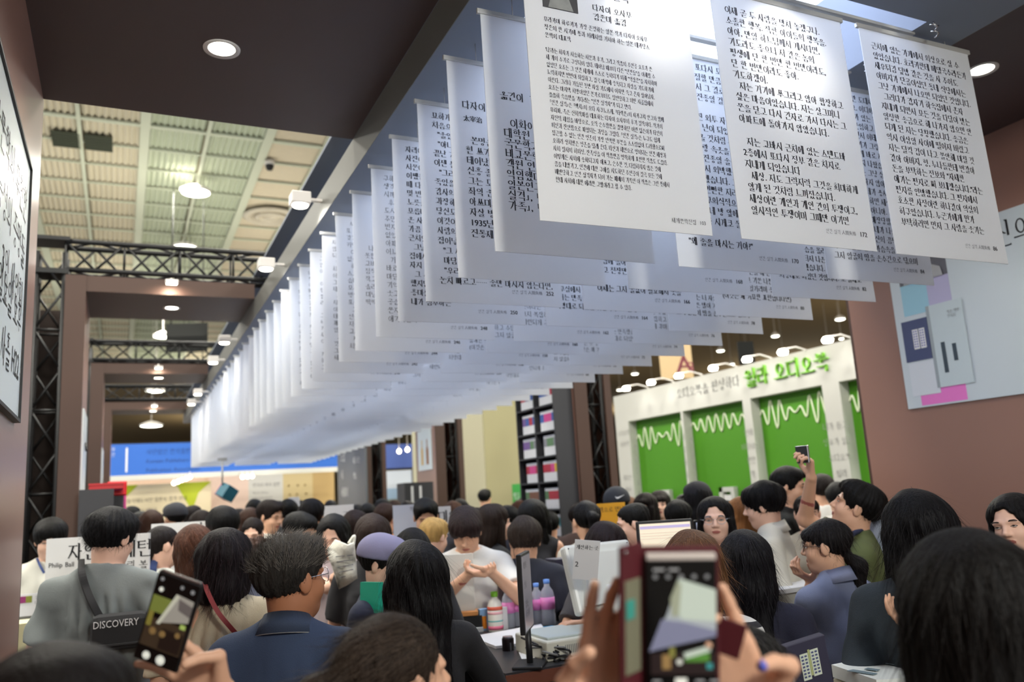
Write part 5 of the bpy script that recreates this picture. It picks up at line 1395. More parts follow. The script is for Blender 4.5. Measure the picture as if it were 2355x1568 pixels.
strands(PP['under_phone'], 1500, 4, .05, .0006, (92, 90, 88), lambda q: np.stack([q[:, 0] + .02, q[:, 1], -np.ones(len(q)) * .04], 1), 8, sel=lambda q: q[:, 2] > .02, lift=.05)
# --- left aisle
D1 = P_('grey_tee', 'young man in a loose grey T-shirt with a black sling bag, from behind', 258, 1168, 3.62, face=18, hy=26, hp=10, hair='mop', hc=(22, 22, 25), shirt=(116, 122, 122), lv=2, sk='pale', pants=(30, 30, 34), build=1.06, folds=.010)
P_('beige_tee', 'woman with dark bob and loose beige T-shirt from behind, thin red strap', 519, 1212, 3.15, face=12, hy=6, sex='f', hair='bob', hc=(40, 30, 34), shirt=(196, 184, 158), lv=2, folds=.010, build=1.12, hs_=1.08)
P_('staff_left', 'young man in a white shirt with a blue lanyard behind the left sign board', 118, 1192, 5.1, face=186, hy=-6, hp=14, hair='mop', hc=BK, shirt=(222, 220, 208), lv=1, sk='pale', build=.9)
P_('reddish', 'woman with long wavy reddish brown hair leaning to the left, from behind', 446, 1205, 4.0, face=-10, hy=-10, hr=-14, sex='f', hair='vlong', hc=(96, 58, 42), shirt=(216, 206, 196), lv=1)
P_('ponytail', 'woman with low ponytail and white T-shirt with navy straps, facing right', 377, 1207, 4.55, face=58, hy=16, sex='f', hair='lowpony', hc=(46, 38, 38), shirt=(214, 216, 206), lv=1, sk='pale')
P_('sign_man', 'dark haired man standing behind the second sign board, back to the viewer', 513, 1163, 4.9, face=6, hair='mop', hc=BK, shirt=(52, 54, 60), lv=1)
P_('look_down', 'woman with hair tied back looking down to the left, cream top', 581, 1189, 5.9, face=205, hy=-12, hp=16, sex='f', hair='lowpony', hc=DBR, shirt=(206, 190, 176), lv=1, sk='pale')
P_('white_v', 'man in a white polo shirt looking down to the right', 621, 1149, 6.6, face=130, hp=14, hair='short', hc=DBR, shirt=(216, 212, 200), lv=1)
P_('curly', 'child-height person with short curly brown hair in front of the woman looking down', 590, 1237, 4.7, face=8, sex='f', hair='bob', hc=(84, 56, 44), extra=('curly',), shirt=(106, 112, 134), lv=1)
P_('forehead', 'man with cropped black hair whose forehead shows, chin hidden, in dark grey', 688, 1177, 4.9, face=128, hp=20, hair='short', hc=BK, shirt=(40, 42, 46), lv=1)
P_('dark_back', 'man with round black hair from behind beside the white framed panel', 716, 1147, 6.2, face=14, hair='mop', hc=(26, 20, 26), shirt=(120, 104, 76), lv=1)
N_ = P_('canvas', 'woman with long black hair looking down at a white cloth bag she holds', 765, 1184, 4.6, face=212, hy=-16, hp=20, sex='f', hair='long', hc=BK, shirt=(196, 182, 186), lv=1, sk='pale', arms={'R': dict(px=(812, 1348, 4.1), curl=.7), 'L': dict(px=(792, 1350, 4.1), curl=.7)})
P_('pink_brown', 'woman with long brown wavy hair and dusty pink sleeveless top behind the black vest', 815, 1172, 5.2, face=20, hy=-30, sex='f', hair='vlong', hc=(62, 42, 36), shirt=(196, 160, 156), sleeve='none', lv=1, sk='pale')
P_('black_v', 'woman with brown hair bent forward, in a black V-neck top', 856, 1184, 4.3, face=178, hp=26, sex='f', hair='bob', hc=(66, 50, 44), shirt=(44, 44, 48), neck='v', lv=1, sk='pale', eyes=False)
S_ = P_('cap_girl', 'person in lavender grey baseball cap and navy T-shirt, holding a green folder', 877, 1232, 3.4, face=112, hy=0, hp=10, sex='f', hair='short', hc=BK, shirt=(36, 42, 64), lv=2, sk='pale', build=1.05,
        arms={'R': dict(px=(858, 1404, 3.35), wdir=(.8, .1, .3), nrm=(0, 0, 1), curl=.7, fine=.0065), 'L': dict(px=(868, 1398, 3.6), curl=.7)})
headwear(S_, 'cap', (132, 130, 162))
pt = MB().lathe([(.0001, -.006), (.012, -.004), (.016, 0), (.012, .004), (.0001, .006)], 16).build('cap_badge', mat('badge_red', (220, 60, 90), .6), S_['T']); pt.location = tuple(S_['H']((-.0, .083, .100)))
P_('man_front', 'man with neat black hair looking down between two white boards', 978, 1145, 5.7, face=168, hy=8, hp=22, hair='short', hc=BK, shirt=(52, 52, 58), lv=1)
P_('blonde', 'person with short blonde hair beside the white tee man', 996, 1190, 4.8, face=40, hp=12, sex='f', hair='short', hc=(214, 172, 104), shirt=(190, 184, 178), lv=1, sk='pale')
P_('black_back2', 'woman with black hair between the lavender cap and the long haired woman', 944, 1214, 3.9, face=-8, sex='f', hair='long', hc=(22, 20, 24), shirt=(30, 30, 34), lv=1)
U_ = P_('white_tee', 'young man in a white T-shirt bending his head over his hands', 1069, 1167, 4.45, face=186, hp=32, hair='mop', hc=(58, 42, 42), shirt=(214, 212, 206), lv=2, build=1.05, sk='mid', eyes=False,
        arms={'L': dict(px=(1126, 1312, 4.1), wdir=(-.7, -.05, .1), nrm=(0, 0, 1), curl=.8, fine=.007), 'R': dict(px=(1080, 1318, 4.1), wdir=(.7, -.05, .1), nrm=(0, 0, 1), curl=.8)})
P_('stripe_far', 'distant man in a grey and white striped T-shirt before the cream wall', 1114, 1124, 11.5, face=20, hair='short', hc=BK, shirt=(196, 196, 192), stripe=(4.2, 'Z', (70, 72, 78), .5), lv=0, build=1.05)
P_('long_side', 'woman with very long brown hair in profile facing right, black dress', 1136, 1157, 4.9, face=72, sex='f', hair='vlong', hc=(58, 40, 32), shirt=(20, 20, 22), lv=1, sk='pale')
P_('dark_mid', 'man with black hair and dark shirt behind the profile of the long haired woman', 1166, 1162, 6.6, face=-30, hair='mop', hc=BK, shirt=(40, 44, 60), lv=1)
Y_ = P_('black_down', 'woman with long black hair, head bent, bare shoulders in a dark sleeveless dress', 1222, 1150, 5.5, face=200, hp=28, sex='f', hair='vlong', hc=BK, shirt=(28, 27, 30), sleeve='none', lv=1, sk='mid', eyes=False, hs_=1.1)
Z_ = P_('black_shirt', 'person with tousled brown hair and black shirt from behind, beyond the cashier desk', 1204, 1188, 4.55, face=14, hy=-20, hp=10, hair='mop', hc=(66, 54, 48), shirt=(34, 37, 50), lv=2, build=1.06, hs_=1.1, folds=.006)
P_('pony_yellow', 'woman with black ponytail and beige jacket, back to the viewer', 1346, 1149, 5.0, face=-14, sex='f', hair='pony', hc=(24, 22, 26), shirt=(196, 188, 170), lv=1, hs_=1.1)
CP = P_('swoosh', 'man in a black cap with a white tick mark behind the yellow notice', 1415, 1122, 5.9, face=-12, hair='short', hc=BK, shirt=(60, 56, 56), lv=1)
headwear(CP, 'cap', (44, 47, 54), visor=0)
tk = MB().prism([(-.034, .006), (-.026, -.010), (-.012, -.012), (.036, .014), (-.010, .0), (-.024, -.001)], 0, .003).build('tick_mark', WHITE, CP['T'])
Mh = Matrix([list(CP['HR'][i]) for i in range(3)]).to_4x4(); Mh.translation = Vector(CP['H']((.0, -.126, .062))); tk.matrix_basis = Mh @ Matrix.Rotation(math.pi / 2 - .3, 4, 'X')
P_('cashier_hair', 'woman with dark brown straight hair right behind the white till screen', 1391, 1197, 4.05, face=6, sex='f', hair='long', hc=(46, 30, 34), shirt=(70, 66, 66), lv=2, hs_=1.25, arms={'L': dict(px=(1352, 1432, 3.65), wdir=(-.95, .05, .1), nrm=(0, 0, -1), curl=.25, fine=.006, side=1)})
P_('side_dark', 'woman with pinned dark hair in profile facing left, beside the yellow notice', 1452, 1155, 4.5, face=-96, hp=10, sex='f', hair='lowpony', hc=BK, shirt=(84, 80, 76), lv=1, sk='pale')
P_('pair_a', 'brown fringed woman looking left, left one of a pair before the green panels', 1480, 1133, 6.6, face=188, hy=24, sex='f', hair='long', hc=DBR, extra=('fringe',), shirt=(84, 84, 76), lv=1, sk='pale')
P_('pair_b', 'long haired woman facing the camera, right one of a pair before the green panels', 1514, 1127, 6.3, face=182, sex='f', hair='long', hc=DBR, extra=('fringe',), shirt=(70, 92, 70), lv=1, sk='pale')
P_('low_head', 'short person with dark hair, only the crown showing above the monitor', 1556, 1149, 5.4, face=0, hair='mop', hc=BK, shirt=(60, 60, 64), lv=1)
CQ = P_('black_cap2', 'person with black baseball cap and long hair before the middle green panel', 1600, 1110, 5.6, face=-24, sex='f', hair='long', hc=(34, 30, 34), shirt=(40, 40, 46), lv=1)
headwear(CQ, 'cap', (36, 36, 42), visor=1)
P_('glasses_woman', 'woman with thin round glasses and long black hair facing the camera', 1640, 1141, 4.15, face=180, hy=2, sex='f', hair='long', hc=(26, 22, 24), shirt=(196, 184, 182), neck='wide', lv=2, sk='pale', glasses='chrome', hs_=1.02)
P_('ombre', 'woman with long hair fading from dark to orange blonde, white top, facing left', 1700, 1141, 4.55, face=-62, hy=-16, sex='f', hair='vlong', hc=(150, 98, 54), shirt=(218, 214, 210), lv=1, sk='pale')
P_('white_man', 'man with black bowl cut and white shirt facing left', 1750, 1107, 4.35, face=-82, hp=8, hair='mop', hc=(18, 17, 20), shirt=(206, 202, 188), lv=2, sk='pale', sleeve='long', collar=((214, 210, 196),))
P_('black_tee', 'tall young man in a black T-shirt facing right in front of the green panel', 1810, 1072, 5.3, face=104, hp=6, hair='short', hc=BK, shirt=(30, 34, 36), lv=1)
P_('hand_mouth', 'woman with dark hair holding her hand to her mouth, beige top', 1851, 1137, 4.95, face=182, hy=-8, hp=6, sex='f', hair='lowpony', hc=DBR, shirt=(176, 168, 150), lv=2, sk='pale', extra=('fringe',),
   arms={'L': dict(px=(1862, 1236, 4.6), wdir=(-.4, .9, .1), nrm=(0, -1, .2), curl=.6, fine=.007), 'R': dict(to=(.1, .25, 1.15), curl=.6)})
P_('behind_arm', 'man behind the raised arm, only cropped hair and ear showing', 1888, 1090, 6.2, face=-20, hair='short', hc=DBR, shirt=(216, 214, 208), lv=1)
MM = P_('green_shirt', 'man in an olive green shirt and navy backpack holding a phone high above his head', 1962, 1104, 3.75, face=-92, hp=-24, hair='short', hc=(22, 19, 19), shirt=(84, 92, 52), lv=2, sk='mid', build=1.0,
    arms={'R': dict(px=(1866, 1098, 3.75), wdir=(-.12, .96, .1), wnrm=(-.9, 0, 0), curl=.95, fine=.006, pole=(.5, .3, -.6), side=1), 'L': dict(to=(-.12, .28, 1.12), curl=.5)})
OO = P_('denim', 'woman with glasses and tied dark hair, grey blue shirt, turned left from the camera', 1892, 1190, 3.2, face=-50, hy=-32, hp=2, sex='f', hair='lowpony', hc=(30, 25, 27), shirt=(112, 120, 146), lv=2, sk='mid', glasses=True, sleeve='mid', folds=.009, extra=('fringe',), build=1.15, collar=((118, 124, 150),),
    arms={'L': dict(px=(1868, 1334, 3.3), wdir=(-.8, .45, .2), nrm=(0, 0, 1), curl=.7, fine=.006), 'R': dict(to=(.26, .16, .98), curl=.5)})
P_('navy_long', 'woman with long black hair and dark navy top, back to the viewer', 1708, 1218, 2.85, face=8, hy=-4, sex='f', hair='vlong', hc=(24, 22, 28), shirt=(26, 27, 48), lv=2, hs_=1.1, build=1.1)
P_('stripes', 'woman with light brown hair and black and white striped top behind the flip-case phone', 1590, 1219, 2.5, face=14, sex='f', hair='vlong', hc=(110, 76, 50), shirt=(206, 204, 200), stripe=(9.0, 'Z', (34, 33, 38), .8), lv=2, hs_=1.0)
P_('dark_teal', 'person with long black hair and dark teal T-shirt before the right brown wall', 2098, 1126, 2.45, face=10, hy=-26, sex='f', hair='vlong', hc=(18, 17, 22), shirt=(34, 44, 52), lv=2, hs_=1.1, build=1.12,
    arms={'R': dict(px=(2128, 1470, 2.2), curl=.4)})
P_('right_face', 'woman with parted black hair at the right edge, face turned right', 2322, 1135, 3.05, face=172, hy=30, hp=2, hr=8, sex='f', hair='longside', hc=(22, 19, 20), shirt=(26, 25, 28), lv=2, sk='pale', hs_=1.02)
# --- smaller heads further back: position, depth, look, label
FAR = [(303, 1164, 8.5, 0, 'm', 'short', BK, (60, 64, 60), 'small dark head just right of the pink panel'),
 (325, 1176, 7.2, 20, 'm', 'mop', BK, (50, 52, 60), 'black haired man above the left sign board corner'),
 (348, 1172, 6.8, 0, 'f', 'long', BRN, (80, 70, 62), 'brown long haired woman left of the second sign board'),
 (402, 1158, 7.6, -30, 'm', 'cap', BK, (66, 70, 74), 'person wearing a dark peaked cap below the green poster'),
 (446, 1162, 8.8, 40, 'f', 'long', DBR, (196, 200, 200), 'small head with pale scarf below the lime corner of the poster'),
 (463, 1172, 6.6, 0, 'f', 'bob', DBR, (120, 96, 88), 'dark bob right above the second sign board'),
 (545, 1170, 8.0, 60, 'm', 'short', DBR, (86, 90, 96), 'small dark head above the woman looking down'),
 (572, 1166, 7.4, -20, 'f', 'bob', BRN, (120, 90, 80), 'brown head between two dark heads below the bulbs'),
 (586, 1148, 9.0, 0, 'm', 'mop', BK, (76, 76, 80), 'small round black head under the level bulbs'),
 (640, 1152, 9.0, 20, 'm', 'short', BK, (90, 90, 96), 'small black head right of the man in white polo'),
 (662, 1148, 8.0, 0, 'm', 'mop', BK, (50, 54, 58), 'black head in front of the small framed panel'),
 (745, 1165, 6.2, 12, 'm', 'short', BK, (140, 120, 96), 'dark head in front of the third white board'),
 (771, 1172, 5.9, 30, 'm', 'short', DBR, (120, 108, 100), 'dark head overlapping the third white board'),
 (760, 1150, 11.0, 0, 'm', 'short', BK, (70, 90, 74), 'tiny dark head under the ochre stall wall'),
 (845, 1158, 8.2, 0, 'm', 'mop', BK, (60, 60, 64), 'dark head at the foot of the farthest right portal'),
 (878, 1146, 9.0, -10, 'f', 'bob', BK, (90, 86, 80), 'dark head below the sky mural, left'),
 (885, 1157, 6.6, 30, 'm', 'short', BRN, (224, 134, 46), 'person with short brown hair in a bright orange top'),
 (906, 1150, 9.5, 0, 'm', 'short', BRN, (140, 120, 110), 'brown head below the sky mural, right'),
 (936, 1152, 8.6, 0, 'f', 'long', DBR, (80, 70, 66), 'dark head left of the white board behind the orange top'),
 (1040, 1152, 7.4, -20, 'f', 'long', (96, 64, 46), (70, 60, 58), 'woman with reddish brown hair right of the lettered white board'),
 (1057, 1147, 8.4, 0, 'f', 'bob', BK, (60, 56, 56), 'dark head in front of the third right portal post'),
 (1150, 1168, 7.0, 70, 'f', 'long', DBR, (150, 120, 110), 'dark hair between the profile woman and the dark shirt man'),
 (1192, 1150, 8.2, -20, 'f', 'long', (96, 60, 40), (120, 90, 80), 'woman with chestnut hair beside the bookcase foot'),
 (1206, 1142, 9.5, 0, 'm', 'mop', BK, (40, 50, 46), 'dark head in front of the green notice'),
 (1440, 1140, 7.2, -30, 'f', 'bob', (110, 76, 52), (90, 84, 80), 'light brown head behind the black cap'),
 (1572, 1136, 7.4, 20, 'm', 'short', BK, (70, 70, 74), 'small dark head left of the black cap with long hair'),
 (1668, 1150, 6.0, -20, 'f', 'bob', BK, (90, 84, 84), 'dark head just behind the woman with glasses, right side'),
 (1690, 1158, 5.6, 0, 'f', 'bob', DBR, (100, 90, 90), 'dark brown head between the glasses woman and the ombre hair'),
 (1835, 1118, 6.4, 150, 'f', 'long', BK, (216, 206, 204), 'woman half hidden behind the black T-shirt, white collar'),
 (1925, 1108, 6.0, 0, 'm', 'mop', BK, (210, 206, 198), 'dark fringe behind the face of the man in olive'),
 (690, 1150, 9.6, 0, 'f', 'bob', DBR, (90, 90, 90), 'small brown head behind the framed panel'),
 (520, 1176, 9.4, 0, 'm', 'short', BK, (80, 80, 84), 'small dark head below the cube sign'),
 (270, 1180, 6.4, 0, 'f', 'long', BRN, (80, 64, 56), 'brown hair just right of the grey T-shirt man'),
 (822, 1160, 9.2, 0, 'm', 'short', BK, (120, 120, 126), 'small dark head in front of the dark information panel'),
 (1095, 1166, 6.2, 20, 'f', 'bob', DBR, (44, 42, 44), 'dark bob right of the man in the white T-shirt'),
 (1262, 1176, 6.6, -10, 'm', 'short', BK, (50, 50, 56), 'dark head in front of the bookcase foot'),
 (1330, 1158, 6.8, 20, 'm', 'short', DBR, (90, 70, 60), 'dark head behind the black ponytail, left'),
 (1375, 1160, 6.0, -60, 'f', 'bob', BK, (100, 96, 90), 'dark bob between the black ponytail and the black cap')]
for i_, (px, py, dp, fc, sx, hr_, hc_, sh_, lb) in enumerate(FAR):
    q = person(lb + ', seen from ' + ('behind' if abs(fc) < 90 else 'the front'), px, py, dp, face=fc, sex=sx, hair='short' if hr_ == 'cap' else hr_, hc=hc_, shirt=sh_, lv=0, group='far heads in the crowd')
    if hr_ == 'cap': headwear(q, 'cap', (54, 56, 62), rot=0)
# --- two people taking pictures, their heads below the frame
G1 = P_('photo_a', 'hand of a visitor raising a phone at the lower left, thumb on the screen', 585, 1730, 1.12, face=0, sex='m', hair='short', hc=BK, shirt=(70, 70, 74), lv=1, sk='mid', group='people nearest the camera',
    arms={'R': dict(sc=1.12, px=(497, 1566, 1.325), wdir=(-.80, .60, -.05), wnrm=(0, 0, 1), curls=(.24, .22, .2, .2), fine=.0042, thumb=1.25, side=-1, pole=(.7, 0, -.6))})
G2 = P_('photo_b', 'hands of a visitor holding a phone in a wine red flip case, blue nail polish', 1500, 1730, .62, face=0, sex='f', hair='long', hc=BK, shirt=(60, 52, 56), lv=1, sk='mid', group='people nearest the camera',
    arms={'L': dict(sc=1.1, px=(1372, 1640, .90), wdir=(.16, 1, -.05), wnrm=(.35, 0, 1), curls=(.28, .24, .2, .16), fine=.004, thumb=.75, side=1, pole=(-.7, 0, -.6)),
          'R': dict(sc=1.1, px=(1752, 1640, .905), wdir=(-.50, .86, -.05), wnrm=(-.1, 0, 1), curls=(.66, .6, .5, .12), fine=.004, thumb=1.3, side=-1, pole=(.7, 0, -.6))})
for t_ in (G2['arm'][1]['th'],):
    p3_, p4_ = t_; o = MB().lathe([(.0001, -.004), (.005, -.002), (.0055, .0), (.0001, .0035)], 12).build('painted_nail', mat('nail_blue', (96, 104, 204), .3), G2['T']); o.location = tuple(p4_ + np.array([0, -.006, .002])); o.scale = (1, 1, 2)

DN = lambda q: np.stack([q[:, 0] * .6, q[:, 1] * .6, -np.ones(len(q)) * .08], 1)
for k_, n_, L_, c_ in (('grey_tee', 1500, .035, (44, 42, 46)), ('beige_tee', 1500, .08, (66, 52, 56)), ('navy_long', 1700, .10, (48, 44, 52)), ('stripes', 1700, .10, (146, 104, 70)), ('dark_teal', 1600, .10, (42, 38, 44)), ('cashier_hair', 1000, .08, (78, 56, 56)), ('black_shirt', 1400, .035, (96, 80, 70)), ('denim', 1300, .05, (58, 50, 50)), ('white_tee', 1200, .035, (88, 66, 62)), ('reddish', 1100, .08, (134, 88, 66)), ('green_shirt', 1200, .03, (44, 38, 38)), ('white_man', 1100, .03, (40, 36, 40))):
    strands(PP[k_], n_, 4, L_, .0007, c_, DN, hash(k_) % 97 if False else len(k_) * 7, lift=.08)
# ================================================================ THINGS CARRIED AND WORN
def ribbon(name, pts, w, th, m, label, cat, face=None):
    """flat strap through seen points (px, py, depth)"""
    P = [at_depth(*p) for p in pts]; o0 = P[0]
    mb = MB(); vs = []; n = len(P)
    for i, p in enumerate(P):
        d = P[min(i + 1, n - 1)] - P[max(i - 1, 0)]; vv = _n(p - np.array([0, 0, CZ])); sd = _n(np.cross(d, vv)) * w / 2
        for q in (sd, -sd):
            for t in (0, th): vs.append(p + q + vv * t - o0)
    fs = []
    for i in range(n - 1):
        a = i * 4; b = a + 4; fs += [(a, a + 2, b + 2, b), (a + 1, b + 1, b + 3, a + 3), (a, b, b + 1, a + 1), (a + 2, a + 3, b + 3, b + 2)]
    fs += [(0, 1, 3, 2), ((n - 1) * 4, (n - 1) * 4 + 2, (n - 1) * 4 + 3, (n - 1) * 4 + 1)]
    o = mb.add(vs, fs).build(name, m, None, tuple(o0)); return tag(o, label, cat)
def spline(pts, k=6):
    P = np.array(pts, float); out = []
    for i in range(len(P) - 1):
        p0, p1, p2, p3 = P[max(i - 1, 0)], P[i], P[i + 1], P[min(i + 2, len(P) - 1)]
        for j in range(k):
            t = j / k; out.append(.5 * ((2 * p1) + (-p0 + p2) * t + (2 * p0 - 5 * p1 + 4 * p2 - p3) * t * t + (-p0 + 3 * p1 - 3 * p2 + p3) * t ** 3))
    out.append(P[-1]); return out
STRAP = mat('black_webbing', (30, 30, 32), .8)
d_ = 3.40
sb = empty('sling_bag', tuple(at_depth(262, 1450, 3.38)), (0, 0, -math.radians(3))); tag(sb, 'black sling bag with white capital letters across the grey T-shirt', 'bag')
MB().box((-.085, -.05, -.075), (.13, .03, .07), bev=.028).build('pouch', STRAP, sb); MB().box((-.05, -.056, -.055), (.11, -.048, -.045), bev=.002).build('zip', BLK, sb)
text('DISCOVERY', .040, WHITE, sb, (-.075, -.0535, .02), condense=.8)
strap = [(182, 1292, 3.50), (186, 1318, 3.42), (196, 1352, 3.40), (212, 1388, 3.38), (232, 1425, 3.38)]
P = [at_depth(*p) - np.array(sb.location) for p in spline(strap)]
MB().tube([tuple(p) for p in P], .018, 4, smooth=False).build('strap', STRAP, sb)
cm_ = at_depth(200, 1360, 3.37) - np.array(sb.location)
ribbon('cross_strap', spline([(468, 1330, 3.02), (478, 1362, 2.96), (500, 1405, 2.93), (528, 1440, 2.93), (562, 1478, 2.96)]), .016, .004, mat('dark_red_leather', (132, 42, 46), .6), 'thin dark red bag strap across the beige T-shirt', 'strap')
ribbon('dungaree_strap', spline([(356, 1288, 4.46), (352, 1310, 4.42), (354, 1335, 4.42)]), .035, .004, mat('navy_cotton', (44, 62, 110), .8), 'navy shoulder strap on the ponytailed woman', 'strap')
ribbon('lanyard', spline([(85, 1283, 5.0), (92, 1300, 4.94), (102, 1318, 4.92)]), .014, .003, mat('navy_cotton', (44, 62, 110), .8), 'navy lanyard around the neck of the left staff member', 'lanyard')
# backpack of the man in olive
bp = empty('backpack', tuple(at_depth(2012, 1245, 3.9))); tag(bp, 'navy and pale blue backpack on the man in olive green', 'backpack')
MB().box((-.10, -.14, -.24), (.08, .13, .16), bev=.05).build('pack_body', mat('pack_pale', (176, 186, 206), .7), bp)
P = [at_depth(*p) - np.array(bp.location) for p in spline([(1948, 1290, 3.56), (1950, 1250, 3.57), (1964, 1226, 3.60), (1990, 1222, 3.70), (2008, 1240, 3.8)])]
MB().tube([tuple(p) for p in P], .011, 6).build('shoulder_strap', mat('navy_strap', (32, 40, 70), .8), bp)
# raised phone
up_ = empty('raised_phone', tuple(at_depth(1850, 1050, 3.74))); tag(up_, 'small silver phone held high by the man in olive', 'phone')
MB().box((-.012, -.035, -.03), (.0, .04, .05), bev=.003).build('case', CHROME, up_); box('screen', (-.0135, -.032, -.027), (-.012, .037, .047), BLK, up_)
# cloth bag, green folder, books in hands
c = at_depth(788, 1300, 3.98); cb_ = empty('cloth_bag', tuple(c)); tag(cb_, 'white printed cloth bag held folded by the woman looking down', 'bag')
pts = [(752, 1262), (772, 1240), (800, 1252), (812, 1246), (818, 1290), (822, 1330), (800, 1345), (781, 1352), (768, 1318), (758, 1285)]
vs = [at_depth(px, py, 3.93 + .04 * math.sin(i * 2.1)) - c for i, (px, py) in enumerate(pts)]; mb = MB(); ctr = np.mean(vs, 0)
mid = [(v + ctr) / 2 + np.array([0, .03 * math.sin(i * 1.9), .0]) for i, v in enumerate(vs)]; k = len(vs)
mb.add(vs + mid + [ctr], [(i, (i + 1) % k, (i + 1) % k + k, i + k) for i in range(k)] + [(i + k, (i + 1) % k + k, 2 * k) for i in range(k)], 0, True)
o = mb.build('bag_cloth', mat('canvas_white', (214, 212, 200), .8, bump=(60, .5)), cb_); md = o.modifiers.new('s', 'SOLIDIFY'); md.thickness = .012
for i in range(5):
    P = [at_depth(772 + 6 * i * .4, 1280 + 12 * i, 3.90) - c, at_depth(812, 1276 + 11 * i, 3.90) - c]; MB().tube([tuple(p) for p in P], .0022, 4).build('print_line', GREY, cb_)
MB().tube([tuple(at_depth(*p) - c) for p in spline([(802, 1250, 3.93), (815, 1232, 3.95), (812, 1256, 3.93), (806, 1270, 3.92)])], .008, 6).build('bag_knot', mat('canvas_white', (214, 212, 200), .8), cb_)
c = at_depth(868, 1372, 3.22); e = empty('green_folder', tuple(c), (0, .05, .5)); tag(e, 'bright teal green folder held upright by the person in the lavender cap', 'folder')
box('cover', (-.016, -.02, -.06), (.012, .08, .055), mat('folder_teal', (20, 160, 130), .5), e); box('sheets', (-.012, -.016, -.057), (.008, .0805, .05), WHITE, e)
# ================================================================ PHONES IN THE FOREGROUND
def cam_frame(px, py, dep, roll=0, yaw=0, pitch=0):
    """matrix of a thing facing the viewer: x right, z up, -y towards the eye"""
    p = at_depth(px, py, dep); R = RC @ np.array([[1, 0, 0], [0, 0, 1], [0, -1, 0]]).astype(float)
    Mx = Matrix([list(R[i]) for i in range(3)]).to_4x4(); Mx.translation = Vector(p)
    return Mx @ Matrix.Rotation(roll, 4, 'Y') @ Matrix.Rotation(yaw, 4, 'Z') @ Matrix.Rotation(pitch, 4, 'X')
def scr(n, rgb, es=.35): return mat('screen_' + n, rgb, .3, emit=rgb, es=es)
def screen_parts(e, w, h, items, y=-.0046):
    k = 0
    for it in items:
        kind, m = it[0], it[1]; k += 1; yy = y - .00012 * k
        if kind == 'r': box('screen_patch', ((it[2] - .5) * w, yy, (it[3] - .5) * h), ((it[4] - .5) * w, yy + .0001, (it[5] - .5) * h), m, e)
        elif kind == 'p':
            mb = MB(); mb.prism([((a - .5) * w, (b - .5) * h) for a, b in it[2]], 0, .0001, T=Matrix.Translation((0, yy + .0001, 0)) @ Matrix.Rotation(math.pi / 2, 4, 'X')); mb.build('screen_patch', m, e)
        else: MB().lathe([(.0001, 0), (it[4] * w, 0)], 16, T=Matrix.Translation(((it[2] - .5) * w, yy, (it[3] - .5) * h)) @ Matrix.Rotation(math.pi / 2, 4, 'X')).build('screen_icon', m, e)
SB = mat('screen_black', (12, 11, 12), .15)
p1 = empty('smartphone'); p1.matrix_world = cam_frame(388, 1428, 1.27, roll=math.radians(16.5), yaw=-.15); tag(p1, 'black smartphone held up at the lower left, camera view of the hall on screen', 'phone')
pw, ph_ = .0765, .142
MB().box((-pw / 2, -.0042, -ph_ / 2), (pw / 2, .0042, ph_ / 2), bev=.004).build('case', BLK, p1)
MB().box((-pw / 2 + .004, -.003, ph_ / 2 - .001), (pw / 2 - .004, .003, ph_ / 2 + .0022), bev=.001).build('silver_edge', CHROME, p1)
scr_items = [('r', SB, .03, .02, .97, .98), ('r', scr('brown', (58, 46, 34)), .06, .18, .94, .5), ('r', scr('olive', (104, 112, 52), .5), .06, .56, .52, .74), ('p', scr('grey', (140, 136, 128), .5), [(.30, .46), (.94, .56), (.94, .80), (.56, .82), (.44, .62)]), ('p', scr('darkgrey', (96, 90, 88), .4), [(.62, .78), (.94, .74), (.94, .62), (.66, .66)]), ('p', scr('pale', (176, 176, 160), .5), [(.28, .45), (.36, .45), (.62, .80), (.54, .82)]),
             ('r', scr('yellowish', (120, 112, 50), .4), .07, .40, .18, .56), ('r', scr('dark1', (36, 26, 22), .2), .45, .2, .92, .42), ('c', scr('tan', (140, 112, 70), .4), .48, .36, .07), ('c', scr('tan', (140, 112, 70), .4), .26, .36, .08), ('c', scr('tan', (140, 112, 70), .4), .80, .40, .06), ('r', scr('lime', (150, 170, 90), .5), .80, .48, .92, .53),
             ('r', SB, .03, .02, .97, .17), ('c', scr('white', (210, 210, 200), .6), .28, .09, .085), ('c', scr('white', (210, 210, 200), .6), .60, .09, .10), ('c', scr('soft', (150, 150, 150), .4), .16, .93, .04), ('c', scr('soft', (150, 150, 150), .4), .62, .91, .04), ('c', scr('soft', (150, 150, 150), .4), .86, .90, .045), ('c', scr('white', (210, 210, 200), .6), .2, .82, .05)]
screen_parts(p1, pw, ph_, scr_items)
p2 = empty('flip_case_phone'); p2.matrix_world = cam_frame(1566, 1440, .86, roll=math.radians(-.5)); tag(p2, 'phone in an open wine red flip case, large camera view on screen, bottom centre', 'phone')
pw, ph_ = .0745, .152
MB().box((-pw / 2, -.004, -ph_ / 2), (pw / 2, .004, ph_ / 2), bev=.004).build('phone_body', BLK, p2)
MB().box((-pw / 2 + .001, -.0046, ph_ / 2 - .006), (pw / 2 - .001, .003, ph_ / 2 + .001), bev=.0012).build('silver_edge', mat('pale_metal', (214, 204, 196), .35), p2)
WINE = mat('wine_leather', (82, 22, 30), .55)
MB().box((-pw / 2 - .004, .004, -ph_ / 2 - .004), (pw / 2 + .004, .0075, ph_ / 2 + .007), bev=.001).build('case_back', WINE, p2)
fl_ = MB().box((-.034, -.0015, -ph_ / 2 - .004), (.0, .002, ph_ / 2 + .012), bev=.001).build('case_flap', WINE, p2, (-pw / 2 - .004, .004, 0), (0, 0, .75))
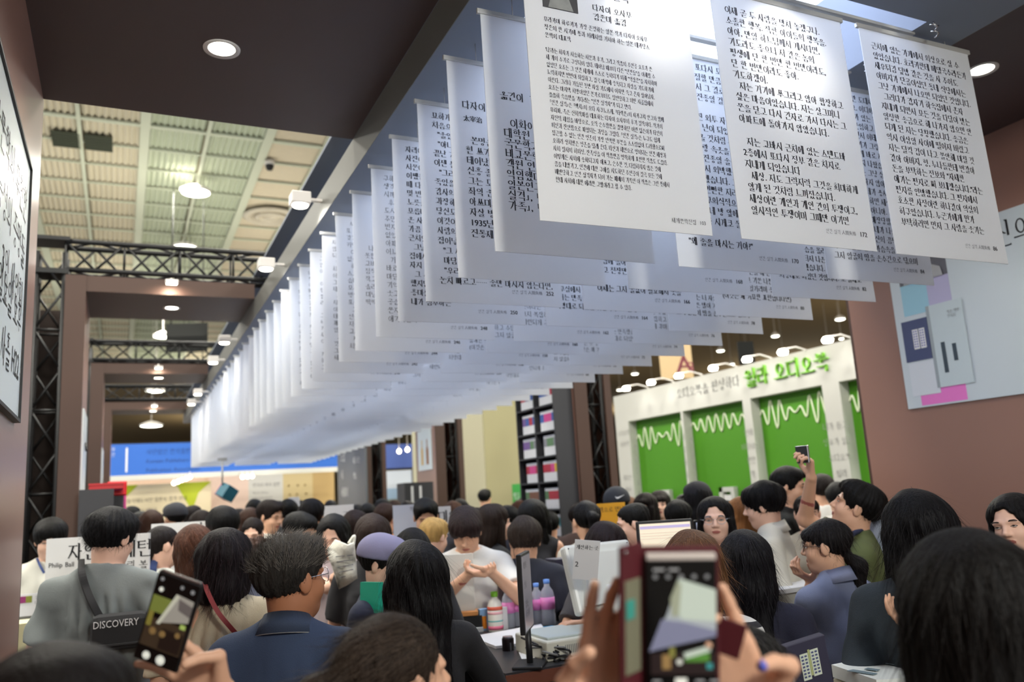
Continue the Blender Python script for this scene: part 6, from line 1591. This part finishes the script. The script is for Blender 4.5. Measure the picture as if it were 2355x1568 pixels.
MB().box((-.029, -.003, -.045), (-.004, -.0016, .052), bev=.0005).build('card_pocket', mat('card_pale', (120, 118, 96), .5), fl_); MB().box((-.028, -.0038, .012), (-.014, -.003, .032), bev=.0005).build('teal_card', mat('card_teal', (60, 150, 136), .5), fl_)
MB().lathe([(.0001, -.001), (.0026, 0), (.0001, .001)], 12, T=Matrix.Translation((-.028, -.003, ph_ / 2 + .006)) @ Matrix.Rotation(math.pi / 2, 4, 'X')).build('stud', CHROME, fl_)
MB().box((.0, -.001, -.03), (.028, .002, .008), bev=.001).build('case_clasp', WINE, p2, (pw / 2 + .004, .006, .0), (0, .25, -.3))
screen_parts(p2, pw, ph_, [('r', SB, .02, .02, .98, .955), ('p', scr('grey2', (150, 156, 160), .5), [(.06, .34), (.30, .60), (.46, .84), (.98, .76), (.98, .46), (.5, .40)]), ('p', scr('slate', (112, 114, 136), .5), [(.04, .34), (.22, .56), (.52, .54), (.98, .48), (.98, .44), (.40, .38)]), ('p', scr('pale2', (168, 178, 166), .55), [(.34, .70), (.46, .84), (.98, .76), (.98, .54), (.5, .56)]),
    ('p', scr('sage', (140, 144, 124), .5), [(.34, .70), (.44, .82), (.50, .80), (.46, .58), (.36, .58)]), ('r', scr('murk', (40, 30, 30), .3), .06, .18, .96, .33), ('r', scr('green', (74, 122, 48), .5), .54, .27, .88, .33), ('p', scr('pale2', (168, 178, 166), .55), [(.52, .33), (.88, .38), (.90, .34), (.54, .29)]), ('r', scr('tan', (140, 112, 70), .4), .22, .22, .34, .32), ('r', scr('olive2', (120, 118, 60), .4), .32, .30, .40, .37), ('c', scr('white', (210, 210, 200), .6), .46, .27, .04), ('r', scr('teal', (60, 140, 140), .4), .84, .22, .92, .26),
    ('r', SB, .02, .02, .98, .17), ('r', scr('white', (210, 210, 200), .6), .40, .12, .56, .16), ('c', scr('white', (210, 210, 200), .6), .48, .08, .085), ('c', scr('beige', (170, 150, 120), .4), .24, .08, .06), ('c', scr('soft', (150, 150, 150), .4), .72, .08, .04), ('r', scr('soft', (150, 150, 150), .4), .10, .895, .26, .91), ('r', scr('soft', (150, 150, 150), .4), .32, .895, .46, .91)] + [('c', scr('soft', (150, 150, 150), .4), .13 + .18 * q, .855, .032) for q in range(5)] + [('r', scr('soft', (90, 90, 90), .3), .08 + .2 * q, .135, .2 + .2 * q, .15) for q in (0, 3, 4)])
th = G2['arm'][1]['th']
# ================================================================ SIGN BOARDS IN THE CROWD
def standing_board(px0, py0, px1, py1, pyb, dep, label, m=None, name='sign_board', texts=(), legs=True, post=True):
    a = at_depth(px0, py0, dep); b = at_depth(px1, py1, dep); w_ = math.hypot(b[0] - a[0], b[1] - a[1]); h_ = (a[2] - at_depth(px0, pyb, dep)[2])
    e = empty(name, (a[0], a[1], 0), (0, 0, math.atan2(b[1] - a[1], b[0] - a[0]))); tag(e, label, 'sign')
    top = min(a[2], b[2]) if abs(a[2] - b[2]) > .03 else (a[2] + b[2]) / 2
    box('board', (0, 0, top - h_), (w_, .018, top), m or WHITE, e)
    for q in (.08, w_ - .1): box('leg', (q, .018, 0), (q + .025, .04, top - .05), BLACK, e)
    for (t_, sz, u, v, mm) in texts: text(t_, sz, mm, e, (u * w_, -.002, top - v), strike=sz * .03 if sz > .05 else 0)
    return e, w_, top
standing_board(107, 1240, 343, 1225, 1500, 4.25, 'large white sign board with black brush title behind the grey T-shirt man', texts=(('자연의 패턴', .088, .21, .105, INK), ('필립 볼', .05, .70, .175, INK), ('Philip Ball', .034, .03, .145, INK)))
standing_board(348, 1205, 487, 1197, 1420, 5.3, 'second white sign board behind the ponytailed woman', texts=(('이', .075, .68, .07, INK), ('맨 앞', .06, .50, .14, GREY), ('책 소개', .03, .34, .24, GREY)))
standing_board(742, 1165, 812, 1158, 1300, 6.6, 'third white sign board among the dark heads', texts=(('그리고', .06, .62, .10, GREY),))
standing_board(903, 1162, 956, 1160, 1290, 5.9, 'pale blue white board left of the man looking down', m=mat('board_pale_blue', (208, 214, 226), .5), texts=(('가족', .03, .7, .04, INK),))
standing_board(1003, 1163, 1036, 1166, 1300, 5.95, 'narrow white board with bold black syllables right of the man looking down', texts=(('미안', .085, .06, .10, INK), ('나의', .055, .25, .22, INK)))
standing_board(663, 1143, 688, 1143, 1260, 9.0, 'small white panel in a dark frame under the pale stall wall')
e, w_, t_ = standing_board(1372, 1158, 1437, 1155, 1260, 5.1, 'orange yellow notice board below the black cap', m=mat('notice_yellow', (226, 164, 20), .6), texts=(('책으로 만나는 여름', .032, .06, .05, INK), ('수수', .09, .3, .21, INK)))
# little placard and papers at the far left
c = at_depth(73, 1390, 4.6); e = empty('small_placard', (c[0], c[1], 0), (0, 0, -.02)); tag(e, 'small white placard with magenta and olive squares at the far left', 'sign')
box('board', (-.07, 0, c[2] - .06), (.08, .01, c[2] + .06), WHITE, e); box('stand', (-.06, .012, 0), (.07, .05, c[2] - .0), mat('stand_grey', (150, 150, 140), .6), e)
box('magenta_square', (-.06, -.002, c[2] + .012), (-.03, 0, c[2] + .048), mat('sq_magenta', (150, 50, 110), .6), e); box('olive_square', (-.03, -.002, c[2] + .012), (-.0, 0, c[2] + .048), mat('sq_olive', (134, 140, 50), .6), e); text('안내\n데스크', .022, GREY, e, (.015, -.002, c[2] + .03))
c = at_depth(46, 1500, 3.9); e = empty('folded_carton', (c[0], c[1], 0)); tag(e, 'pale carton with yellow edge low beside the left brown wall', 'box'); box('body', (-.03, 0, 0), (.1, .2, c[2] + .13), mat('carton_cream', (206, 200, 160), .7), e); box('yellow_edge', (-.032, -.002, .2), (-.012, 0, c[2] + .12), mat('edge_yellow', (214, 196, 60), .6), e)
# ================================================================ CASHIER COUNTER
ZT = 1.05
CT = mat('counter_black_top', (44, 44, 47), .35, noise=(20, .1)); WOOD = mat('counter_edge_wood', (104, 56, 38), .5); PINE = mat('pine_strip', (196, 132, 72), .55)
ct = empty('cashier_counter', (1.34, 3.02, 0)); tag(ct, 'black cashier counter with red-brown wooden edge', 'counter')
def ob(n, a, b, m, p=ct, bev=0): return box(n, a, b, m, p, bev)
ob('worktop', (0, 0, ZT - .03), (.75, .98, ZT), CT); ob('worktop', (.75, 0, ZT - .03), (1.25, .44, ZT), CT)
ob('edge_strip', (0, -.006, ZT - .055), (.62, 0, ZT - .008), WOOD); ob('front_panel', (.02, .02, 0), (1.23, .04, ZT - .03), BLK); ob('side_panel', (.0, .02, 0), (.02, .96, ZT - .03), BLK)
ob('lower_shelf', (.02, -.36, ZT - .12), (.75, -.008, ZT - .09), CT); ob('shelf_front', (.04, -.34, 0), (.73, -.32, ZT - .12), BLK)
def T_(px, py, z=ZT): return at_z(px, py, z)
def cyl(n, prof, m, p, k=20, z0=0, x=0, y=0): return MB().lathe(prof, k, c=(x, y, z0)).build(n, m, p)
q = at_z(1172, 1545, ZT - .09); e = empty('drink_can', tuple(q)); tag(e, 'slim black drink can standing at the front of the cashier counter', 'can')
cyl('body', [(.022, 0), (.0265, .006), (.0265, .138), (.022, .146)], mat('can_black', (34, 28, 30), .3, metal=.6), e, 24); cyl('lid', [(.0215, .146), (.022, .1485), (.0195, .1475), (.001, .1475)], CHROME, e); box('print_bar', (-.004, -.0275, .09), (.004, -.0266, .125), GREY, e); box('print_bar', (-.006, -.0275, .03), (.006, -.0266, .07), WOOD, e)
# white board in a pine strip, on a black riser
a = at_depth(1005, 1410, 4.15); b = at_depth(1094, 1400, 4.15); ang = math.atan2(b[1] - a[1], b[0] - a[0]); w_ = math.hypot(b[0] - a[0], b[1] - a[1])
e = empty('black_riser', (a[0], a[1], ZT), (0, 0, ang)); tag(e, 'black riser box at the left end of the cashier counter', 'riser'); MB().box((0, .0, 0), (w_ + .03, .3, a[2] - ZT - .022), bev=.004).build('riser_body', BLK, e)
e = empty('pine_board_stand', (a[0], a[1], a[2] - .022), (0, 0, ang)); tag(e, 'blank white board standing in a pine strip beside the black haired woman', 'board'); MB().box((-.03, -.01, 0), (w_ + .01, .10, .022), bev=.003).build('pine_strip', PINE, e)
tl = at_depth(1012, 1279, 4.15); MB().box((.0, .03, .018), (w_ - .005, .045, tl[2] - a[2] + .022), bev=.002).build('board', mat('board_offwhite', (206, 206, 200), .6), e)
# trays and papers
def sheet(n, pts, z, th, m, label, cat):
    P = [at_z(px, py, z) for px, py in pts]; c = np.mean(P, 0); k = len(P); vs = [p - c for p in P] + [p - c + np.array([0, 0, th]) for p in P]
    o = MB().add(vs, [tuple(range(k)), tuple(reversed(range(k, 2 * k)))] + [(i, (i + 1) % k, (i + 1) % k + k, i + k) for i in range(k)]).build(n, m, None, tuple(c)); return tag(o, label, cat)
sheet('white_tray', [(1085, 1469), (1140, 1492), (1268, 1476), (1245, 1440)], ZT + .001, .012, WHITE, 'flat white tray on the counter behind the drink can', 'tray')
sheet('paper_pad', [(1026, 1462), (1112, 1452), (1104, 1436), (1022, 1444)], ZT + .001, .02, mat('pad_grey', (206, 212, 212), .6), 'pale grey paper pad at the left back of the counter', 'paper')
sheet('receipt', [(1188, 1489), (1222, 1487), (1232, 1512), (1200, 1516)], ZT + .001, .001, WHITE, 'small white receipt lying by the black display stand', 'receipt')
# customer display on a stand
c = at_depth(1208, 1362, 3.28); vd = math.degrees(math.atan2(c[0], c[1]))
e = empty('customer_display', (c[0], c[1], 0), (0, 0, math.radians(90 - vd - 9))); tag(e, 'thin black customer display screen seen almost edge-on', 'display')
dm = MB(); dm.box((-.12, -.010, c[2] - .145), (.11, .010, c[2] + .155), bev=.003); dm.build('bezel', BLK, e); box('screen', (-.112, .0101, c[2] - .135), (.102, .0115, c[2] + .145), mat('display_grey', (150, 146, 150), .25, emit=(120, 116, 124), es=.25), e)
box('screen', (-.112, -.0115, c[2] - .135), (.102, -.0101, c[2] + .145), mat('display_grey', (150, 146, 150), .25), e)
text('계산대\n\n안내\n\n결제는\n이곳에서', .028, INK, e, (-.09, -.0125, c[2] + .10)); text('계산대\n\n안내\n\n결제는\n이곳에서', .028, INK, e, (.09, .0125, c[2] + .10), (0, 0, math.pi))
MB().tube([(0.0, 0, c[2] - .14), (.01, 0, c[2] - .22), (.01, 0, ZT + .01)], .013, 8).build('post', BLK, e); MB().box((-.07, -.06, ZT - .0), (.09, .06, ZT + .012), bev=.004).build('foot', BLK, e)
# till screen with notice
c = at_depth(1388, 1335, 3.6); vd = math.atan2(c[0], c[1])
e = empty('till_screen', (c[0], c[1], 0), (0, 0, -vd + .62)); tag(e, 'white till touch screen seen from behind on a round foot', 'till')
WPL = mat('till_white_plastic', (214, 216, 210), .35)
TT = Matrix.Translation((0, 0, c[2])) @ Matrix.Rotation(-.30, 4, 'X') @ Matrix.Scale(1.14, 4)
MB().box((-.155, -.022, -.115), (.155, .022, .145), bev=.012, T=TT).build('housing', WPL, e)
MB().prism([(-.13, -.09), (.13, -.09), (.09, .10), (-.09, .10)], .0, .028, T=TT @ Matrix.Translation((0, -.02, 0)) @ Matrix.Rotation(math.pi / 2, 4, 'X')).build('rear_hump', WPL, e)
box('touch_glass', (-.14, .0225, -.10), (.14, .0235, .13), BLK, e).matrix_basis = TT
MB().tube([(0, -.03, c[2] - .02), (0, -.06, c[2] - .12), (0, -.02, ZT + .03)], [.045, .04, .05], 12).build('neck', WPL, e)
MB().lathe([(.12, 0), (.125, .008), (.10, .022), (.05, .03), (.001, .032)], 32, c=(0, -.01, ZT + .001)).build('foot', WPL, e)
for s_ in (-1, 1): MB().lathe([(.001, -.003), (.003, 0), (.001, .003)], 8, T=TT @ Matrix.Translation((s_ * .14, -.023, .13))).build('screw', GREY, e)
MB().tube([(.03, -.05, c[2] - .10), (.06, -.07, c[2] - .13), (.10, -.05, c[2] - .14)], .0022, 5).build('wire', BLK, e)
tl, tr, br, bl = [at_depth(px, py, 3.385) for px, py in ((1320, 1240), (1378, 1246), (1374, 1339), (1316, 1331))]
n_ = empty('till_notice', tuple(bl)); ux = _n(tr - tl); uz = _n(tl - bl); uy = np.cross(uz, ux); n_.matrix_world = Matrix([[ux[i], uy[i], uz[i], bl[i]] for i in range(3)] + [[0, 0, 0, 1]]); tag(n_, 'white paper notice with black syllables and the number two on the till', 'notice')
w_, h_ = np.linalg.norm(tr - tl), np.linalg.norm(tl - bl); box('sheet', (0, 0, 0), (w_, .002, h_), WHITE, n_); text('계산하는 곳', .0185, INK, n_, (.006, -.001, h_ - .036), strike=.001); text('2', .03, INK, n_, (.006, -.001, h_ * .32), strike=.001)
# printer on the cash drawer
a = at_z(1262, 1524, ZT + .0); e = empty('cash_drawer', (a[0] - .02, a[1] - .02, ZT - .13)); tag(e, 'black cash drawer under the white receipt printer', 'drawer'); MB().box((0, 0, 0), (.42, .36, .125), bev=.004).build('drawer_body', BLK, e); box('drawer_front', (.01, -.006, .02), (.41, 0, .11), DKG, e); MB().lathe([(.001, 0), (.009, 0), (.009, .004)], 14, T=Matrix.Translation((.2, -.006, .07)) @ Matrix.Rotation(math.pi / 2, 4, 'X')).build('lock', CHROME, e)
e = empty('receipt_printer', (a[0] + .0, a[1] + .01, ZT)); tag(e, 'cream white receipt printer with vent slots beside the flip-case phone', 'printer')
MB().box((0, 0, 0), (.36, .30, .078), bev=.008).build('printer_body', mat('printer_cream', (210, 208, 192), .45), e); MB().box((.02, .03, .078), (.34, .28, .088), bev=.003).build('lid', mat('printer_lid', (186, 196, 194), .35), e)
for q in range(9): box('vent_slot', (.085 + q * .0085, -.0012, .022), (.0875 + q * .0085, .0, .056), GREY, e)
MB().lathe([(.001, 0), (.0035, 0), (.0035, .0015)], 10, T=Matrix.Translation((.05, 0, .058)) @ Matrix.Rotation(math.pi / 2, 4, 'X')).build('lamp_dot', BLK, e)
# cables
rc = random.Random(9); CW = mat('cable_grey', (120, 120, 118), .5)
CL = ['thick black cable looping highest under the customer display', 'thin black cable falling forward over the counter edge', 'pale grey cable bowing out to the right of the display foot', 'black cable coiled flat beside the cash drawer', 'grey cable twisting behind the drink can', 'black cable running from the display post to the printer']
for k in range(6):
    b0 = at_z(1222, 1478, ZT + .06); pts = []
    for j in range(8): pts.append(tuple(b0 + np.array([rc.uniform(-.05, .09) + j * .012, rc.uniform(-.14, .05) - .01 * j, -.14 * j / 7 + rc.uniform(-.015, .02)])))
    pts = [tuple(p) for p in spline(pts, 5)]; pts = [(x, y, max(z, ZT + .006)) for x, y, z in pts]
    o = MB().tube(pts, .0044, 6).build('cable', CW if k in (2, 4) else BLK, None); tag(o, CL[k], 'cable', 'tangle of cables on the counter')
# bottles
PET = mat('clear_plastic', (214, 220, 232), .12, trans=.6)
def bottle(px, py, lab, capc=(96, 140, 214), s=1.0, label=(226, 130, 196)):
    q = at_z(px, py, ZT); e = empty('water_bottle', tuple(q)); e.scale = (s, s, s); tag(e, lab, 'bottle', 'water bottles on the counter')
    cyl('body', [(.001, .001), (.03, .001), (.033, .01), (.033, .05), (.031, .06), (.033, .07), (.033, .13), (.028, .155), (.014, .175), (.013, .19)], PET, e, 22)
    cyl('print_sleeve', [(.0336, .075), (.0336, .128)], mat('sleeve_%d' % label[0], label, .4), e, 22); cyl('cap', [(.0145, .188), (.0148, .192), (.0148, .206), (.001, .208)], mat('cap_%d' % capc[0], capc, .4), e, 18)
    
bottle(1172, 1444, 'pink sleeved water bottle behind the plum juice, left of the display'); bottle(1190, 1440, 'pink sleeved water bottle partly behind the customer display'); bottle(1238, 1436, 'pink sleeved water bottle just right of the customer display'); bottle(1263, 1438, 'pink sleeved water bottle, tallest and furthest right of the row', s=1.1); bottle(1250, 1424, 'pink sleeved water bottle at the back of the row', s=1.0)
q = at_z(1141, 1452, ZT); e = empty('juice_bottle', tuple(q)); tag(e, 'clear juice bottle with green cap and red and teal print on the counter', 'bottle')
cyl('body', [(.001, .001), (.036, .001), (.038, .01), (.038, .12), (.03, .145), (.016, .16), (.015, .17)], mat('juice_pale', (222, 218, 208), .3), e, 24); cyl('cap', [(.0175, .168), (.018, .172), (.018, .192), (.001, .194)], mat('cap_green', (110, 170, 30), .4), e)
for z0, z1, c_ in ((.105, .122, (214, 96, 70)), (.085, .098, (226, 170, 176)), (.05, .056, (80, 170, 170)), (.012, .03, (220, 110, 140))): MB().lathe([(.0385, z0), (.0385, z1)], 24, 0).build('print_band', mat('band_%d' % c_[0], c_, .5), e)
def carton(n, px, py, w, d, h, m, lab, cat='box', z=ZT, rot=0, extra=None, bev=.002):
    q = at_z(px, py, z); e = empty(n, tuple(q), (0, 0, rot)); tag(e, lab, cat); MB().box((-w / 2, 0, 0), (w / 2, d, h), bev=bev).build('body', m, e)
    if extra:
        for (a, b, mm) in extra: box('print_patch', a, b, mm, e)
    return e
carton('snack_box', 1115, 1450, .045, .03, .105, mat('box_sky', (140, 180, 220), .5), 'small sky blue box with an orange figure beside the juice bottle', extra=[((-.012, -.0015, .01), (.012, -.0005, .07), mat('orange_print', (230, 140, 30), .5))])
carton('white_packet', 1163, 1448, .035, .03, .11, WHITE, 'upright white packet right of the juice bottle', rot=.2)
carton('orange_packet', 1158, 1378, .09, .05, .03, mat('packet_orange', (240, 120, 60), .5), 'orange snack packet lying on the books', z=ZT + .09)
carton('yellow_tube', 1180, 1362, .03, .03, .05, mat('tube_yellow', (240, 196, 30), .5), 'small yellow tube with a red cap behind the bottles', z=ZT + .09, extra=[((-.006, -.001, .05), (.006, .012, .06), mat('bright_red', (222, 26, 38), .5))])
carton('purple_box', 1336, 1420, .12, .09, .035, mat('box_purple', (178, 140, 214), .5), 'lilac paper box on the counter beside the cashier hand')
carton('blue_pen_case', 1262, 1447, .055, .014, .014, mat('pen_blue', (40, 150, 196), .4), 'short bright blue pen case on the counter', 'case')
e = carton('kraft_bag', 1103, 1362, .075, .05, .10, mat('kraft_paper', (176, 130, 80), .8), 'small kraft paper bag with a white twisted top', 'bag', z=ZT + .06, bev=.006)
MB().tube([(0, .02, .10), (.01, .02, .13), (-.01, .02, .16)], [.02, .012, .022], 8).build('twisted_top', WHITE, e)
carton('shelf_riser', 1180, 1402, .70, .30, .058, BLK, 'low black riser along the back of the counter', 'riser')
ZB2 = ZT + .06
bkc = [(220, 220, 212), (60, 150, 92), (228, 226, 220), (206, 110, 100), (214, 214, 204), (120, 150, 170)]
def stack(px, py, n, w, d, z, rotv, labs, cs):
    q = at_z(px, py, z)
    for k in range(n):
        e = empty('stacked_book', (q[0] + rc.uniform(-.004, .004), q[1] + rc.uniform(-.004, .004), z + k * .029), (0, 0, rotv + rc.uniform(-.05, .05))); tag(e, '%s, %s from the bottom' % (labs, ONES[k + 1]), 'book', labs)
        c_ = cs[k % len(cs)]; cmn = mat('cover_%d_%d' % (c_[0], c_[1]), c_, .5); box('cover', (-w / 2, 0, .0255), (w / 2, d, .0285), cmn, e); box('cover', (-w / 2, 0, 0), (w / 2, d, .003), cmn, e); box('spine', (-w / 2, 0, .003), (-w / 2 + .003, d, .0255), cmn, e); box('pages', (-w / 2 + .003, .003, .003), (w / 2 - .003, d - .003, .0255), mat('page_block', (210, 206, 188), .8), e)
stack(1243, 1388, 4, .21, .15, ZB2, .1, 'thick book of the green topped pile behind the bottles', [bkc[0], bkc[2], bkc[4], bkc[1]])
stack(1300, 1392, 3, .20, .15, ZB2, -.05, 'thick book of the white topped pile beside the till', [bkc[1], bkc[4], bkc[0]])
stack(1110, 1398, 3, .16, .14, ZB2, .05, 'thin book of the pale pile beside the pine board', [bkc[5], bkc[0], bkc[4]])
sheet('leaflets', [(1120, 1352), (1168, 1362), (1176, 1345), (1130, 1335)], ZT + .11, .012, mat('leaflet_white', (222, 226, 226), .5), 'pastel leaflets fanned on the counter before the white tee man', 'paper')
# monitor behind the flip-case phone
def monitor(px0, py0, px1, py1, pyb, dep, lab, m):
    a = at_depth(px0, py0, dep); b = at_depth(px1, py1, dep); w_ = math.hypot(b[0] - a[0], b[1] - a[1]); h_ = a[2] - at_depth(px0, pyb, dep)[2]
    e = empty('monitor', (a[0], a[1], 0), (0, 0, math.atan2(b[1] - a[1], b[0] - a[0]))); tag(e, lab, 'monitor'); t = (a[2] + b[2]) / 2
    MB().box((0, 0, t - h_), (w_, .03, t), bev=.004).build('bezel', BLK, e); box('screen', (.012, -.0015, t - h_ + .012), (w_ - .012, -.0002, t - .012), m, e); MB().tube([(w_ / 2, .03, t - h_ / 2), (w_ / 2, .06, t - h_), (w_ / 2, .05, ZT)], .02, 8).build('post', BLK, e); MB().box((w_ / 2 - .09, -.02, ZT - .0), (w_ / 2 + .09, .12, ZT + .012), bev=.003).build('foot', BLK, e)
    return e, w_, t, h_
e, w_, t, h_ = monitor(1463, 1201, 1592, 1191, 1330, 3.72, 'black framed monitor with a cream spreadsheet view', scr('cream', (214, 202, 180), .75))
box('menu_bar', (.014, -.003, t - .035), (w_ - .014, -.0016, t - .022), scr('lilac', (176, 166, 200), .6), e)
for k in range(3): box('table_row', (.014, -.003, t - .055 - .012 * k), (w_ - .05, -.0016, t - .053 - .012 * k), scr('rowgrey', (180, 172, 160), .6), e)
monitor(1595, 1197, 1620, 1195, 1290, 4.3, 'narrow bluish monitor edge just left of the woman with glasses', scr('bluish', (176, 184, 206), .6))
c = at_depth(1296, 1310, 4.6); e = empty('navy_box', tuple(c - np.array([0, 0, .06]))); tag(e, 'dark navy box with a pale label behind the till notice', 'box'); MB().box((-.05, 0, -.2), (.07, .12, .12), bev=.003).build('box_body', mat('box_navy', (48, 46, 66), .5), e); box('pale_label', (.0, -.002, .02), (.04, 0, .08), mat('label_lilac', (170, 168, 190), .6), e)
# ================================================================ RIGHT COUNTER
ZR = 1.17
q = at_z(2000, 1530, ZR); rcn = empty('right_counter', (0, 0, 0)); tag(rcn, 'white topped counter at the lower right', 'counter')
P = [at_z(px, py, ZR) for px, py in ((1912, 1528), (2050, 1501), (2350, 1545), (2015, 1563))]
P2 = [(p[0], p[1]) for p in P]
MB().prism(P2[::-1] if True else P2, ZR - .035, ZR).build('top_slab', mat('slab_white', (222, 226, 220), .4), rcn); MB().prism([(x * .97 + .06, y * .97 + .06) for x, y in P2[::-1]], .0, ZR - .04).build('counter_body', mat('counter_cream', (200, 196, 176), .6), rcn)
for i_, pts in enumerate(([(1948, 1543), (2008, 1552), (2018, 1549), (1962, 1540)], [(1988, 1539), (2016, 1543), (2024, 1540), (1996, 1536)], [(2036, 1526), (2080, 1532), (2090, 1528), (2050, 1523)])):
    sheet('flyer', pts, ZR + .002 + .001 * i_, .0015, mat('flyer_slate', (110, 128, 136), .5), ['long slate flyer at the front of the right counter', 'small slate flyer in the middle of the right counter', 'slate flyer at the back of the right counter'][i_], 'flyer')
c = at_z(2065, 1502, ZR); e = empty('metal_clip', tuple(c)); tag(e, 'shiny metal bulldog clip on the right counter', 'clip'); MB().tube([(0, 0, .012), (.02, 0, .02), (.04, 0, .014), (.055, 0, .006)], .008, 8).build('jaw', CHROME, e); MB().tube([(-.01, 0, .01), (-.06, .02, .03), (-.07, .02, .05)], .002, 5).build('wire_loop', CHROME, e)
bkf = empty('navy_book'); bkf.matrix_world = cam_frame(1862, 1535, 2.05, roll=math.radians(-11), yaw=.25); tag(bkf, 'navy hardback book with a pale tower block picture, standing at the bottom right', 'book')
MB().box((-.055, 0, -.09), (.058, .022, .068), bev=.002).build('cover', mat('book_navy_cloth', (46, 44, 64), .6), bkf); box('pages', (-.05, .003, -.0885), (.0585, .019, .0665), mat('page_block', (210, 206, 188), .8), bkf)
for a_ in (0, 1):
    x0 = -.022 + a_ * .030; box('tower_print', (x0, -.0012, -.028 + .004 * a_), (x0 + .023, -.0002, .038 + .004 * a_), mat('tower_pale', (206, 214, 196), .6), bkf)
    for r_ in range(7):
        for k in range(2): box('window_print', (x0 + .003 + k * .010, -.0018, -.022 + r_ * .0085 + .004 * a_), (x0 + .0095 + k * .010, -.0013, -.0175 + r_ * .0085 + .004 * a_), mat('print_blue_dark', (74, 80, 120), .6), bkf)
box('core_print', (.0015, -.0016, -.02), (.007, -.0012, .045), mat('tower_olive', (170, 176, 120), .6), bkf); box('title_strip', (-.052, -.0012, -.07), (-.046, -.0002, .018), mat('title_grey', (160, 160, 164), .6), bkf)
c = at_depth(1825, 1352, 3.9); e = empty('white_display_table', (c[0], c[1], 0)); tag(e, 'white display table between the navy top and the grey blue shirt', 'table'); box('table_top', (-.1, 0, c[2] - .02), (.35, .35, c[2]), WHITE, e); box('table_body', (-.08, .02, 0), (.33, .33, c[2] - .02), WHB, e)
